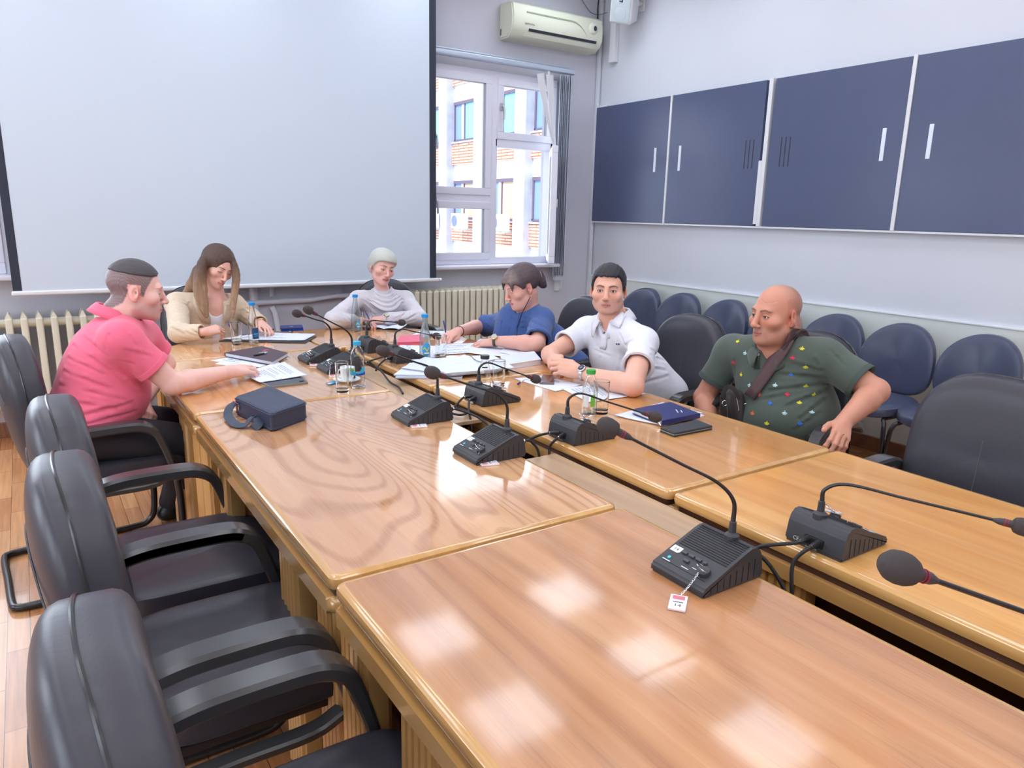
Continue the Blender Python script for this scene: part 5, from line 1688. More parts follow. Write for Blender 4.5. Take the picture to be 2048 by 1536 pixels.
def surf(node, h, lo=None, hi=None, pad=.02):
    """surface net of the solid with cell h: vertices and quads"""
    lo = node.c - node.r - pad if lo is None else np.array(lo, float)
    hi = node.c + node.r + pad if hi is None else np.array(hi, float)
    NB = 8
    nb = np.ceil((hi - lo) / (h * NB)).astype(int)
    ii = np.stack(np.meshgrid(*[np.arange(k) for k in nb], indexing='ij'), -1).reshape(-1, 3)
    cen = lo + (ii + .5) * NB * h
    hd = NB * h * .5 * 1.7321
    dv = np.empty(len(cen))
    for k in range(0, len(cen), 20000):
        v = node.ev(cen[k:k + 20000])
        dv[k:k + 20000] = v
    act = np.abs(dv) < hd * 1.25 + .008
    dims = nb * NB + 1
    vol = np.full(dims, 1.0, np.float32)
    for b in ii[(~act) & (dv < 0)]:
        o = b * NB
        vol[o[0]:o[0] + NB + 1, o[1]:o[1] + NB + 1, o[2]:o[2] + NB + 1] = -1.0
    g = np.stack(np.meshgrid(*[np.arange(NB + 1)] * 3, indexing='ij'), -1).reshape(-1, 3) * h
    for b, c in zip(ii[act], cen[act]):
        v = node.ev(g + (lo + b * NB * h), c, hd)
        o = b * NB
        vol[o[0]:o[0] + NB + 1, o[1]:o[1] + NB + 1, o[2]:o[2] + NB + 1] = 1.0 if v is None else v.reshape(NB + 1, NB + 1, NB + 1)
    S = vol < 0
    n = np.array(S.shape) - 1
    cnt = np.zeros(n, np.int8)
    off = [(x, y, z) for x in (0, 1) for y in (0, 1) for z in (0, 1)]
    for (x, y, z) in off: cnt += S[x:x + n[0], y:y + n[1], z:z + n[2]]
    cell = np.argwhere((cnt > 0) & (cnt < 8))
    cv = np.stack([vol[cell[:, 0] + x, cell[:, 1] + y, cell[:, 2] + z] for (x, y, z) in off], 1)
    acc = np.zeros((len(cell), 3)); num = np.zeros(len(cell))
    for i in range(8):
        for j in range(i + 1, 8):
            a, b = np.array(off[i]), np.array(off[j])
            if np.abs(a - b).sum() != 1: continue
            m_ = (cv[:, i] < 0) != (cv[:, j] < 0)
            t = cv[m_, i] / (cv[m_, i] - cv[m_, j])
            acc[m_] += a + (b - a) * t[:, None]; num[m_] += 1
    vs = lo + (cell + acc / num[:, None]) * h
    idx = np.full(n, -1, np.int32)
    idx[cell[:, 0], cell[:, 1], cell[:, 2]] = np.arange(len(cell))
    F = []
    for ax in range(3):
        a1, a2 = (ax + 1) % 3, (ax + 2) % 3
        sl0 = [slice(None)] * 3; sl1 = [slice(None)] * 3
        sl0[ax] = slice(0, -1); sl1[ax] = slice(1, None)
        e = np.argwhere(S[tuple(sl0)] != S[tuple(sl1)])
        e = e[(e[:, a1] > 0) & (e[:, a2] > 0) & (e[:, a1] < n[a1]) & (e[:, a2] < n[a2])]
        q = []
        for (u, w) in ((-1, -1), (0, -1), (0, 0), (-1, 0)):
            c = e.copy(); c[:, a1] += u; c[:, a2] += w
            q.append(idx[c[:, 0], c[:, 1], c[:, 2]])
        q = np.stack(q, 1)
        flip = ~S[e[:, 0], e[:, 1], e[:, 2]]
        q[flip] = q[flip][:, ::-1]
        F.append(q[(q >= 0).all(1)])
    return vs, np.concatenate(F)


def skin_obj(name, vs, F, mats, parent, base, col=None, mi=None):
    me = bpy.data.meshes.new(name)
    v = (vs - np.array(base)).astype(np.float32)
    me.vertices.add(len(v)); me.vertices.foreach_set('co', v.ravel())
    me.loops.add(F.size); me.loops.foreach_set('vertex_index', F.astype(np.int32).ravel())
    me.polygons.add(len(F)); me.polygons.foreach_set('loop_start', np.arange(0, F.size, 4, dtype=np.int32))
    me.update(calc_edges=True)
    me.polygons.foreach_set('use_smooth', np.ones(len(F), bool))
    for q in (mats if isinstance(mats, (list, tuple)) else [mats]): me.materials.append(q)
    if mi is not None: me.polygons.foreach_set('material_index', np.asarray(mi, np.int32))
    if col is not None:
        a = me.color_attributes.new('tint', 'FLOAT_COLOR', 'POINT')
        c = np.ones((len(v), 4), np.float32); c[:, :3] = col
        a.data.foreach_set('color', c.ravel())
    o = bpy.data.objects.new(name, me)
    COL.objects.link(o)
    o.parent = parent
    return o


def lin(r, g, b): return np.array(srgb(r, g, b)[:3])
def frame(fwd, up=(0, 0, 1)):
    """columns: right, forward, up"""
    f = nrm(fwd); r = nrm(np.cross(f, up)); u = np.cross(r, f)
    return np.stack([r, f, u], 1)
def ss(a, b, x): t = np.clip((x - a) / (b - a), 0, 1); return t * t * (3 - 2 * t)
def noise3(P, f, seed=0):
    """cheap smooth wobble"""
    r = np.random.RandomState(seed)
    out = np.zeros(len(P))
    for k in range(5):
        w = r.normal(size=3) * f; out += np.sin(P @ w + r.uniform(0, 6.28)) / 5
    return out


def head(O, R, s=1.0, fat=0.0, eye_open=.0048, look=(0, 0), jaw=1.0, lips=1.0, nose=1.0, neck_to=None, neck_r=.056, brow_drop=0.0, female=False):
    """head blended from skull, jaw, brow, nose, lips, lids and ears; local x right, y forward, z up; origin between the eyes' level and ears"""
    ops = [('u', EL((0, -.014, .036), (.077, .097, .081)), 0),
           ('u', EL((0, .020, -.020), (.064 + fat * .4, .070, .082)), .03),
           ('u', EL((0, .030, -.076), (.049 + fat, .050, .040)), .03),
           ('u', RC((-.046 - fat, .002, -.066), (-.018, .066, -.098), .020, .016), .022),
           ('u', RC((.046 + fat, .002, -.066), (.018, .066, -.098), .020, .016), .022),
           ('u', EL((0, .076, -.101), (.020 * jaw, .017, .017)), .018)]
    if not female: ops += [('u', RC((-.036, .080, .018), (.036, .080, .018), .0125), .020)]
    else: ops += [('u', RC((-.030, .078, .020), (.030, .078, .020), .0105), .022)]
    for x in (-1, 1): ops += [('u', EL((x * (.046 + fat * .5), .058, -.026), (.022, .024, .020)), .025)]
    for x in (-1, 1): ops += [('s', EL((x * .032, .104, -.001), (.021, .024, .0135)), .014)]
    # nose
    ops += [('u', RC((0, .088, .012), (0, .110, -.034), .0078, .0105 * nose), .012),
            ('u', EL((0, .112, -.038), (.0115 * nose, .0120, .0100)), .006),
            ('u', EL((-.0125 * nose, .101, -.042), (.0075, .0100, .0070)), .006), ('u', EL((.0125 * nose, .101, -.042), (.0075, .0100, .0070)), .006),
            ('s', EL((-.0066, .107, -.050), (.0040, .0060, .0045)), .002), ('s', EL((.0066, .107, -.050), (.0040, .0060, .0045)), .002)]
    # muzzle and lips
    ops += [('u', EL((0, .070, -.068), (.034, .026, .026)), .015),
            ('u', RC((-.021, .0855, -.0700), (-.004, .0965, -.0655), .0035, .0052 * lips), .004), ('u', RC((.021, .0855, -.0700), (.004, .0965, -.0655), .0035, .0052 * lips), .004),
            ('u', RC((-.018, .0860, -.0735), (0, .0945, -.0765), .0035, .0060 * lips), .004), ('u', RC((.018, .0860, -.0735), (0, .0945, -.0765), .0035, .0060 * lips), .004),
            ('s', RC((-.022, .0905, -.0710), (.022, .0905, -.0710), .0012), .003)]
    for x in (-1, 1):
        ops += [('u', EL((x * .032, .0755, -.002), (.0152, .0140, .0140)), .006),
                ('s', EL((x * .0325, .0905, -.0028 - brow_drop), (.0128, .0100, eye_open)), .0015)]
    for x in (-1, 1):
        Re = frame((x * .46, 1, 0), (0, .16, 1)); ex = .0785 + fat * .45
        ops += [('u', EL((x * ex, -.012, -.008), (.0075, .0185, .0315), Re), .008),
                ('s', EL((x * (ex + .0065), -.008, -.002), (.0065, .0100, .0190), Re), .004),
                ('u', EL((x * (ex - .001), -.006, -.034), (.0060, .0090, .0095), Re), .006)]
    g = GR(ops, frame=(O, R, s))
    out = [('u', g, 0)]
    if neck_to is not None:
        a = O + R @ (np.array([0, -.030, -.050]) * s)
        out.append(('u', RC(a, neck_to, neck_r * .97 * s, neck_r), .022))
    return out


def eyes(O, R, s, look, iris=(86, 62, 46)):
    """eyeball meshes with white, iris and pupil by direction; look = (right, up) slope of the gaze"""
    vs, fs, cs = [], [], []
    gz = nrm((look[0], 1, look[1]))
    for x in (-1, 1):
        b = bmesh.new(); bmesh.ops.create_uvsphere(b, u_segments=28, v_segments=20, radius=1)
        P = np.array([v.co for v in b.verts]); b.verts.index_update()
        T = []
        for f in b.faces:
            q = [v.index for v in f.verts]; T.append(q if len(q) == 4 else q + [q[2]])
        b.free()
        # turn the poles sideways so the iris gets even faces
        P = P[:, [2, 0, 1]]
        ca = P @ gz
        c = np.where((ca > .962)[:, None], lin(24, 20, 20), np.where((ca > .875)[:, None], lin(*iris), lin(232, 228, 226)))
        o = sum(len(q) for q in vs)
        vs.append(O + (np.array([x * .032, .0755, -.002]) + P * .0126) @ R.T * s)
        fs.append(np.array(T) + o); cs.append(c)
    return np.concatenate(vs), np.concatenate(fs), np.concatenate(cs)


def head_tint(P, O, R, s, base, lip, brow, beard=None, beard_amt=0, hair=None, hairline=None, fade=None, eye_open=.0048, brow_drop=0., flush=.5, brow_thick=.0042, female=False, hair_amt=.85):
    """colours of the skin that stay put on the head: lips, brows, lash line, stubble, cropped hair; also shade painted into mouth, nostrils and ears"""
    q = ((P - O) @ R) / s
    x, y, z = np.abs(q[:, 0]), q[:, 1], q[:, 2]
    c = np.tile(base, (len(P), 1))
    inh = (np.linalg.norm(q - [0, 0, -.02], axis=1) < .17) & (z > -.135)
    def mix(w, col):
        w = np.clip(w, 0, 1) * inh
        c[:] = c * (1 - w[:, None]) + col * w[:, None]
    red = base * np.array([1.0, .74, .72])
    mix(.55 * flush * ss(.036, .004, np.sqrt((x - .045) ** 2 + (z + .03) ** 2)) * (y > .03), red)
    mix(flush * ss(.016, .004, np.linalg.norm(q - [0, .115, -.038], axis=1)), red)
    mix(flush * .9 * (x > .07) * ss(-.06, -.03, z) * (np.abs(y + .012) < .026), red)
    mix(.30 * ss(.020, .006, np.sqrt((x - .032) ** 2 + (z + .010) ** 2)) * (y > .06), base * np.array([.84, .74, .76]))
    if beard is not None:
        m_ = ss(-.030, -.058, z - .25 * np.maximum(0, .02 - y) + .0) * ss(-.03, .0, y) * ss(-.135, -.115, z)
        m_ = np.maximum(m_, ss(.026, .016, x) * ss(-.047, -.051, z) * (y > .07))
        mix(beard_amt * m_ * (.8 + .2 * noise3(q, 500, 3)), beard)
    lp = ((x / .024) ** 2 + ((z + .0712 + .0) / .0105) ** 2) < 1
    mix(.75 * lp * (y > .078), lip)
    mix(.75 * (np.abs(z + .0708) < .0014) * (x < .022) * (y > .078), lip * .35)  # shade in the slit between the lips, painted as a dark line
    zb = .0185 + .006 * np.sin(np.clip((x - .012) / .04, 0, 1) * 3.14 * .8) - .004 * ss(.04, .055, x) - (0 if female else .001)
    th = brow_thick * (1 - .55 * ss(.030, .056, x))
    mix(.85 * ss(th, th * .45, np.abs(z - zb)) * ss(.009, .014, x) * ss(.058, .050, x) * (y > .05), brow)
    e = (((x - .0325) / .0138) ** 2 + ((z + .0028 + brow_drop) / (eye_open + .0016)) ** 2)
    mix(.85 * (e < 1.25) * (z > -.0035 - brow_drop) * (y > .06), lin(40, 30, 30))
    mix(.45 * (e < 1.2) * (z <= -.0035 - brow_drop) * (y > .06), lin(96, 60, 56))
    mix(.8 * ((np.sqrt((x - .0066) ** 2 + (z + .050) ** 2) < .0045) & (y > .095)), lin(70, 34, 32))  # shade inside the nostrils, put into the colour
    mix(.8 * (np.linalg.norm((q - [0, -.004, -.004]) * [0, 1, 1], axis=1) < .006) * (x > .070) * (x < .084), base * .35)  # ear hollow darkened in the tint, standing in for shade
    if hair is not None:
        zh = hairline(y)
        w = ss(-.006, .006, z - zh + .003 * noise3(q, 260, 5)) * (1 - (x > .071) * (np.abs(y + .012) < .024) * (z < .026) * (z > -.045))
        if fade is not None: w = w * ss(fade[0], fade[1], y)
        grain = .86 + .22 * noise3(q, 900, 11)
        mix(hair_amt * w * np.clip(grain, .5, 1), hair)
    return c


def hairline_fn(front=.075, temple=.046, side=-.005, nape=-.066):
    Y = [-.13, -.085, -.048, -.036, -.028, .004, .010, .024, .030, .050, .072, .13]
    Z = [nape, nape, -.050, -.020, .026, .026, side, -.020 if side < 0 else side, side + .018, temple, front, front + .012]
    return lambda y: np.interp(y, Y, Z)


def hair_cap(O, R, s, thick, line, top_extra=0.0, noise_amt=.0018, edge=.0015, freq=170):
    """cropped hair: the skull grown by its thickness, kept above the hairline"""
    th = thick
    ops = [('u', EL((0, -.014, .036 + top_extra * .4), (.077 + th, .097 + th, .081 + th + top_extra)), 0),
           ('u', EL((0, .018, .010), (.066 + th * .6, .068 + th * .6, .078)), .03),
           ('i', FN(lambda q: (line(q[:, 1]) - q[:, 2]) * .75 + edge * noise3(q, 240, 2)), .006)]
    return GR(ops, frame=(O, R, s), disp=lambda q: noise_amt * noise3(q * np.array([1, .35, 1]), freq * 3, 7))


def hand(w, fwd, back, side, curls=((25, 30, 18),) * 4, spread=1.0, thumb=None, s=1.0, thick=1.0):
    """palm, four fingers bent at three joints, thumb leaving the side of the palm; returns nodes and nail points; side +1 right hand"""
    w = np.array(w, float)
    y = nrm(fwd); z = np.array(back, float); z = nrm(z - (z @ y) * y); x = np.cross(y, z) * -side
    L = lambda p: w + (x * p[0] + y * p[1] + z * p[2]) * s
    n, nails = [], []
    KN = [(.028, .090, .0), (.0095, .094, .002), (-.0095, .089, .001), (-.027, .080, -.003)]
    LEN = [(.043, .025, .021), (.047, .029, .022), (.044, .027, .022), (.034, .020, .020)]
    RD = [.0092, .0095, .0090, .0078]
    SP = [7, 1.5, -4, -11]
    palm = [('u', RC(L((0, -.012, 0)), L((.002, .02, 0)), .024 * s * thick, .024 * s * thick), 0)]
    for i in range(4):
        k = KN[i]
        palm.append(('u', RC(L((k[0] * .55, .016, .001)), L((k[0], k[1], k[2] - .002)), .0155 * s * thick, .0108 * s * thick), .012))
    palm.append(('u', EL(L((-.016, .04, -.008)), np.array((.016, .032, .012)) * s, np.stack([x, y, z], 1)), .014))
    fing = []
    for i in range(4):
        p = np.array(KN[i]); sp = math.radians(SP[i] * spread); a = 0
        r = RD[i] * thick
        for j in range(3):
            a += math.radians(curls[i][j])
            d = np.array([math.sin(sp) * math.cos(a), math.cos(sp) * math.cos(a), -math.sin(a)])
            q = p + d * LEN[i][j]
            r2 = r * (.93 if j < 2 else .80)
            fing.append((RC(L(p), L(q), r * s, r2 * s), .006 if j == 0 else .002))
            if j < 2: fing.append((EL(L(q), (r2 * 1.06 * s,) * 3), .003))
            up = np.array([math.sin(sp) * math.sin(a), math.cos(sp) * math.sin(a), math.cos(a)])
            if j == 2: nails.append((L(q - d * .004 + up * r2 * .75), .0062 * s))
            p, r = q, r2
    T = thumb or ((.020, .016, -.008), (.040, .050, -.016), (.047, .082, -.020), (.046, .108, -.022))
    rt = (.0155, .0120, .0108, .0088)
    th = []
    for j in range(3):
        th.append((RC(L(T[j]), L(T[j + 1]), rt[j] * s * thick, rt[j + 1] * s * thick), .010 if j == 0 else .003))
    dt = nrm(np.array(T[3]) - np.array(T[2])); nails.append((L(np.array(T[3]) + np.array((.006, 0, .004))), .0066 * s))
    ops = palm + [('u', f, .004) for f, k in fing] + [('u', f, k) for f, k in th]
    return GR(ops), nails


def arm(sh, el, wr, s=1.0, r=(.050, .041, .026)):
    """upper arm, elbow, forearm with its belly, wrist"""
    sh, el, wr = map(lambda a: np.array(a, float), (sh, el, wr))
    m_ = el + (wr - el) * .28
    return [('u', RC(sh, el, r[0] * s, r[1] * s), .02), ('u', RC(el, m_, r[1] * s * .98, (r[1] + .001) * s), .012),
            ('u', RC(m_, wr, (r[1] + .001) * s, r[2] * s), .012), ('u', EL(el, (r[1] * s * 1.02,) * 3), .01)]


def torso(hip, chest, neck, shL, shR, front, w=1.0, belly=0.0, dep=1.0, e=0.0, bust=0.0, sh_r=.062, trap=.056):
    """trunk from pelvis to collar; e grows (cloth) or shrinks it"""
    hip, chest, neck, shL, shR = map(lambda a: np.array(a, float), (hip, chest, neck, shL, shR))
    up = nrm(chest - hip); f = np.array(front, float); f = nrm(f - (f @ up) * up); r = nrm(np.cross(f, up)); R = np.stack([r, f, up], 1)
    u2 = nrm(neck - chest); f2 = nrm(f - (f @ u2) * u2); rr = shR - shL; rr = nrm(rr - (rr @ u2) * u2); R2 = np.stack([rr, nrm(np.cross(u2, rr)), u2], 1)
    mid = (hip + chest) / 2
    ops = [('u', EL(hip, np.array((.180 * w, .125 * dep, .135)) + e, R), 0),
           ('u', EL(mid + f * (.012 + belly * .35), np.array((.165 * w + belly * .3, .118 * dep + belly * .62, .165)) + e, R), .07),
           ('u', EL(chest, np.array((.175 * w, .118 * dep, .165)) + e, R2), .07),
           ('u', RC(shL, shR, sh_r * .85 + e, sh_r * .85 + e), .06),
           ('u', RC(neck + (shL - neck) * .18, shL, trap + e, sh_r + e), .04), ('u', RC(neck + (shR - neck) * .18, shR, trap + e, sh_r + e), .04),
           ('u', RC(neck + (chest - neck) * .35, neck, .075 + e, .062 + e), .04)]
    if bust:
        for k in (-1, 1): ops.append(('u', EL(chest + R2 @ np.array([k * .075, .075 * dep, -.045]), (.065 + bust * .4 + e, .052 + bust + e, .066 + e), R2), .045))
    return ops


def folds(amp, f, seed, aniso=(1, 1, 1)):
    r = np.random.RandomState(seed)
    A = np.array(aniso)
    W_ = [(r.normal(size=3) * f * A, r.normal(size=3) * f * .5, r.uniform(0, 6.28)) for _ in range(4)]
    def g(P):
        o = np.zeros(len(P))
        for (w, w2, ph) in W_:
            s_ = np.sin(P @ w + 1.4 * np.sin(P @ w2 + ph) + ph)
            o += np.abs(s_) ** 1.5 * np.sign(s_) * .25
        return amp * o
    return g


def creases(lst):
    """lst of (a, b, depth, width): long folds pressed in (depth<0 raises)"""
    L_ = [(np.array(a, float), np.array(b, float), d, w) for a, b, d, w in lst]
    def g(P):
        o = np.zeros(len(P))
        for a, b, d, w in L_:
            ba = b - a
            t = np.clip(((P - a) @ ba) / (ba @ ba), 0, 1)
            r = np.linalg.norm(P - a - t[:, None] * ba, axis=1)
            o += d * np.exp(-(r / w) ** 2) * np.sin(np.clip(t * .92 + .04, 0, 1) * math.pi) ** .5
        return o
    return g


def folds_on(node, lst):
    """folds given by where they run on the garment in the photograph: ((x, y), (x, y)), depth, width; each groove has a ridge beside it"""
    out = []
    for (a, b, d, w) in lst:
        pts = []
        for k in (0, .5, 1):
            q = trace(node, EYE, sight(a[0] + (b[0] - a[0]) * k, a[1] + (b[1] - a[1]) * k))
            if q: pts.append(q[0])
        for i in range(len(pts) - 1):
            out.append((pts[i], pts[i + 1], d, w))
            out.append((pts[i] + CAM_U * w * 1.7, pts[i + 1] + CAM_U * w * 1.7, -d * .8, w * 1.1))
    L_ = [(np.array(a), np.array(b), d, w) for a, b, d, w in out]
    def g(P):
        o = np.zeros(len(P))
        for a, b, d, w in L_:
            ba = b - a; n2 = max(ba @ ba, 1e-9)
            if np.linalg.norm(P - (a + b) / 2, axis=1).min() > math.sqrt(n2) / 2 + 4 * w: continue
            t = np.clip(((P - a) @ ba) / n2, 0, 1)
            r = np.linalg.norm(P - a - t[:, None] * ba, axis=1)
            o += d * np.exp(-(r / w) ** 2)
        return o
    return g


def trace(node, o, d, tmax=8.0, t0=.3):
    """first point where a ray meets the solid, with its outward normal"""
    o, d = np.array(o, float), nrm(d)
    t = t0
    for _ in range(200):
        v = float(node.ev((o + d * t)[None])[0])
        if abs(v) < 4e-4: break
        t += v * .7
        if t > tmax: return None
    p = o + d * t
    g = np.array([float(node.ev((p + q)[None])[0] - node.ev((p - q)[None])[0]) for q in np.eye(3) * .004])
    return p, nrm(g)


def sight(px, py): return CAM_R * (px - 1024) / F_PX - CAM_U * (py - 768) / F_PX + _fw


def skin_mat(name): return mat(name, (230, 180, 160), 0.48, attr='tint', spec=.4, bump=(420, .10), sss=.06)


M_skin = skin_mat('skin')


def person(label, base): return thing('person', label, 'person', tuple(base))


def build_body(t, base, node, h, tint, eyes_, lo=None, hi=None):
    vs, F = surf(node, h, lo, hi)
    c = tint(vs)
    if eyes_ is not None:
        ev, ef, ec = eyes_
        F = np.concatenate([F, ef + len(vs)]); vs = np.concatenate([vs, ev]); c = np.concatenate([c, ec])
    return skin_obj('body', vs, F, M_skin, t, base, c)


def cloth(name, t, base, node, h, m, lo=None, hi=None, col=None):
    vs, F = surf(node, h, lo, hi)
    return skin_obj(name, vs, F, m, t, base, None if col is None else col(vs))


def fabric(name, rgb, rough=.85, scale=900, strength=.25, sheen=.2, noise=(30, .03)): return mat(name, rgb, rough, bump=(scale, strength), sheen=sheen, noise=noise, spec=.25)


def nail_tint(c, vs, nails, base):
    for p, r in nails:
        d = np.linalg.norm(vs - p, axis=1)
        w = ss(r, r * .6, d)[:, None]
        c[:] = c * (1 - w) + (base * np.array([1.12, 1.0, 1.0]) + .03) * w
    return c


def sleeve(sh, el, f0, r0, r1, e=.0, hollow=.006):
    """short sleeve from the shoulder to the fraction f0 of the upper arm, open at its cuff"""
    sh, el = np.array(sh, float), np.array(el, float)
    d = nrm(el - sh); L_ = np.linalg.norm(el - sh); end = sh + d * L_ * f0
    g = [('u', RC(sh - d * .02, end + d * .04, r0, r1), 0), ('i', HS(end, d), .003)]
    return GR(g), GR([('u', RC(end - d * .016, end + d * .06, r1 - hollow - .006, r1 - hollow), 0)]), end, d


def legs(t, base, hip, front, right, knee_y, m, sh, ankle=None, spread=.10, thigh=.085, names=('trousers', 'shoe')):
    """seated legs under the table: trousers in one piece and a pair of shoes"""
    ops = [('u', EL(hip, (.17, .17, .11)), 0)]
    shoes = []
    for k in (-1, 1):
        a = hip + right * k * spread
        kn = hip + front * knee_y + right * k * (spread + .03); kn[2] = .50
        an = kn + front * .02; an[2] = .11
        ops += [('u', RC(a, kn, thigh + .008, .066), .03), ('u', RC(kn, an, .062, .046), .02)]
        shoes.append(GR([('u', RC(an + front * -.02 + V3(0, 0, -.065), an + front * .16 + V3(0, 0, -.072), .040, .034), 0), ('u', RC(an + V3(0, 0, -.07), an, .038, .04), .02), ('i', HS((0, 0, .004), (0, 0, -1)), .003)]))
    cloth(names[0], t, base, GR(ops), .010, m)
    for q in shoes: cloth(names[1], t, base, q, .007, sh)
# ================================================================== the six people
def collar(t, base, c, up, front, r, m, gap=.45, h=.026, fall=.036, spread=.020, tip=.028, name='collar'):
    """turned-down shirt collar: inner stand, fold and outer leaf with two points"""
    up, front = nrm(up), np.array(front, float)
    front = nrm(front - (front @ up) * up); rt = np.cross(front, up)
    mb = MB(); n = 40
    vs = []
    for i in range(n + 1):
        a = gap + (2 * math.pi - 2 * gap) * i / n
        d = front * math.cos(a) + rt * math.sin(a)
        ft = max(0.0, math.cos(a))                       # 1 at the front
        k = ss(.75, 1.0, abs(2 * i / n - 1))
        hh = h * (1 - .75 * ft)
        c0 = np.array(c) + front * .012 * ft - up * .028 * ft
        out = front * tip * .30 * k
        vs += [c0 + d * r - up * .012, c0 + d * (r + .001) + up * hh, c0 + d * (r + .008) + up * (hh + .002),
               c0 + d * (r + .008 + spread * .6) + up * (hh - fall * .5) + out * .5, c0 + d * (r + .008 + spread) + up * (hh - fall - tip * .55 * k) + out]
    fs = []
    for i in range(n):
        for j in range(4): fs.append((i * 5 + j, i * 5 + j + 1, (i + 1) * 5 + j + 1, (i + 1) * 5 + j))
    mb.add(vs, fs)
    o = obj(name, mb, m, t, base, 60)
    s_ = o.modifiers.new('thickness', 'SOLIDIFY'); s_.thickness = .0028; s_.offset = 0
    return o


def on_cloth(node, px, py, lift=.002):
    r = trace(node, EYE, sight(px, py))
    if r is None: return None
    return r[0] + r[1] * lift, r[1]


def patch(node, outline, lift=.004, n=8):
    """piece of cloth laid on a garment: rows of (left point, right point) seen in the photograph"""
    vs, fs, nr = [], [], 0
    for (a, b) in outline:
        row = []
        for k in range(n + 1):
            s_ = k / n
            q = on_cloth(node, a[0] + (b[0] - a[0]) * s_, a[1] + (b[1] - a[1]) * s_, lift)
            if q is None: break
            row.append(q[0])
        if len(row) == n + 1: vs += row; nr += 1
    for i in range(nr - 1):
        for k in range(n): fs.append((i * (n + 1) + k, i * (n + 1) + k + 1, (i + 1) * (n + 1) + k + 1, (i + 1) * (n + 1) + k))
    return MB().add(vs, fs)


def watch(t, base, p, axis, up, rr, mcase, mdial, mband, name='watch'):
    """bracelet round a wrist with its case on the side up"""
    axis, up = nrm(axis), nrm(np.array(up) - (np.array(up) @ nrm(axis)) * nrm(axis))
    sd = np.cross(axis, up)
    R = Matrix(np.stack([sd, axis, up], 1).tolist())
    p = np.array(p)
    ring = [tuple(p + (sd * math.cos(a) + up * math.sin(a)) * rr) for a in np.linspace(0, 2 * math.pi, 33)[:-1]]
    obj(name + '_band', MB().sweep(ring, [(-.0016, -.008), (.0016, -.008), (.0016, .008), (-.0016, .008)], up=tuple(axis), closed=True), mband, t, base)
    q = p + up * (rr + .001)
    cs = obj(name + '_case', MB().lathe([(.0005, 0), (.017, 0), (.019, .002), (.019, .007), (.0165, .009), (.0160, .008), (.0005, .008)], tuple(q), 28, R), mcase, t, base)
    obj('dial', MB().lathe([(.0005, .0084), (.0155, .0084)], tuple(q), 28, R).box(tuple(q + up * .0088 + axis * .004), (.0012, .010, .0004), R=R, mi=1).box(tuple(q + up * .0088 + sd * .004), (.009, .0012, .0004), R=R, mi=1), [mdial, M_lbl], cs, base) if False else \
        obj('dial', MB().lathe([(.0005, .0084), (.0155, .0084)], tuple(q), 28, R).box(tuple(q + up * .0088 + axis * .004), (.0012, .010, .0004), R=R, mi=1).box(tuple(q + up * .0088 + sd * .004), (.009, .0012, .0004), R=R, mi=1), [mdial, M_lbl], cs, base)


def pen(name, label, a, b, m, r=.0042, tip=None):
    a, b = np.array(a), np.array(b)
    t = thing(name, label, 'pen', tuple(a))
    obj('barrel', MB().tube([tuple(a + (b - a) * .08), tuple(a + (b - a) * .6), tuple(b)], [r, r, r * .95], 10), m, t, tuple(a))
    obj('nib', MB().cyl(tuple(a), tuple(a + (b - a) * .08), .0008, r * .9), tip or M_chrome, t, tuple(a))
    return t


M_trs = mat('dark_trousers', (44, 44, 54), .85, bump=(600, .2))
M_trg = mat('grey_blue_trousers', (74, 78, 96), .85, bump=(600, .2))
M_shoe = mat('black_shoe', (30, 29, 31), .35)
M_gold = mat('gold', (214, 176, 110), .2, metal=1.0)
M_wsil = mat('watch_silver', (206, 208, 212), .22, metal=1.0)

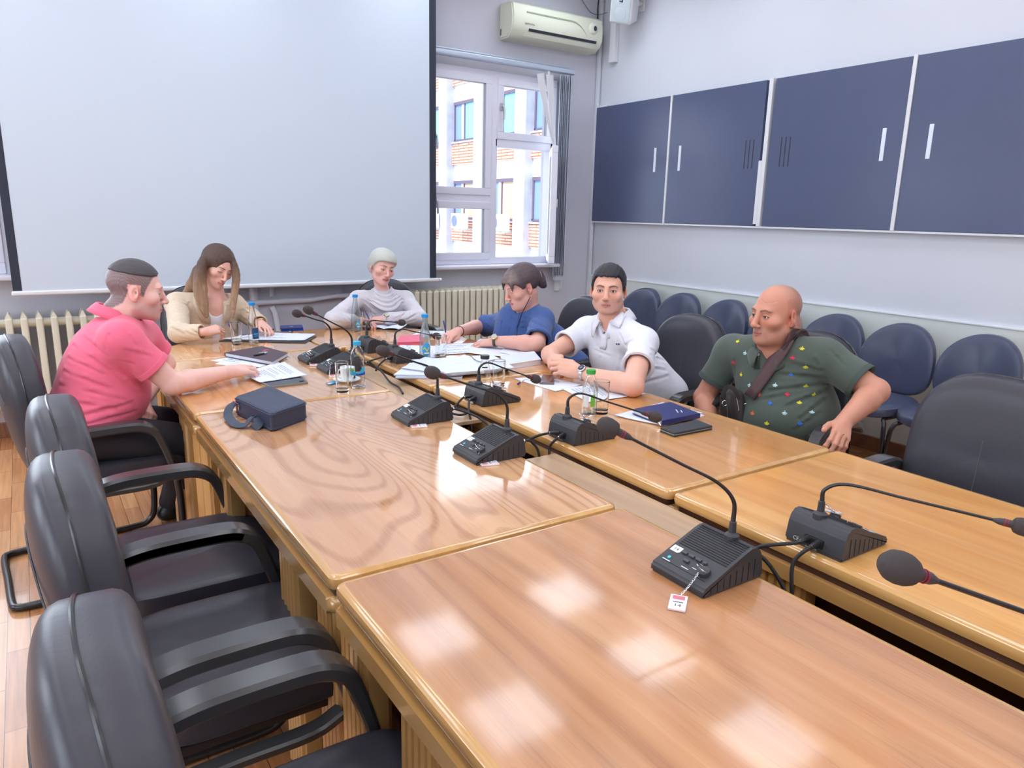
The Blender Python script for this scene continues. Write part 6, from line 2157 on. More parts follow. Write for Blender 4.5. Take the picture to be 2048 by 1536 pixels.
# ------------------------------------------------------------------ man in the pink polo shirt, left of the table
def man_pink():
    base = (.12, 3.3, 0)
    t = person('man in a pink polo shirt leaning over the left table with his arm stretched out', base)
    O = at(272, 580, y=3.30); R = frame((.99, -.06, -.13))
    neck = at(236, 634, y=3.30)
    shR, shL = at(246, 684, y=3.13), at(285, 672, y=3.50)
    chest = at(212, 718, y=3.30); hip = at(172, 838, y=3.29)
    elR = at(346, 768, z=.800); wrR = at(458, 744, z=.808)
    elL = np.array((.47, 3.56, .800)); wrL = np.array((.345, 3.40, .665))
    front = V3(1, 0, 0)
    skin = lin(236, 190, 178)
    hR, n1 = hand(wrR, at(532, 728, z=.80) - wrR, (.05, -.25, 1), 1, ((12, 22, 14), (8, 20, 14), (10, 24, 16), (16, 28, 18)), .9, s=1.06, thick=1.08)
    hL, n2 = hand(wrL, (.25, -.75, -.35), (.55, .1, .75), -1, ((50, 55, 25),) * 4, .8, s=1.02, thick=1.08)
    body = GR(head(O, R, 1.0, fat=.006, eye_open=.0022, look=(0, -.5), neck_to=neck, neck_r=.062, brow_drop=.0015, nose=1.05)
              + [('u', EL(chest, (.10, .13, .12)), .03), ('u', RC(neck, chest, .062, .09), .03), ('u', RC(chest, hip, .09, .10), .03)]
              + arm(shR, elR, wrR, 1.08) + arm(shL, elL, wrL, 1.06) + [('u', hR, .008), ('u', hL, .008)])
    hl = hairline_fn(.080, .050, -.010, -.075)
    grey = lin(96, 91, 96)
    def tint(P):
        c = head_tint(P, O, R, 1.0, skin, lin(206, 122, 122), lin(120, 98, 92), beard=lin(166, 130, 130), beard_amt=.55, hair=grey, hairline=hl, fade=None, eye_open=.0022, brow_drop=.0015, flush=.7, brow_thick=.0035, hair_amt=.95)
        return nail_tint(c, P, n1 + n2, skin)
    build_body(t, base, body, .0028, tint, eyes(O, R, 1.0, (0, -.5), (90, 96, 104)))
    line = lambda y: np.interp(y, [-.13, -.09, -.03, .045, .070, .082, .13], [.080, .072, .066, .064, .066, .078, .080])
    cloth('hair', t, base, hair_cap(O, R, 1.0, .0035, line, .004, .0012), .0028, mat('hair_dark_grey', (74, 69, 73), .55, bump=(500, .5)))
    m = fabric('polo_pink', (240, 112, 140), scale=1300)
    up = chest - hip
    slR, hoR, eR, dR = sleeve(shR, elR, .62, .066, .070)
    slL, hoL, eL, dL = sleeve(shL, elL, .62, .064, .070)
    pre = GR(torso(hip, chest, neck - V3(.0, 0, .035), shL, shR, front, 1.06, .055, 1.08, .010, sh_r=.058) + [('u', slR, .03)])
    cr = folds_on(pre, [((146, 690), (222, 742), .006, .007), ((136, 715), (205, 748), .005, .006), ((165, 672), (215, 712), .005, .007), ((128, 742), (215, 776), .006, .008), ((120, 770), (250, 800), .005, .008), ((118, 800), (230, 818), .005, .008),
                        ((150, 835), (262, 806), .006, .009), ((170, 850), (270, 822), .005, .007), ((230, 745), (275, 785), .007, .008), ((222, 640), (210, 700), .004, .006), ((215, 640), (190, 640), .004, .006), ((250, 660), (272, 690), .004, .007), ((250, 700), (300, 712), .004, .007), ((240, 722), (268, 728), .004, .006)])
    fo = folds(.0015, 22, 5, (1, 1, 1.6))
    shirt = GR(torso(hip, chest, neck - V3(.0, 0, .035), shL, shR, front, 1.06, .055, 1.08, .010, sh_r=.058)
               + [('u', slR, .03), ('u', slL, .03), ('s', hoR, .003), ('s', hoL, .003), ('s', RC(neck - V3(.01, 0, .0), O - V3(.02, 0, .06), .064, .07), .006),
                  ('i', HS(hip + V3(0, 0, -.075), (-.25, 0, -1)), .01)], disp=lambda P: cr(P) + fo(P))
    cloth('shirt', t, base, shirt, .0055, m)
    collar(t, base, neck + V3(-.012, 0, .012), (.42, .0, 1), front, .066, m, gap=.5, h=.022, fall=.040, spread=.022)
    for (e, d, nm) in ((eR, dR, 1), (eL, dL, 2)):
        q = Vector((0, 0, 1)).rotation_difference(Vector(d)).to_matrix()
        obj('cuff', MB().lathe([(.064, -.024), (.0712, -.022), (.0722, -.002), (.070, .001), (.064, .0), (.062, -.020)], tuple(e), 36, q, closed=True), m, t, base)
    # legs
    kR, kL = at(388, 884, z=.515), np.array((.55, 3.48, .52))
    aR, aL = at(342, 1000, z=.10), np.array((.50, 3.75, .10))
    tr = GR([('u', EL(hip + V3(.0, 0, -.04), (.16, .19, .12)), 0), ('u', RC(hip + V3(.02, -.10, -.05), kR, .098, .072), .03), ('u', RC(hip + V3(.02, .10, -.05), kL, .098, .072), .03),
             ('u', RC(kR, aR, .068, .055), .02), ('u', RC(kL, aL, .068, .055), .02)], disp=folds(.004, 18, 9))
    cloth('trousers', t, base, tr, .008, M_trs)
    for a, f in ((aR, at(396, 1006, z=.05) - aR), (aL, V3(.2, .05, 0))):
        f = nrm((f[0], f[1], 0))
        cloth('shoe', t, base, GR([('u', RC(a + f * -.03 + V3(0, 0, -.055), a + f * .17 + V3(0, 0, -.062), .042, .036), 0), ('u', RC(a + V3(0, 0, -.05), a + V3(0, 0, .01), .042, .046), .02), ('i', HS((0, 0, .004), (0, 0, -1)), .003)]), .006, M_shoe)
    watch(t, base, wrL + V3(-.01, .03, .012), wrL - elL, (.3, -.2, 1), .032, M_gold, M_lbl, mat('watch_strap_brown', (92, 70, 56), .5))


man_pink()

# ------------------------------------------------------------------ man in the white polo shirt, right of the table
def man_white():
    base = (2.55, 2.68, 0)
    t = person('dark haired man in a white polo shirt with clasped hands, looking at the viewer', base)
    O = at(1217, 579, x=2.42); toc = EYE - O
    R = frame(nrm(toc) * V3(1, 1, .3) + .10 * CAM_R * -1, (0, .0, 1))
    neck = at(1228, 640, x=2.47)
    shL, shR = at(1286, 686, x=2.44), at(1174, 662, x=2.48)
    chest = at(1240, 715, x=2.52); hip = V3(2.68, 2.66, .56)
    elL = at(1266, 772, z=.797); wrL = at(1160, 745, z=.800)
    elR = at(1098, 706, z=.800); wrR = at(1101, 730, z=.815)
    front = nrm(V3(-1, -.25, 0))
    skin = lin(226, 174, 152)
    elR = V3(2.20, 2.94, .800)
    wL = wrL
    mid = at(1120, 733, z=.83)
    # his left hand lies over the right one, fingers closed round it
    hL, n1 = hand(wL, at(1108, 728, z=.835) - wL, (-.35, -.72, .6), -1, ((38, 52, 30), (42, 54, 30), (46, 54, 30), (50, 54, 30)), .6, thumb=((.020, .016, -.006), (.036, .046, -.004), (.034, .076, -.006), (.026, .098, -.010)), s=1.06, thick=1.06)
    wR = at(1092, 720, z=.815)
    wR = V3(2.095, 2.775, .812)
    hR, n2 = hand(wR, at(1120, 742, z=.83) - wR, (-.70, -.15, .70), 1, ((40, 50, 30), (44, 52, 30), (48, 54, 30), (52, 54, 30)), .6, thumb=((.020, .016, -.006), (.036, .046, -.004), (.034, .076, -.006), (.026, .098, -.010)), s=1.06, thick=1.06)
    body = GR(head(O, R, 1.0, fat=.012, eye_open=.0054, neck_to=neck, neck_r=.066, jaw=1.15, nose=1.12)
              + [('u', EL(chest, (.11, .13, .12)), .03), ('u', RC(neck, chest, .066, .10), .03), ('u', RC(chest, hip, .10, .10), .03)]
              + arm(shL, elL, wrL, 1.1) + arm(shR, elR, wR, 1.08) + [('u', hL, .008), ('u', hR, .006)])
    hl = hairline_fn(.066, .050, -.008, -.066)
    hl2 = lambda y: np.interp(y, [-.13, -.085, -.048, -.036, -.028, .004, .010, .026, .031, .046, .052, .13], [-.066, -.066, -.05, -.02, .028, .028, -.002, -.004, .012, .056, .066, .070])
    def tint(P):
        c = head_tint(P, O, R, 1.0, skin, lin(190, 120, 112), lin(46, 38, 40), beard=lin(150, 116, 112), beard_amt=.42, eye_open=.0054, flush=.45, brow_thick=.0058, hair=lin(44, 40, 46), hairline=hl2, hair_amt=.9)
        return nail_tint(c, P, n1 + n2, skin)
    build_body(t, base, body, .0026, tint, eyes(O, R, 1.0, (0.02, -.02), (78, 60, 50)))
    cloth('hair', t, base, hair_cap(O, R, 1.0, .010, hl2, .005, .0026, .0045, 150), .0026, mat('hair_black', (40, 37, 44), .5, bump=(600, .6)))
    m = fabric('polo_white', (224, 226, 236), scale=1300, strength=.2)
    slL, hoL, eL, dL = sleeve(shL, elL, .58, .063, .071)
    slR, hoR, eR, dR = sleeve(shR, elR, .60, .066, .072)
    pre = GR(torso(hip, chest, neck - V3(0, 0, .03), shL, shR, front, 1.08, .05, 1.08, .010, sh_r=.060, trap=.068) + [('u', slL, .03), ('u', slR, .03)])
    cr = folds_on(pre, [((1240, 668), (1262, 712), .005, .007), ((1290, 680), (1318, 720), .005, .007), ((1300, 710), (1330, 722), .005, .006), ((1296, 735), (1330, 740), .005, .007), ((1270, 770), (1335, 752), .005, .008), ((1195, 690), (1206, 740), .004, .007), ((1182, 650), (1186, 700), .005, .006),
                        ((1190, 700), (1220, 712), .003, .006), ((1250, 690), (1290, 668), .004, .007), ((1252, 704), (1284, 690), .004, .006), ((1150, 640), (1168, 662), .004, .006), ((1262, 640), (1285, 655), .004, .006), ((1215, 745), (1250, 750), .004, .007), ((1240, 720), (1232, 760), .003, .008)])
    fo = folds(.0015, 20, 14)
    shirt = GR(torso(hip, chest, neck - V3(0, 0, .03), shL, shR, front, 1.08, .05, 1.08, .010, sh_r=.060, trap=.068)
               + [('u', slL, .03), ('u', slR, .03), ('s', hoL, .003), ('s', hoR, .003), ('s', RC(neck + V3(.0, 0, -.01), O - V3(0, 0, .08), .064, .07), .006),
                  ('s', RC(neck + front * .075 + V3(0, 0, -.02), neck + front * .105 + V3(0, 0, -.085), .034, .006), .006),
                  ('i', HS(hip + V3(0, 0, -.09), (0, 0, -1)), .01)], disp=lambda P: cr(P) + fo(P))
    cloth('shirt', t, base, shirt, .0055, m)
    collar(t, base, neck + V3(0, 0, .020), (-.10, 0, 1), front, .072, m, gap=.36, h=.030, fall=.046, spread=.032, tip=.050)
    for (e, d) in ((eL, dL), (eR, dR)):
        q = Vector((0, 0, 1)).rotation_difference(Vector(d)).to_matrix()
        obj('cuff', MB().lathe([(.066, -.024), (.0742, -.022), (.0752, -.002), (.073, .001), (.067, .0), (.065, -.020)], tuple(e), 36, q, closed=True), m, t, base)
    sb_ = GR([('u', shirt, 0), ('u', body, 0)])
    for rows in ([((1255, 592), (1262, 600)), ((1248, 609), (1257, 618)), ((1240, 624), (1250, 634)), ((1231, 640), (1246, 648)), ((1224, 651), (1241, 658))], ):
        o = obj('collar_leaf', patch(sb_, rows, .011, 6), m, t, base); s_ = o.modifiers.new('thickness', 'SOLIDIFY'); s_.thickness = .004
    pk = patch(shirt, [((1203, 648), (1214, 652)), ((1203, 668), (1215, 670)), ((1203, 690), (1214, 692)), ((1200, 697), (1211, 700))], .0025, 4)
    o = obj('placket', pk, m, t, base); s_ = o.modifiers.new('thickness', 'SOLIDIFY'); s_.thickness = .002
    bt = MB()
    q = on_cloth(shirt, 1210, 667, .0045)
    if q:
        Rq = Vector((0, 0, 1)).rotation_difference(Vector(q[1])).to_matrix()
        obj('button', MB().lathe([(.0005, .002), (.0045, .002), (.0060, .0028), (.0065, .0015), (.0060, 0), (.0005, 0)], tuple(q[0]), 18, Rq), mat('button_dark', (52, 54, 62), .35), t, base)
    em = MB()
    for (px, py) in ((1234, 688), (1238, 688)):
        q = on_cloth(shirt, px, py, .001)
        if q: em.box(tuple(q[0]), (.007, .007, .006), .001, R=Vector((0, 0, 1)).rotation_difference(Vector(q[1])).to_matrix())
    if em.v: obj('chest_emblem', em, M_blud, t, base)
    legs(t, base, hip - V3(0, 0, .04), V3(-1, 0, 0), V3(0, 1, 0), .44, M_trs, M_shoe)
    watch(t, base, wrL + (elL - wrL) * .10, wrL - elL, V3(-.45, -.62, .62), .0335, M_wsil, mat('watch_dial_blue', (70, 84, 110), .3), M_wsil)


man_white()

# ------------------------------------------------------------------ bald man in the green polo shirt
def man_green():
    base = (2.75, 1.9, 0)
    t = person('bald man in a dark green polo shirt with small bright insects, hand on his hip', base)
    O = at(1552, 628, x=2.66); R = frame((-.985, .16, -.03))
    neck = at(1552, 690, x=2.70)
    shL, shR = at(1650, 716, x=2.76), at(1462, 706, x=2.70)
    chest = at(1560, 760, x=2.74); hip = V3(2.84, 1.90, .54)
    elL = at(1752, 782, x=2.80); wrL = at(1686, 846, x=2.62)
    elR = at(1408, 795, x=2.64); wrR = at(1420, 850, x=2.52)
    front = nrm(V3(-1, -.30, 0))
    skin = lin(206, 146, 122)
    hL, n1 = hand(wrL, at(1680, 888, x=2.50) - wrL, (-.45, -.70, .50), -1, ((22, 34, 20), (20, 32, 20), (24, 34, 20), (28, 36, 20)), .8, thumb=((.020, .014, -.008), (.044, .040, -.012), (.056, .066, -.014), (.060, .088, -.016)), s=1.04, thick=1.1)
    hR, n2 = hand(wrR, V3(-.5, -.7, -.3), (-.5, .3, .8), 1, ((30, 40, 20),) * 4, .8, s=1.02, thick=1.08)
    hd_ = head(O, R, 1.06, fat=.013, eye_open=.0038, neck_to=neck, neck_r=.078, jaw=1.1, nose=1.25, lips=.9, brow_drop=.0008)
    extra = [('u', EL(O + R @ V3(0, .020, -.105), (.060, .060, .032), R), .03), ('u', EL(O + R @ V3(0, -.070, -.055), (.060, .04, .05), R), .03)]
    body = GR(hd_ + extra + [('u', EL(chest, (.12, .15, .12)), .03), ('u', RC(neck, chest, .078, .11), .03), ('u', RC(chest, hip, .11, .12), .03)]
              + arm(shL, elL, wrL, 1.15, (.050, .043, .028)) + arm(shR, elR, wrR, 1.12, (.050, .043, .028)) + [('u', hL, .008), ('u', hR, .008)])
    hl = hairline_fn(.11, .11, .0, -.066)
    hl = lambda y: np.interp(y, [-.13, -.10, -.07, -.04, -.036, -.028, .004, .012, .022, .13], [-.06, -.06, -.06, -.04, -.02, .028, .028, .005, .13, .13])
    def tint(P):
        c = head_tint(P, O, R, 1.06, skin, lin(176, 108, 100), lin(84, 70, 66), beard=lin(152, 116, 106), beard_amt=.45, eye_open=.0038, flush=.6, hair=lin(128, 108, 100), hairline=hl, fade=(.035, -.055), hair_amt=.6, brow_drop=.0008, brow_thick=.0050)
        q = ((P - O) @ R) / 1.06
        mu = ss(.030, .018, np.abs(q[:, 0])) * ss(-.046, -.050, q[:, 2]) * ss(-.066, -.060, q[:, 2]) * (q[:, 1] > .08)
        c[:] = c * (1 - .35 * mu[:, None]) + lin(110, 92, 88) * .35 * mu[:, None]
        return nail_tint(c, P, n1 + n2, skin)
    body.disp = lambda P: -.0012 * np.exp(-((((P - O) @ R)[:, 2] - .062 - .008 * np.sin(((P - O) @ R)[:, 0] * 60)) / .0022) ** 2) * ((((P - O) @ R)[:, 1]) > .05) * -1 * (np.linalg.norm(P - O, axis=1) < .13)
    build_body(t, base, body, .0028, tint, eyes(O, R, 1.06, (0.0, 0.0), (84, 66, 56)))
    m = fabric('polo_green', (82, 92, 84), scale=1300)
    slL, hoL, eL, dL = sleeve(shL, elL, .74, .072, .078)
    slR, hoR, eR, dR = sleeve(shR, elR, .64, .070, .076)
    pre = GR(torso(hip, chest, neck - V3(0, 0, .03), shL, shR, front, 1.14, .11, 1.12, .010, sh_r=.066, trap=.072) + [('u', slL, .03), ('u', slR, .03)])
    cr = folds_on(pre, [((1655, 758), (1560, 748), .006, .008), ((1655, 768), (1540, 782), .006, .009), ((1652, 782), (1575, 812), .006, .009), ((1640, 742), (1590, 728), .005, .008), ((1630, 720), (1658, 762), .006, .008), ((1648, 800), (1600, 838), .005, .009), ((1640, 825), (1590, 860), .004, .008), ((1468, 720), (1474, 770), .005, .007), ((1520, 800), (1570, 790), .004, .008), ((1660, 700), (1690, 730), .003, .007)])
    fo = folds(.0012, 18, 24)
    shirt = GR(torso(hip, chest, neck - V3(0, 0, .03), shL, shR, front, 1.14, .11, 1.12, .010, sh_r=.066, trap=.072)
               + [('u', slL, .03), ('u', slR, .03), ('s', hoL, .003), ('s', hoR, .003), ('s', RC(neck, O - V3(0, 0, .08), .080, .085), .006),
                  ('s', RC(neck + front * .085 + V3(0, 0, -.02), neck + front * .115 + V3(0, 0, -.085), .030, .006), .006),
                  ('i', HS(hip + V3(0, 0, -.09), (0, 0, -1)), .01)], disp=lambda P: cr(P) + fo(P))
    cloth('shirt', t, base, shirt, .006, m)
    collar(t, base, neck + V3(0, 0, .0), (-.08, 0, 1), front, .086, m, gap=.40, h=.022, fall=.040, spread=.024, tip=.040)
    for (e, d) in ((eL, dL), (eR, dR)):
        q = Vector((0, 0, 1)).rotation_difference(Vector(d)).to_matrix()
        obj('cuff', MB().lathe([(.070, -.024), (.0788, -.022), (.0798, -.002), (.078, .001), (.071, .0), (.069, -.020)], tuple(e), 36, q, closed=True), mat('polo_green_cuff', (70, 82, 76), .85), t, base)
    # embroidered insects
    yel, whi, red, org, blu, grn = [mat('thread_' + n, c, .7) for n, c in (('yellow', (226, 220, 60)), ('pale', (186, 216, 220)), ('red', (220, 56, 84)), ('orange', (236, 110, 66)), ('blue', (54, 120, 220)), ('green', (140, 170, 130)))]
    ms = [yel, whi, red, org, blu, grn]
    sp = [(368, 568, 0), (430, 665, 1), (330, 745, 2), (397, 848, 0), (468, 940, 1), (550, 1020, 3), (643, 1093, 4), (493, 1180, 3), (615, 1265, 0), (765, 1178, 1), (790, 1018, 2), (685, 940, 1), (820, 852, 4), (945, 783, 0), (710, 786, 3),
          (832, 705, 2), (915, 628, 0), (945, 945, 0), (1013, 1015, 0), (892, 1090, 0), (998, 1172, 1), (895, 1265, 4), (993, 1360, 5), (498, 762, 4), (330, 930, 2)]
    bees = MB()
    for (x, y, k) in sp:
        q = on_cloth(shirt, 1390 + x / 4.2675, 550 + y / 4.2675, .0025)
        if not q: continue
        n_ = q[1]; u_ = nrm(V3(0, 0, 1) - n_[2] * n_); s_ = np.cross(u_, n_)
        Rm = Matrix(np.stack([s_, u_, n_], 1).tolist())
        f = lambda a, b: tuple(q[0] + s_ * a + u_ * b)
        bees.sphere(f(0, -.002), (.0032, .0075, .0012), 8, Rm, k).sphere(f(0, .0075), (.0026, .0026, .0012), 8, Rm, k)
        for sg in (-1, 1):
            Rw = Rm @ Matrix.Rotation(sg * -.6, 3, 'Z')
            bees.sphere(f(sg * .0062, .000), (.0062, .0028, .0009), 8, Rw, k).sphere(f(sg * .0042, -.0055), (.0045, .0020, .0009), 8, Rm @ Matrix.Rotation(sg * -1.0, 3, 'Z'), k)
    obj('embroidery', bees, ms, t, base)
    q = on_cloth(shirt, 1518, 709, .004)
    if q:
        obj('button', MB().lathe([(.0005, .002), (.0045, .002), (.0060, .0028), (.0065, .0015), (.0060, 0), (.0005, 0)], tuple(q[0]), 18, Vector((0, 0, 1)).rotation_difference(Vector(q[1])).to_matrix()), M_lbl, t, base)
    pk = patch(shirt, [((1505, 690), (1513, 690)), ((1508, 712), (1518, 712)), ((1509, 738), (1520, 738))], .002, 4)
    o = obj('placket', pk, mat('polo_green_cuff', (70, 82, 76), .85), t, base); o.modifiers.new('thickness', 'SOLIDIFY').thickness = .002
    legs(t, base, hip - V3(0, 0, .04), V3(-1, 0, 0), V3(0, 1, 0), .44, M_trs, M_shoe)
    # ring on his left hand
    fr = n1[2][0]; rp = at(1690, 868, x=2.53)
    qd = trace(GR([('u', hL, 0)]), EYE, sight(1687, 869))
    if qd: obj('ring', MB().tube([tuple(qd[0] - qd[1] * .008 + V3(0, 0, .0) + (np.cross(qd[1], V3(0, 0, 1)) * math.cos(a) + qd[1] * math.sin(a)) * .0098) for a in np.linspace(0, 2 * math.pi, 25)], .0016, 6), M_gold, t, base)
    # --- sling bag worn across his chest
    bp = on_cloth(shirt, 1478, 812, .03)[0]
    sb = thing('sling_bag', 'small black leather sling bag with brown strap across the green polo shirt', 'bag', tuple(bp))
    M_sb = mat('sling_leather', (60, 54, 54), .4, bump=(300, .15)); M_st = mat('sling_strap_brown', (88, 66, 68), .75, bump=(700, .3))
    ctr = [(1592, 657), (1586, 668), (1578, 684), (1567, 702), (1551, 726), (1533, 752), (1515, 778), (1503, 796)]
    rows = []
    for i, (x, y) in enumerate(ctr):
        a, b = ctr[max(i - 1, 0)], ctr[min(i + 1, len(ctr) - 1)]
        d = np.array([b[0] - a[0], b[1] - a[1]], float); d /= np.linalg.norm(d); n_ = np.array([-d[1], d[0]]) * (11.0 if i else 9)
        rows.append(((x - n_[0], y - n_[1]), (x + n_[0], y + n_[1])))
    sm = patch(GR([('u', shirt, 0), ('u', body, 0)]), rows, .014, 4)
    first = [np.array(v) for v in sm.v[:5]]
    bk = shirt
    back = [v + V3(.035, .0, -.004) for v in first], [v + V3(.09, .015, -.05) for v in first], [v + V3(.13, .03, -.13) for v in first]
    allv = [*back[2], *back[1], *back[0], *[np.array(v) for v in sm.v]]
    nrow = len(allv) // 5
    sm = MB().add(allv, [(i * 5 + k, i * 5 + k + 1, (i + 1) * 5 + k + 1, (i + 1) * 5 + k) for i in range(nrow - 1) for k in range(4)])
    o = obj('strap', sm, M_st, sb, tuple(bp)); s_ = o.modifiers.new('thickness', 'SOLIDIFY'); s_.thickness = .003; s_.offset = 1
    P0 = bp
    RB = frame(front, (.0, .15, 1))
    body_ = GR([('u', EL(P0 + V3(0, 0, -.01), (.048, .030, .085), RB), 0), ('u', RC(P0 + RB @ V3(-.030, .01, .04), P0 + RB @ V3(-.034, .012, -.07), .024, .026), .02), ('u', RC(P0 + RB @ V3(.028, .008, .03), P0 + RB @ V3(.032, .01, -.07), .024, .026), .02)])
    cloth('pouch', sb, tuple(bp), body_, .004, M_sb)
    def arc(x, z0, h, w): return [tuple(P0 + RB @ V3(x + w * math.cos(a), .034 + .006 * math.sin(a), z0 + h * math.sin(a))) for a in np.linspace(0, math.pi, 14)]
    obj('handle', MB().sweep(arc(-.005, .03, .055, .034), [(-.010, -.0025), (.010, -.0025), (.010, .0025), (-.010, .0025)], up=tuple(front)), M_sb, sb, tuple(bp))
    obj('zip', MB().tube([tuple(P0 + RB @ V3(x, .040 - abs(x) * .15, z)) for x, z in ((.010, .05), (.012, .02), (.012, -.03), (.012, -.07))], .0022, 6).tube([tuple(P0 + RB @ V3(x, .036, z)) for x, z in ((-.030, .05), (-.036, .02), (-.040, -.02))], .0018, 6), M_chrome, sb, tuple(bp))
    for (x, y) in ((1490, 812), (1450, 806)):
        q = on_cloth(body_, x, y, .004) or on_cloth(shirt, x, y, .01)
        if q: obj('ring', MB().tube([tuple(q[0] + CAM_R * .011 * math.cos(a) + CAM_U * .011 * math.sin(a)) for a in np.linspace(0, 2 * math.pi, 19)], .0016, 6), M_chrome, sb, tuple(bp))


man_green()
M_hairv = None


def hair_mat(name):
    """hair whose colour runs in the tint attribute, combed fine along the strands"""
    m = mat(name, (90, 74, 68), .45, attr='tint', bump=(700, .5), spec=.4)
    return m


# ------------------------------------------------------------------ woman in the beige blazer, far left
def woman_beige():
    base = (.93, 4.72, 0)
    t = person('woman with long brown hair in a beige blazer, looking down, pen in hand', base)
    S = .97
    fw = nrm((.317 * .91, -.95 * .91, -.40)); rt_ = V3(.98, -.2, 0)
    R = frame(fw, nrm(V3(0, 0, 1) + .30 * rt_))
    O = at(450, 545, y=4.52) - fw * .085 * S
    neck = at(432, 603, y=4.62)
    shR, shL = at(355, 609, y=4.64), at(466, 610, y=4.66)
    chest = at(414, 645, y=4.68); hip = V3(.94, 4.80, .55)
    elR = at(358, 666, z=.808); wrR = at(408, 664, z=.820)
    elL = at(502, 634, y=4.66); wrL = at(522, 646, z=.822)
    front = nrm(V3(.12, -1, 0))
    skin = lin(230, 180, 164)
    hR, n1 = hand(wrR, at(450, 654, z=.835) - wrR, (-.1, -.55, .8), 1, ((38, 45, 25), (40, 45, 25), (42, 45, 25), (44, 45, 25)), .7, thumb=((.018, .014, -.006), (.036, .042, -.018), (.036, .068, -.026), (.026, .088, -.030)), s=.95, thick=.88)
    hL, n2 = hand(wrL, at(551, 668, z=.775) - wrL, (.35, -.3, .9), -1, ((28, 34, 18), (26, 34, 18), (28, 34, 18), (30, 36, 18)), 1.0, s=.95, thick=.86)
    tr_ = torso(hip, chest, neck - V3(0, 0, .03), shL, shR, front, .88, .0, .92, -.006, bust=.012, sh_r=.048)
    body = GR(head(O, R, S, eye_open=.0030, neck_to=neck, neck_r=.048, female=True, jaw=.85, nose=.85, lips=1.15, brow_drop=.001) + [('u', GR(tr_), .03), ('u', RC(O + R @ V3(0, -.03, -.07), neck + V3(0, .01, -.02), .047, .054), .03)]
              + arm(shR, elR, wrR, .86) + arm(shL, elL, wrL, .86) + [('u', hR, .006), ('u', hL, .006)])
    def tint(P):
        c = head_tint(P, O, R, S, skin, lin(204, 122, 120), lin(74, 54, 50), eye_open=.0030, flush=.4, female=True, brow_drop=.001, brow_thick=.0036)
        return nail_tint(c, P, n1 + n2, skin)
    build_body(t, base, body, .0028, tint, eyes(O, R, S, (.1, -.55), (70, 52, 44)))
    # hair: centre parted cap, two long locks in front of the shoulders, the rest falling behind
    cap = GR([('u', EL((0, -.020, .038), (.093, .110, .094)), 0), ('u', EL((0, -.055, -.05), (.078, .060, .11)), .03),
              ('s', EL((.0, .105, -.045), (.062, .075, .118)), .012), ('s', RC((0, .02, .14), (0, .13, .115), .004, .006), .012)], frame=(O, R, S))
    lockL = [at(408, 520, y=4.56), at(399, 548, y=4.53), at(396, 580, y=4.52), at(402, 608, y=4.51), at(412, 634, y=4.50)]
    lockR = [at(464, 522, y=4.54), at(472, 550, y=4.52), at(470, 580, y=4.52), at(467, 606, y=4.51), at(466, 634, y=4.50)]
    back_ = [at(400, 545, y=4.62), at(385, 570, y=4.70), at(366, 590, y=4.74)]
    ops = [('u', cap, 0)]
    for lk, rr in ((lockL, (.027, .027, .024, .018, .007)), (lockR, (.022, .021, .019, .015, .007))):
        lk = spline(lk, 3); rs = np.interp(np.linspace(0, 4, len(lk)), range(5), rr)
        for i in range(len(lk) - 1): ops.append(('u', RC(lk[i], lk[i + 1], rs[i], rs[i + 1]), .014))
    lk2 = [lockL[1] + V3(.018, .01, 0), lockL[2] + V3(.028, .0, 0), lockL[3] + V3(.024, 0, 0), lockL[4] + V3(.010, 0, .01)]
    for i in range(3): ops.append(('u', RC(lk2[i], lk2[i + 1], (.022, .022, .016)[i], (.022, .016, .008)[i]), .014))
    for i in range(2): ops.append(('u', RC(back_[i], back_[i + 1], (.045, .030)[i], (.030, .012)[i]), .03))
    hair = GR(ops, disp=lambda P: .0014 * noise3(P * np.array([1, 1, .08]), 480, 4) + .0010 * noise3(P * np.array([1, 1, .06]), 1000, 9))
    def hcol(P):
        g = ss(1.20, .98, P[:, 2])[:, None]
        st = (.5 + .5 * noise3(P * np.array([1, 1, .06]), 420, 6))[:, None]
        top_, lo_ = lin(84, 64, 56), lin(166, 134, 106)
        c = top_ * (1 - g) + lo_ * g
        q = (P - O) @ R
        side = ss(.0, -.05, q[:, 0])[:, None]
        return c * (.72 + .55 * st) + lin(150, 124, 100) * .22 * side * st
    cloth('hair', t, base, hair, .0034, hair_mat('hair_ombre'), col=hcol)
    # white top and blazer
    c1, c2 = at(428, 598, y=4.53), at(434, 630, y=4.53)
    tq = [on_cloth(GR(tr_), x, y, .0)[0] for (x, y) in ((428, 600), (433, 618))]
    top_ = GR(torso(hip, chest, neck - V3(0, 0, .03), shL, shR, front, .88, .0, .92, .000, bust=.012, sh_r=.048) + [('s', RC(tq[0], tq[1], .085, .046), .004), ('s', RC(neck, O, .075, .075), .01)])
    cloth('white_top', t, base, top_, .006, mat('white_knit', (232, 234, 240), .85, bump=(900, .3)))
    m = fabric('blazer_beige', (214, 196, 172), scale=700, noise=(60, .04))
    pre0 = GR(torso(hip, chest, neck - V3(0, 0, .03), shL, shR, front, .92, .0, .98, .012, bust=.014, sh_r=.054) + [('u', RC(shR, elR, .066, .056), .02), ('u', RC(elR, wrR, .056, .044), .015), ('u', RC(shL, elL, .064, .056), .02), ('u', RC(elL, wrL, .056, .044), .015)])
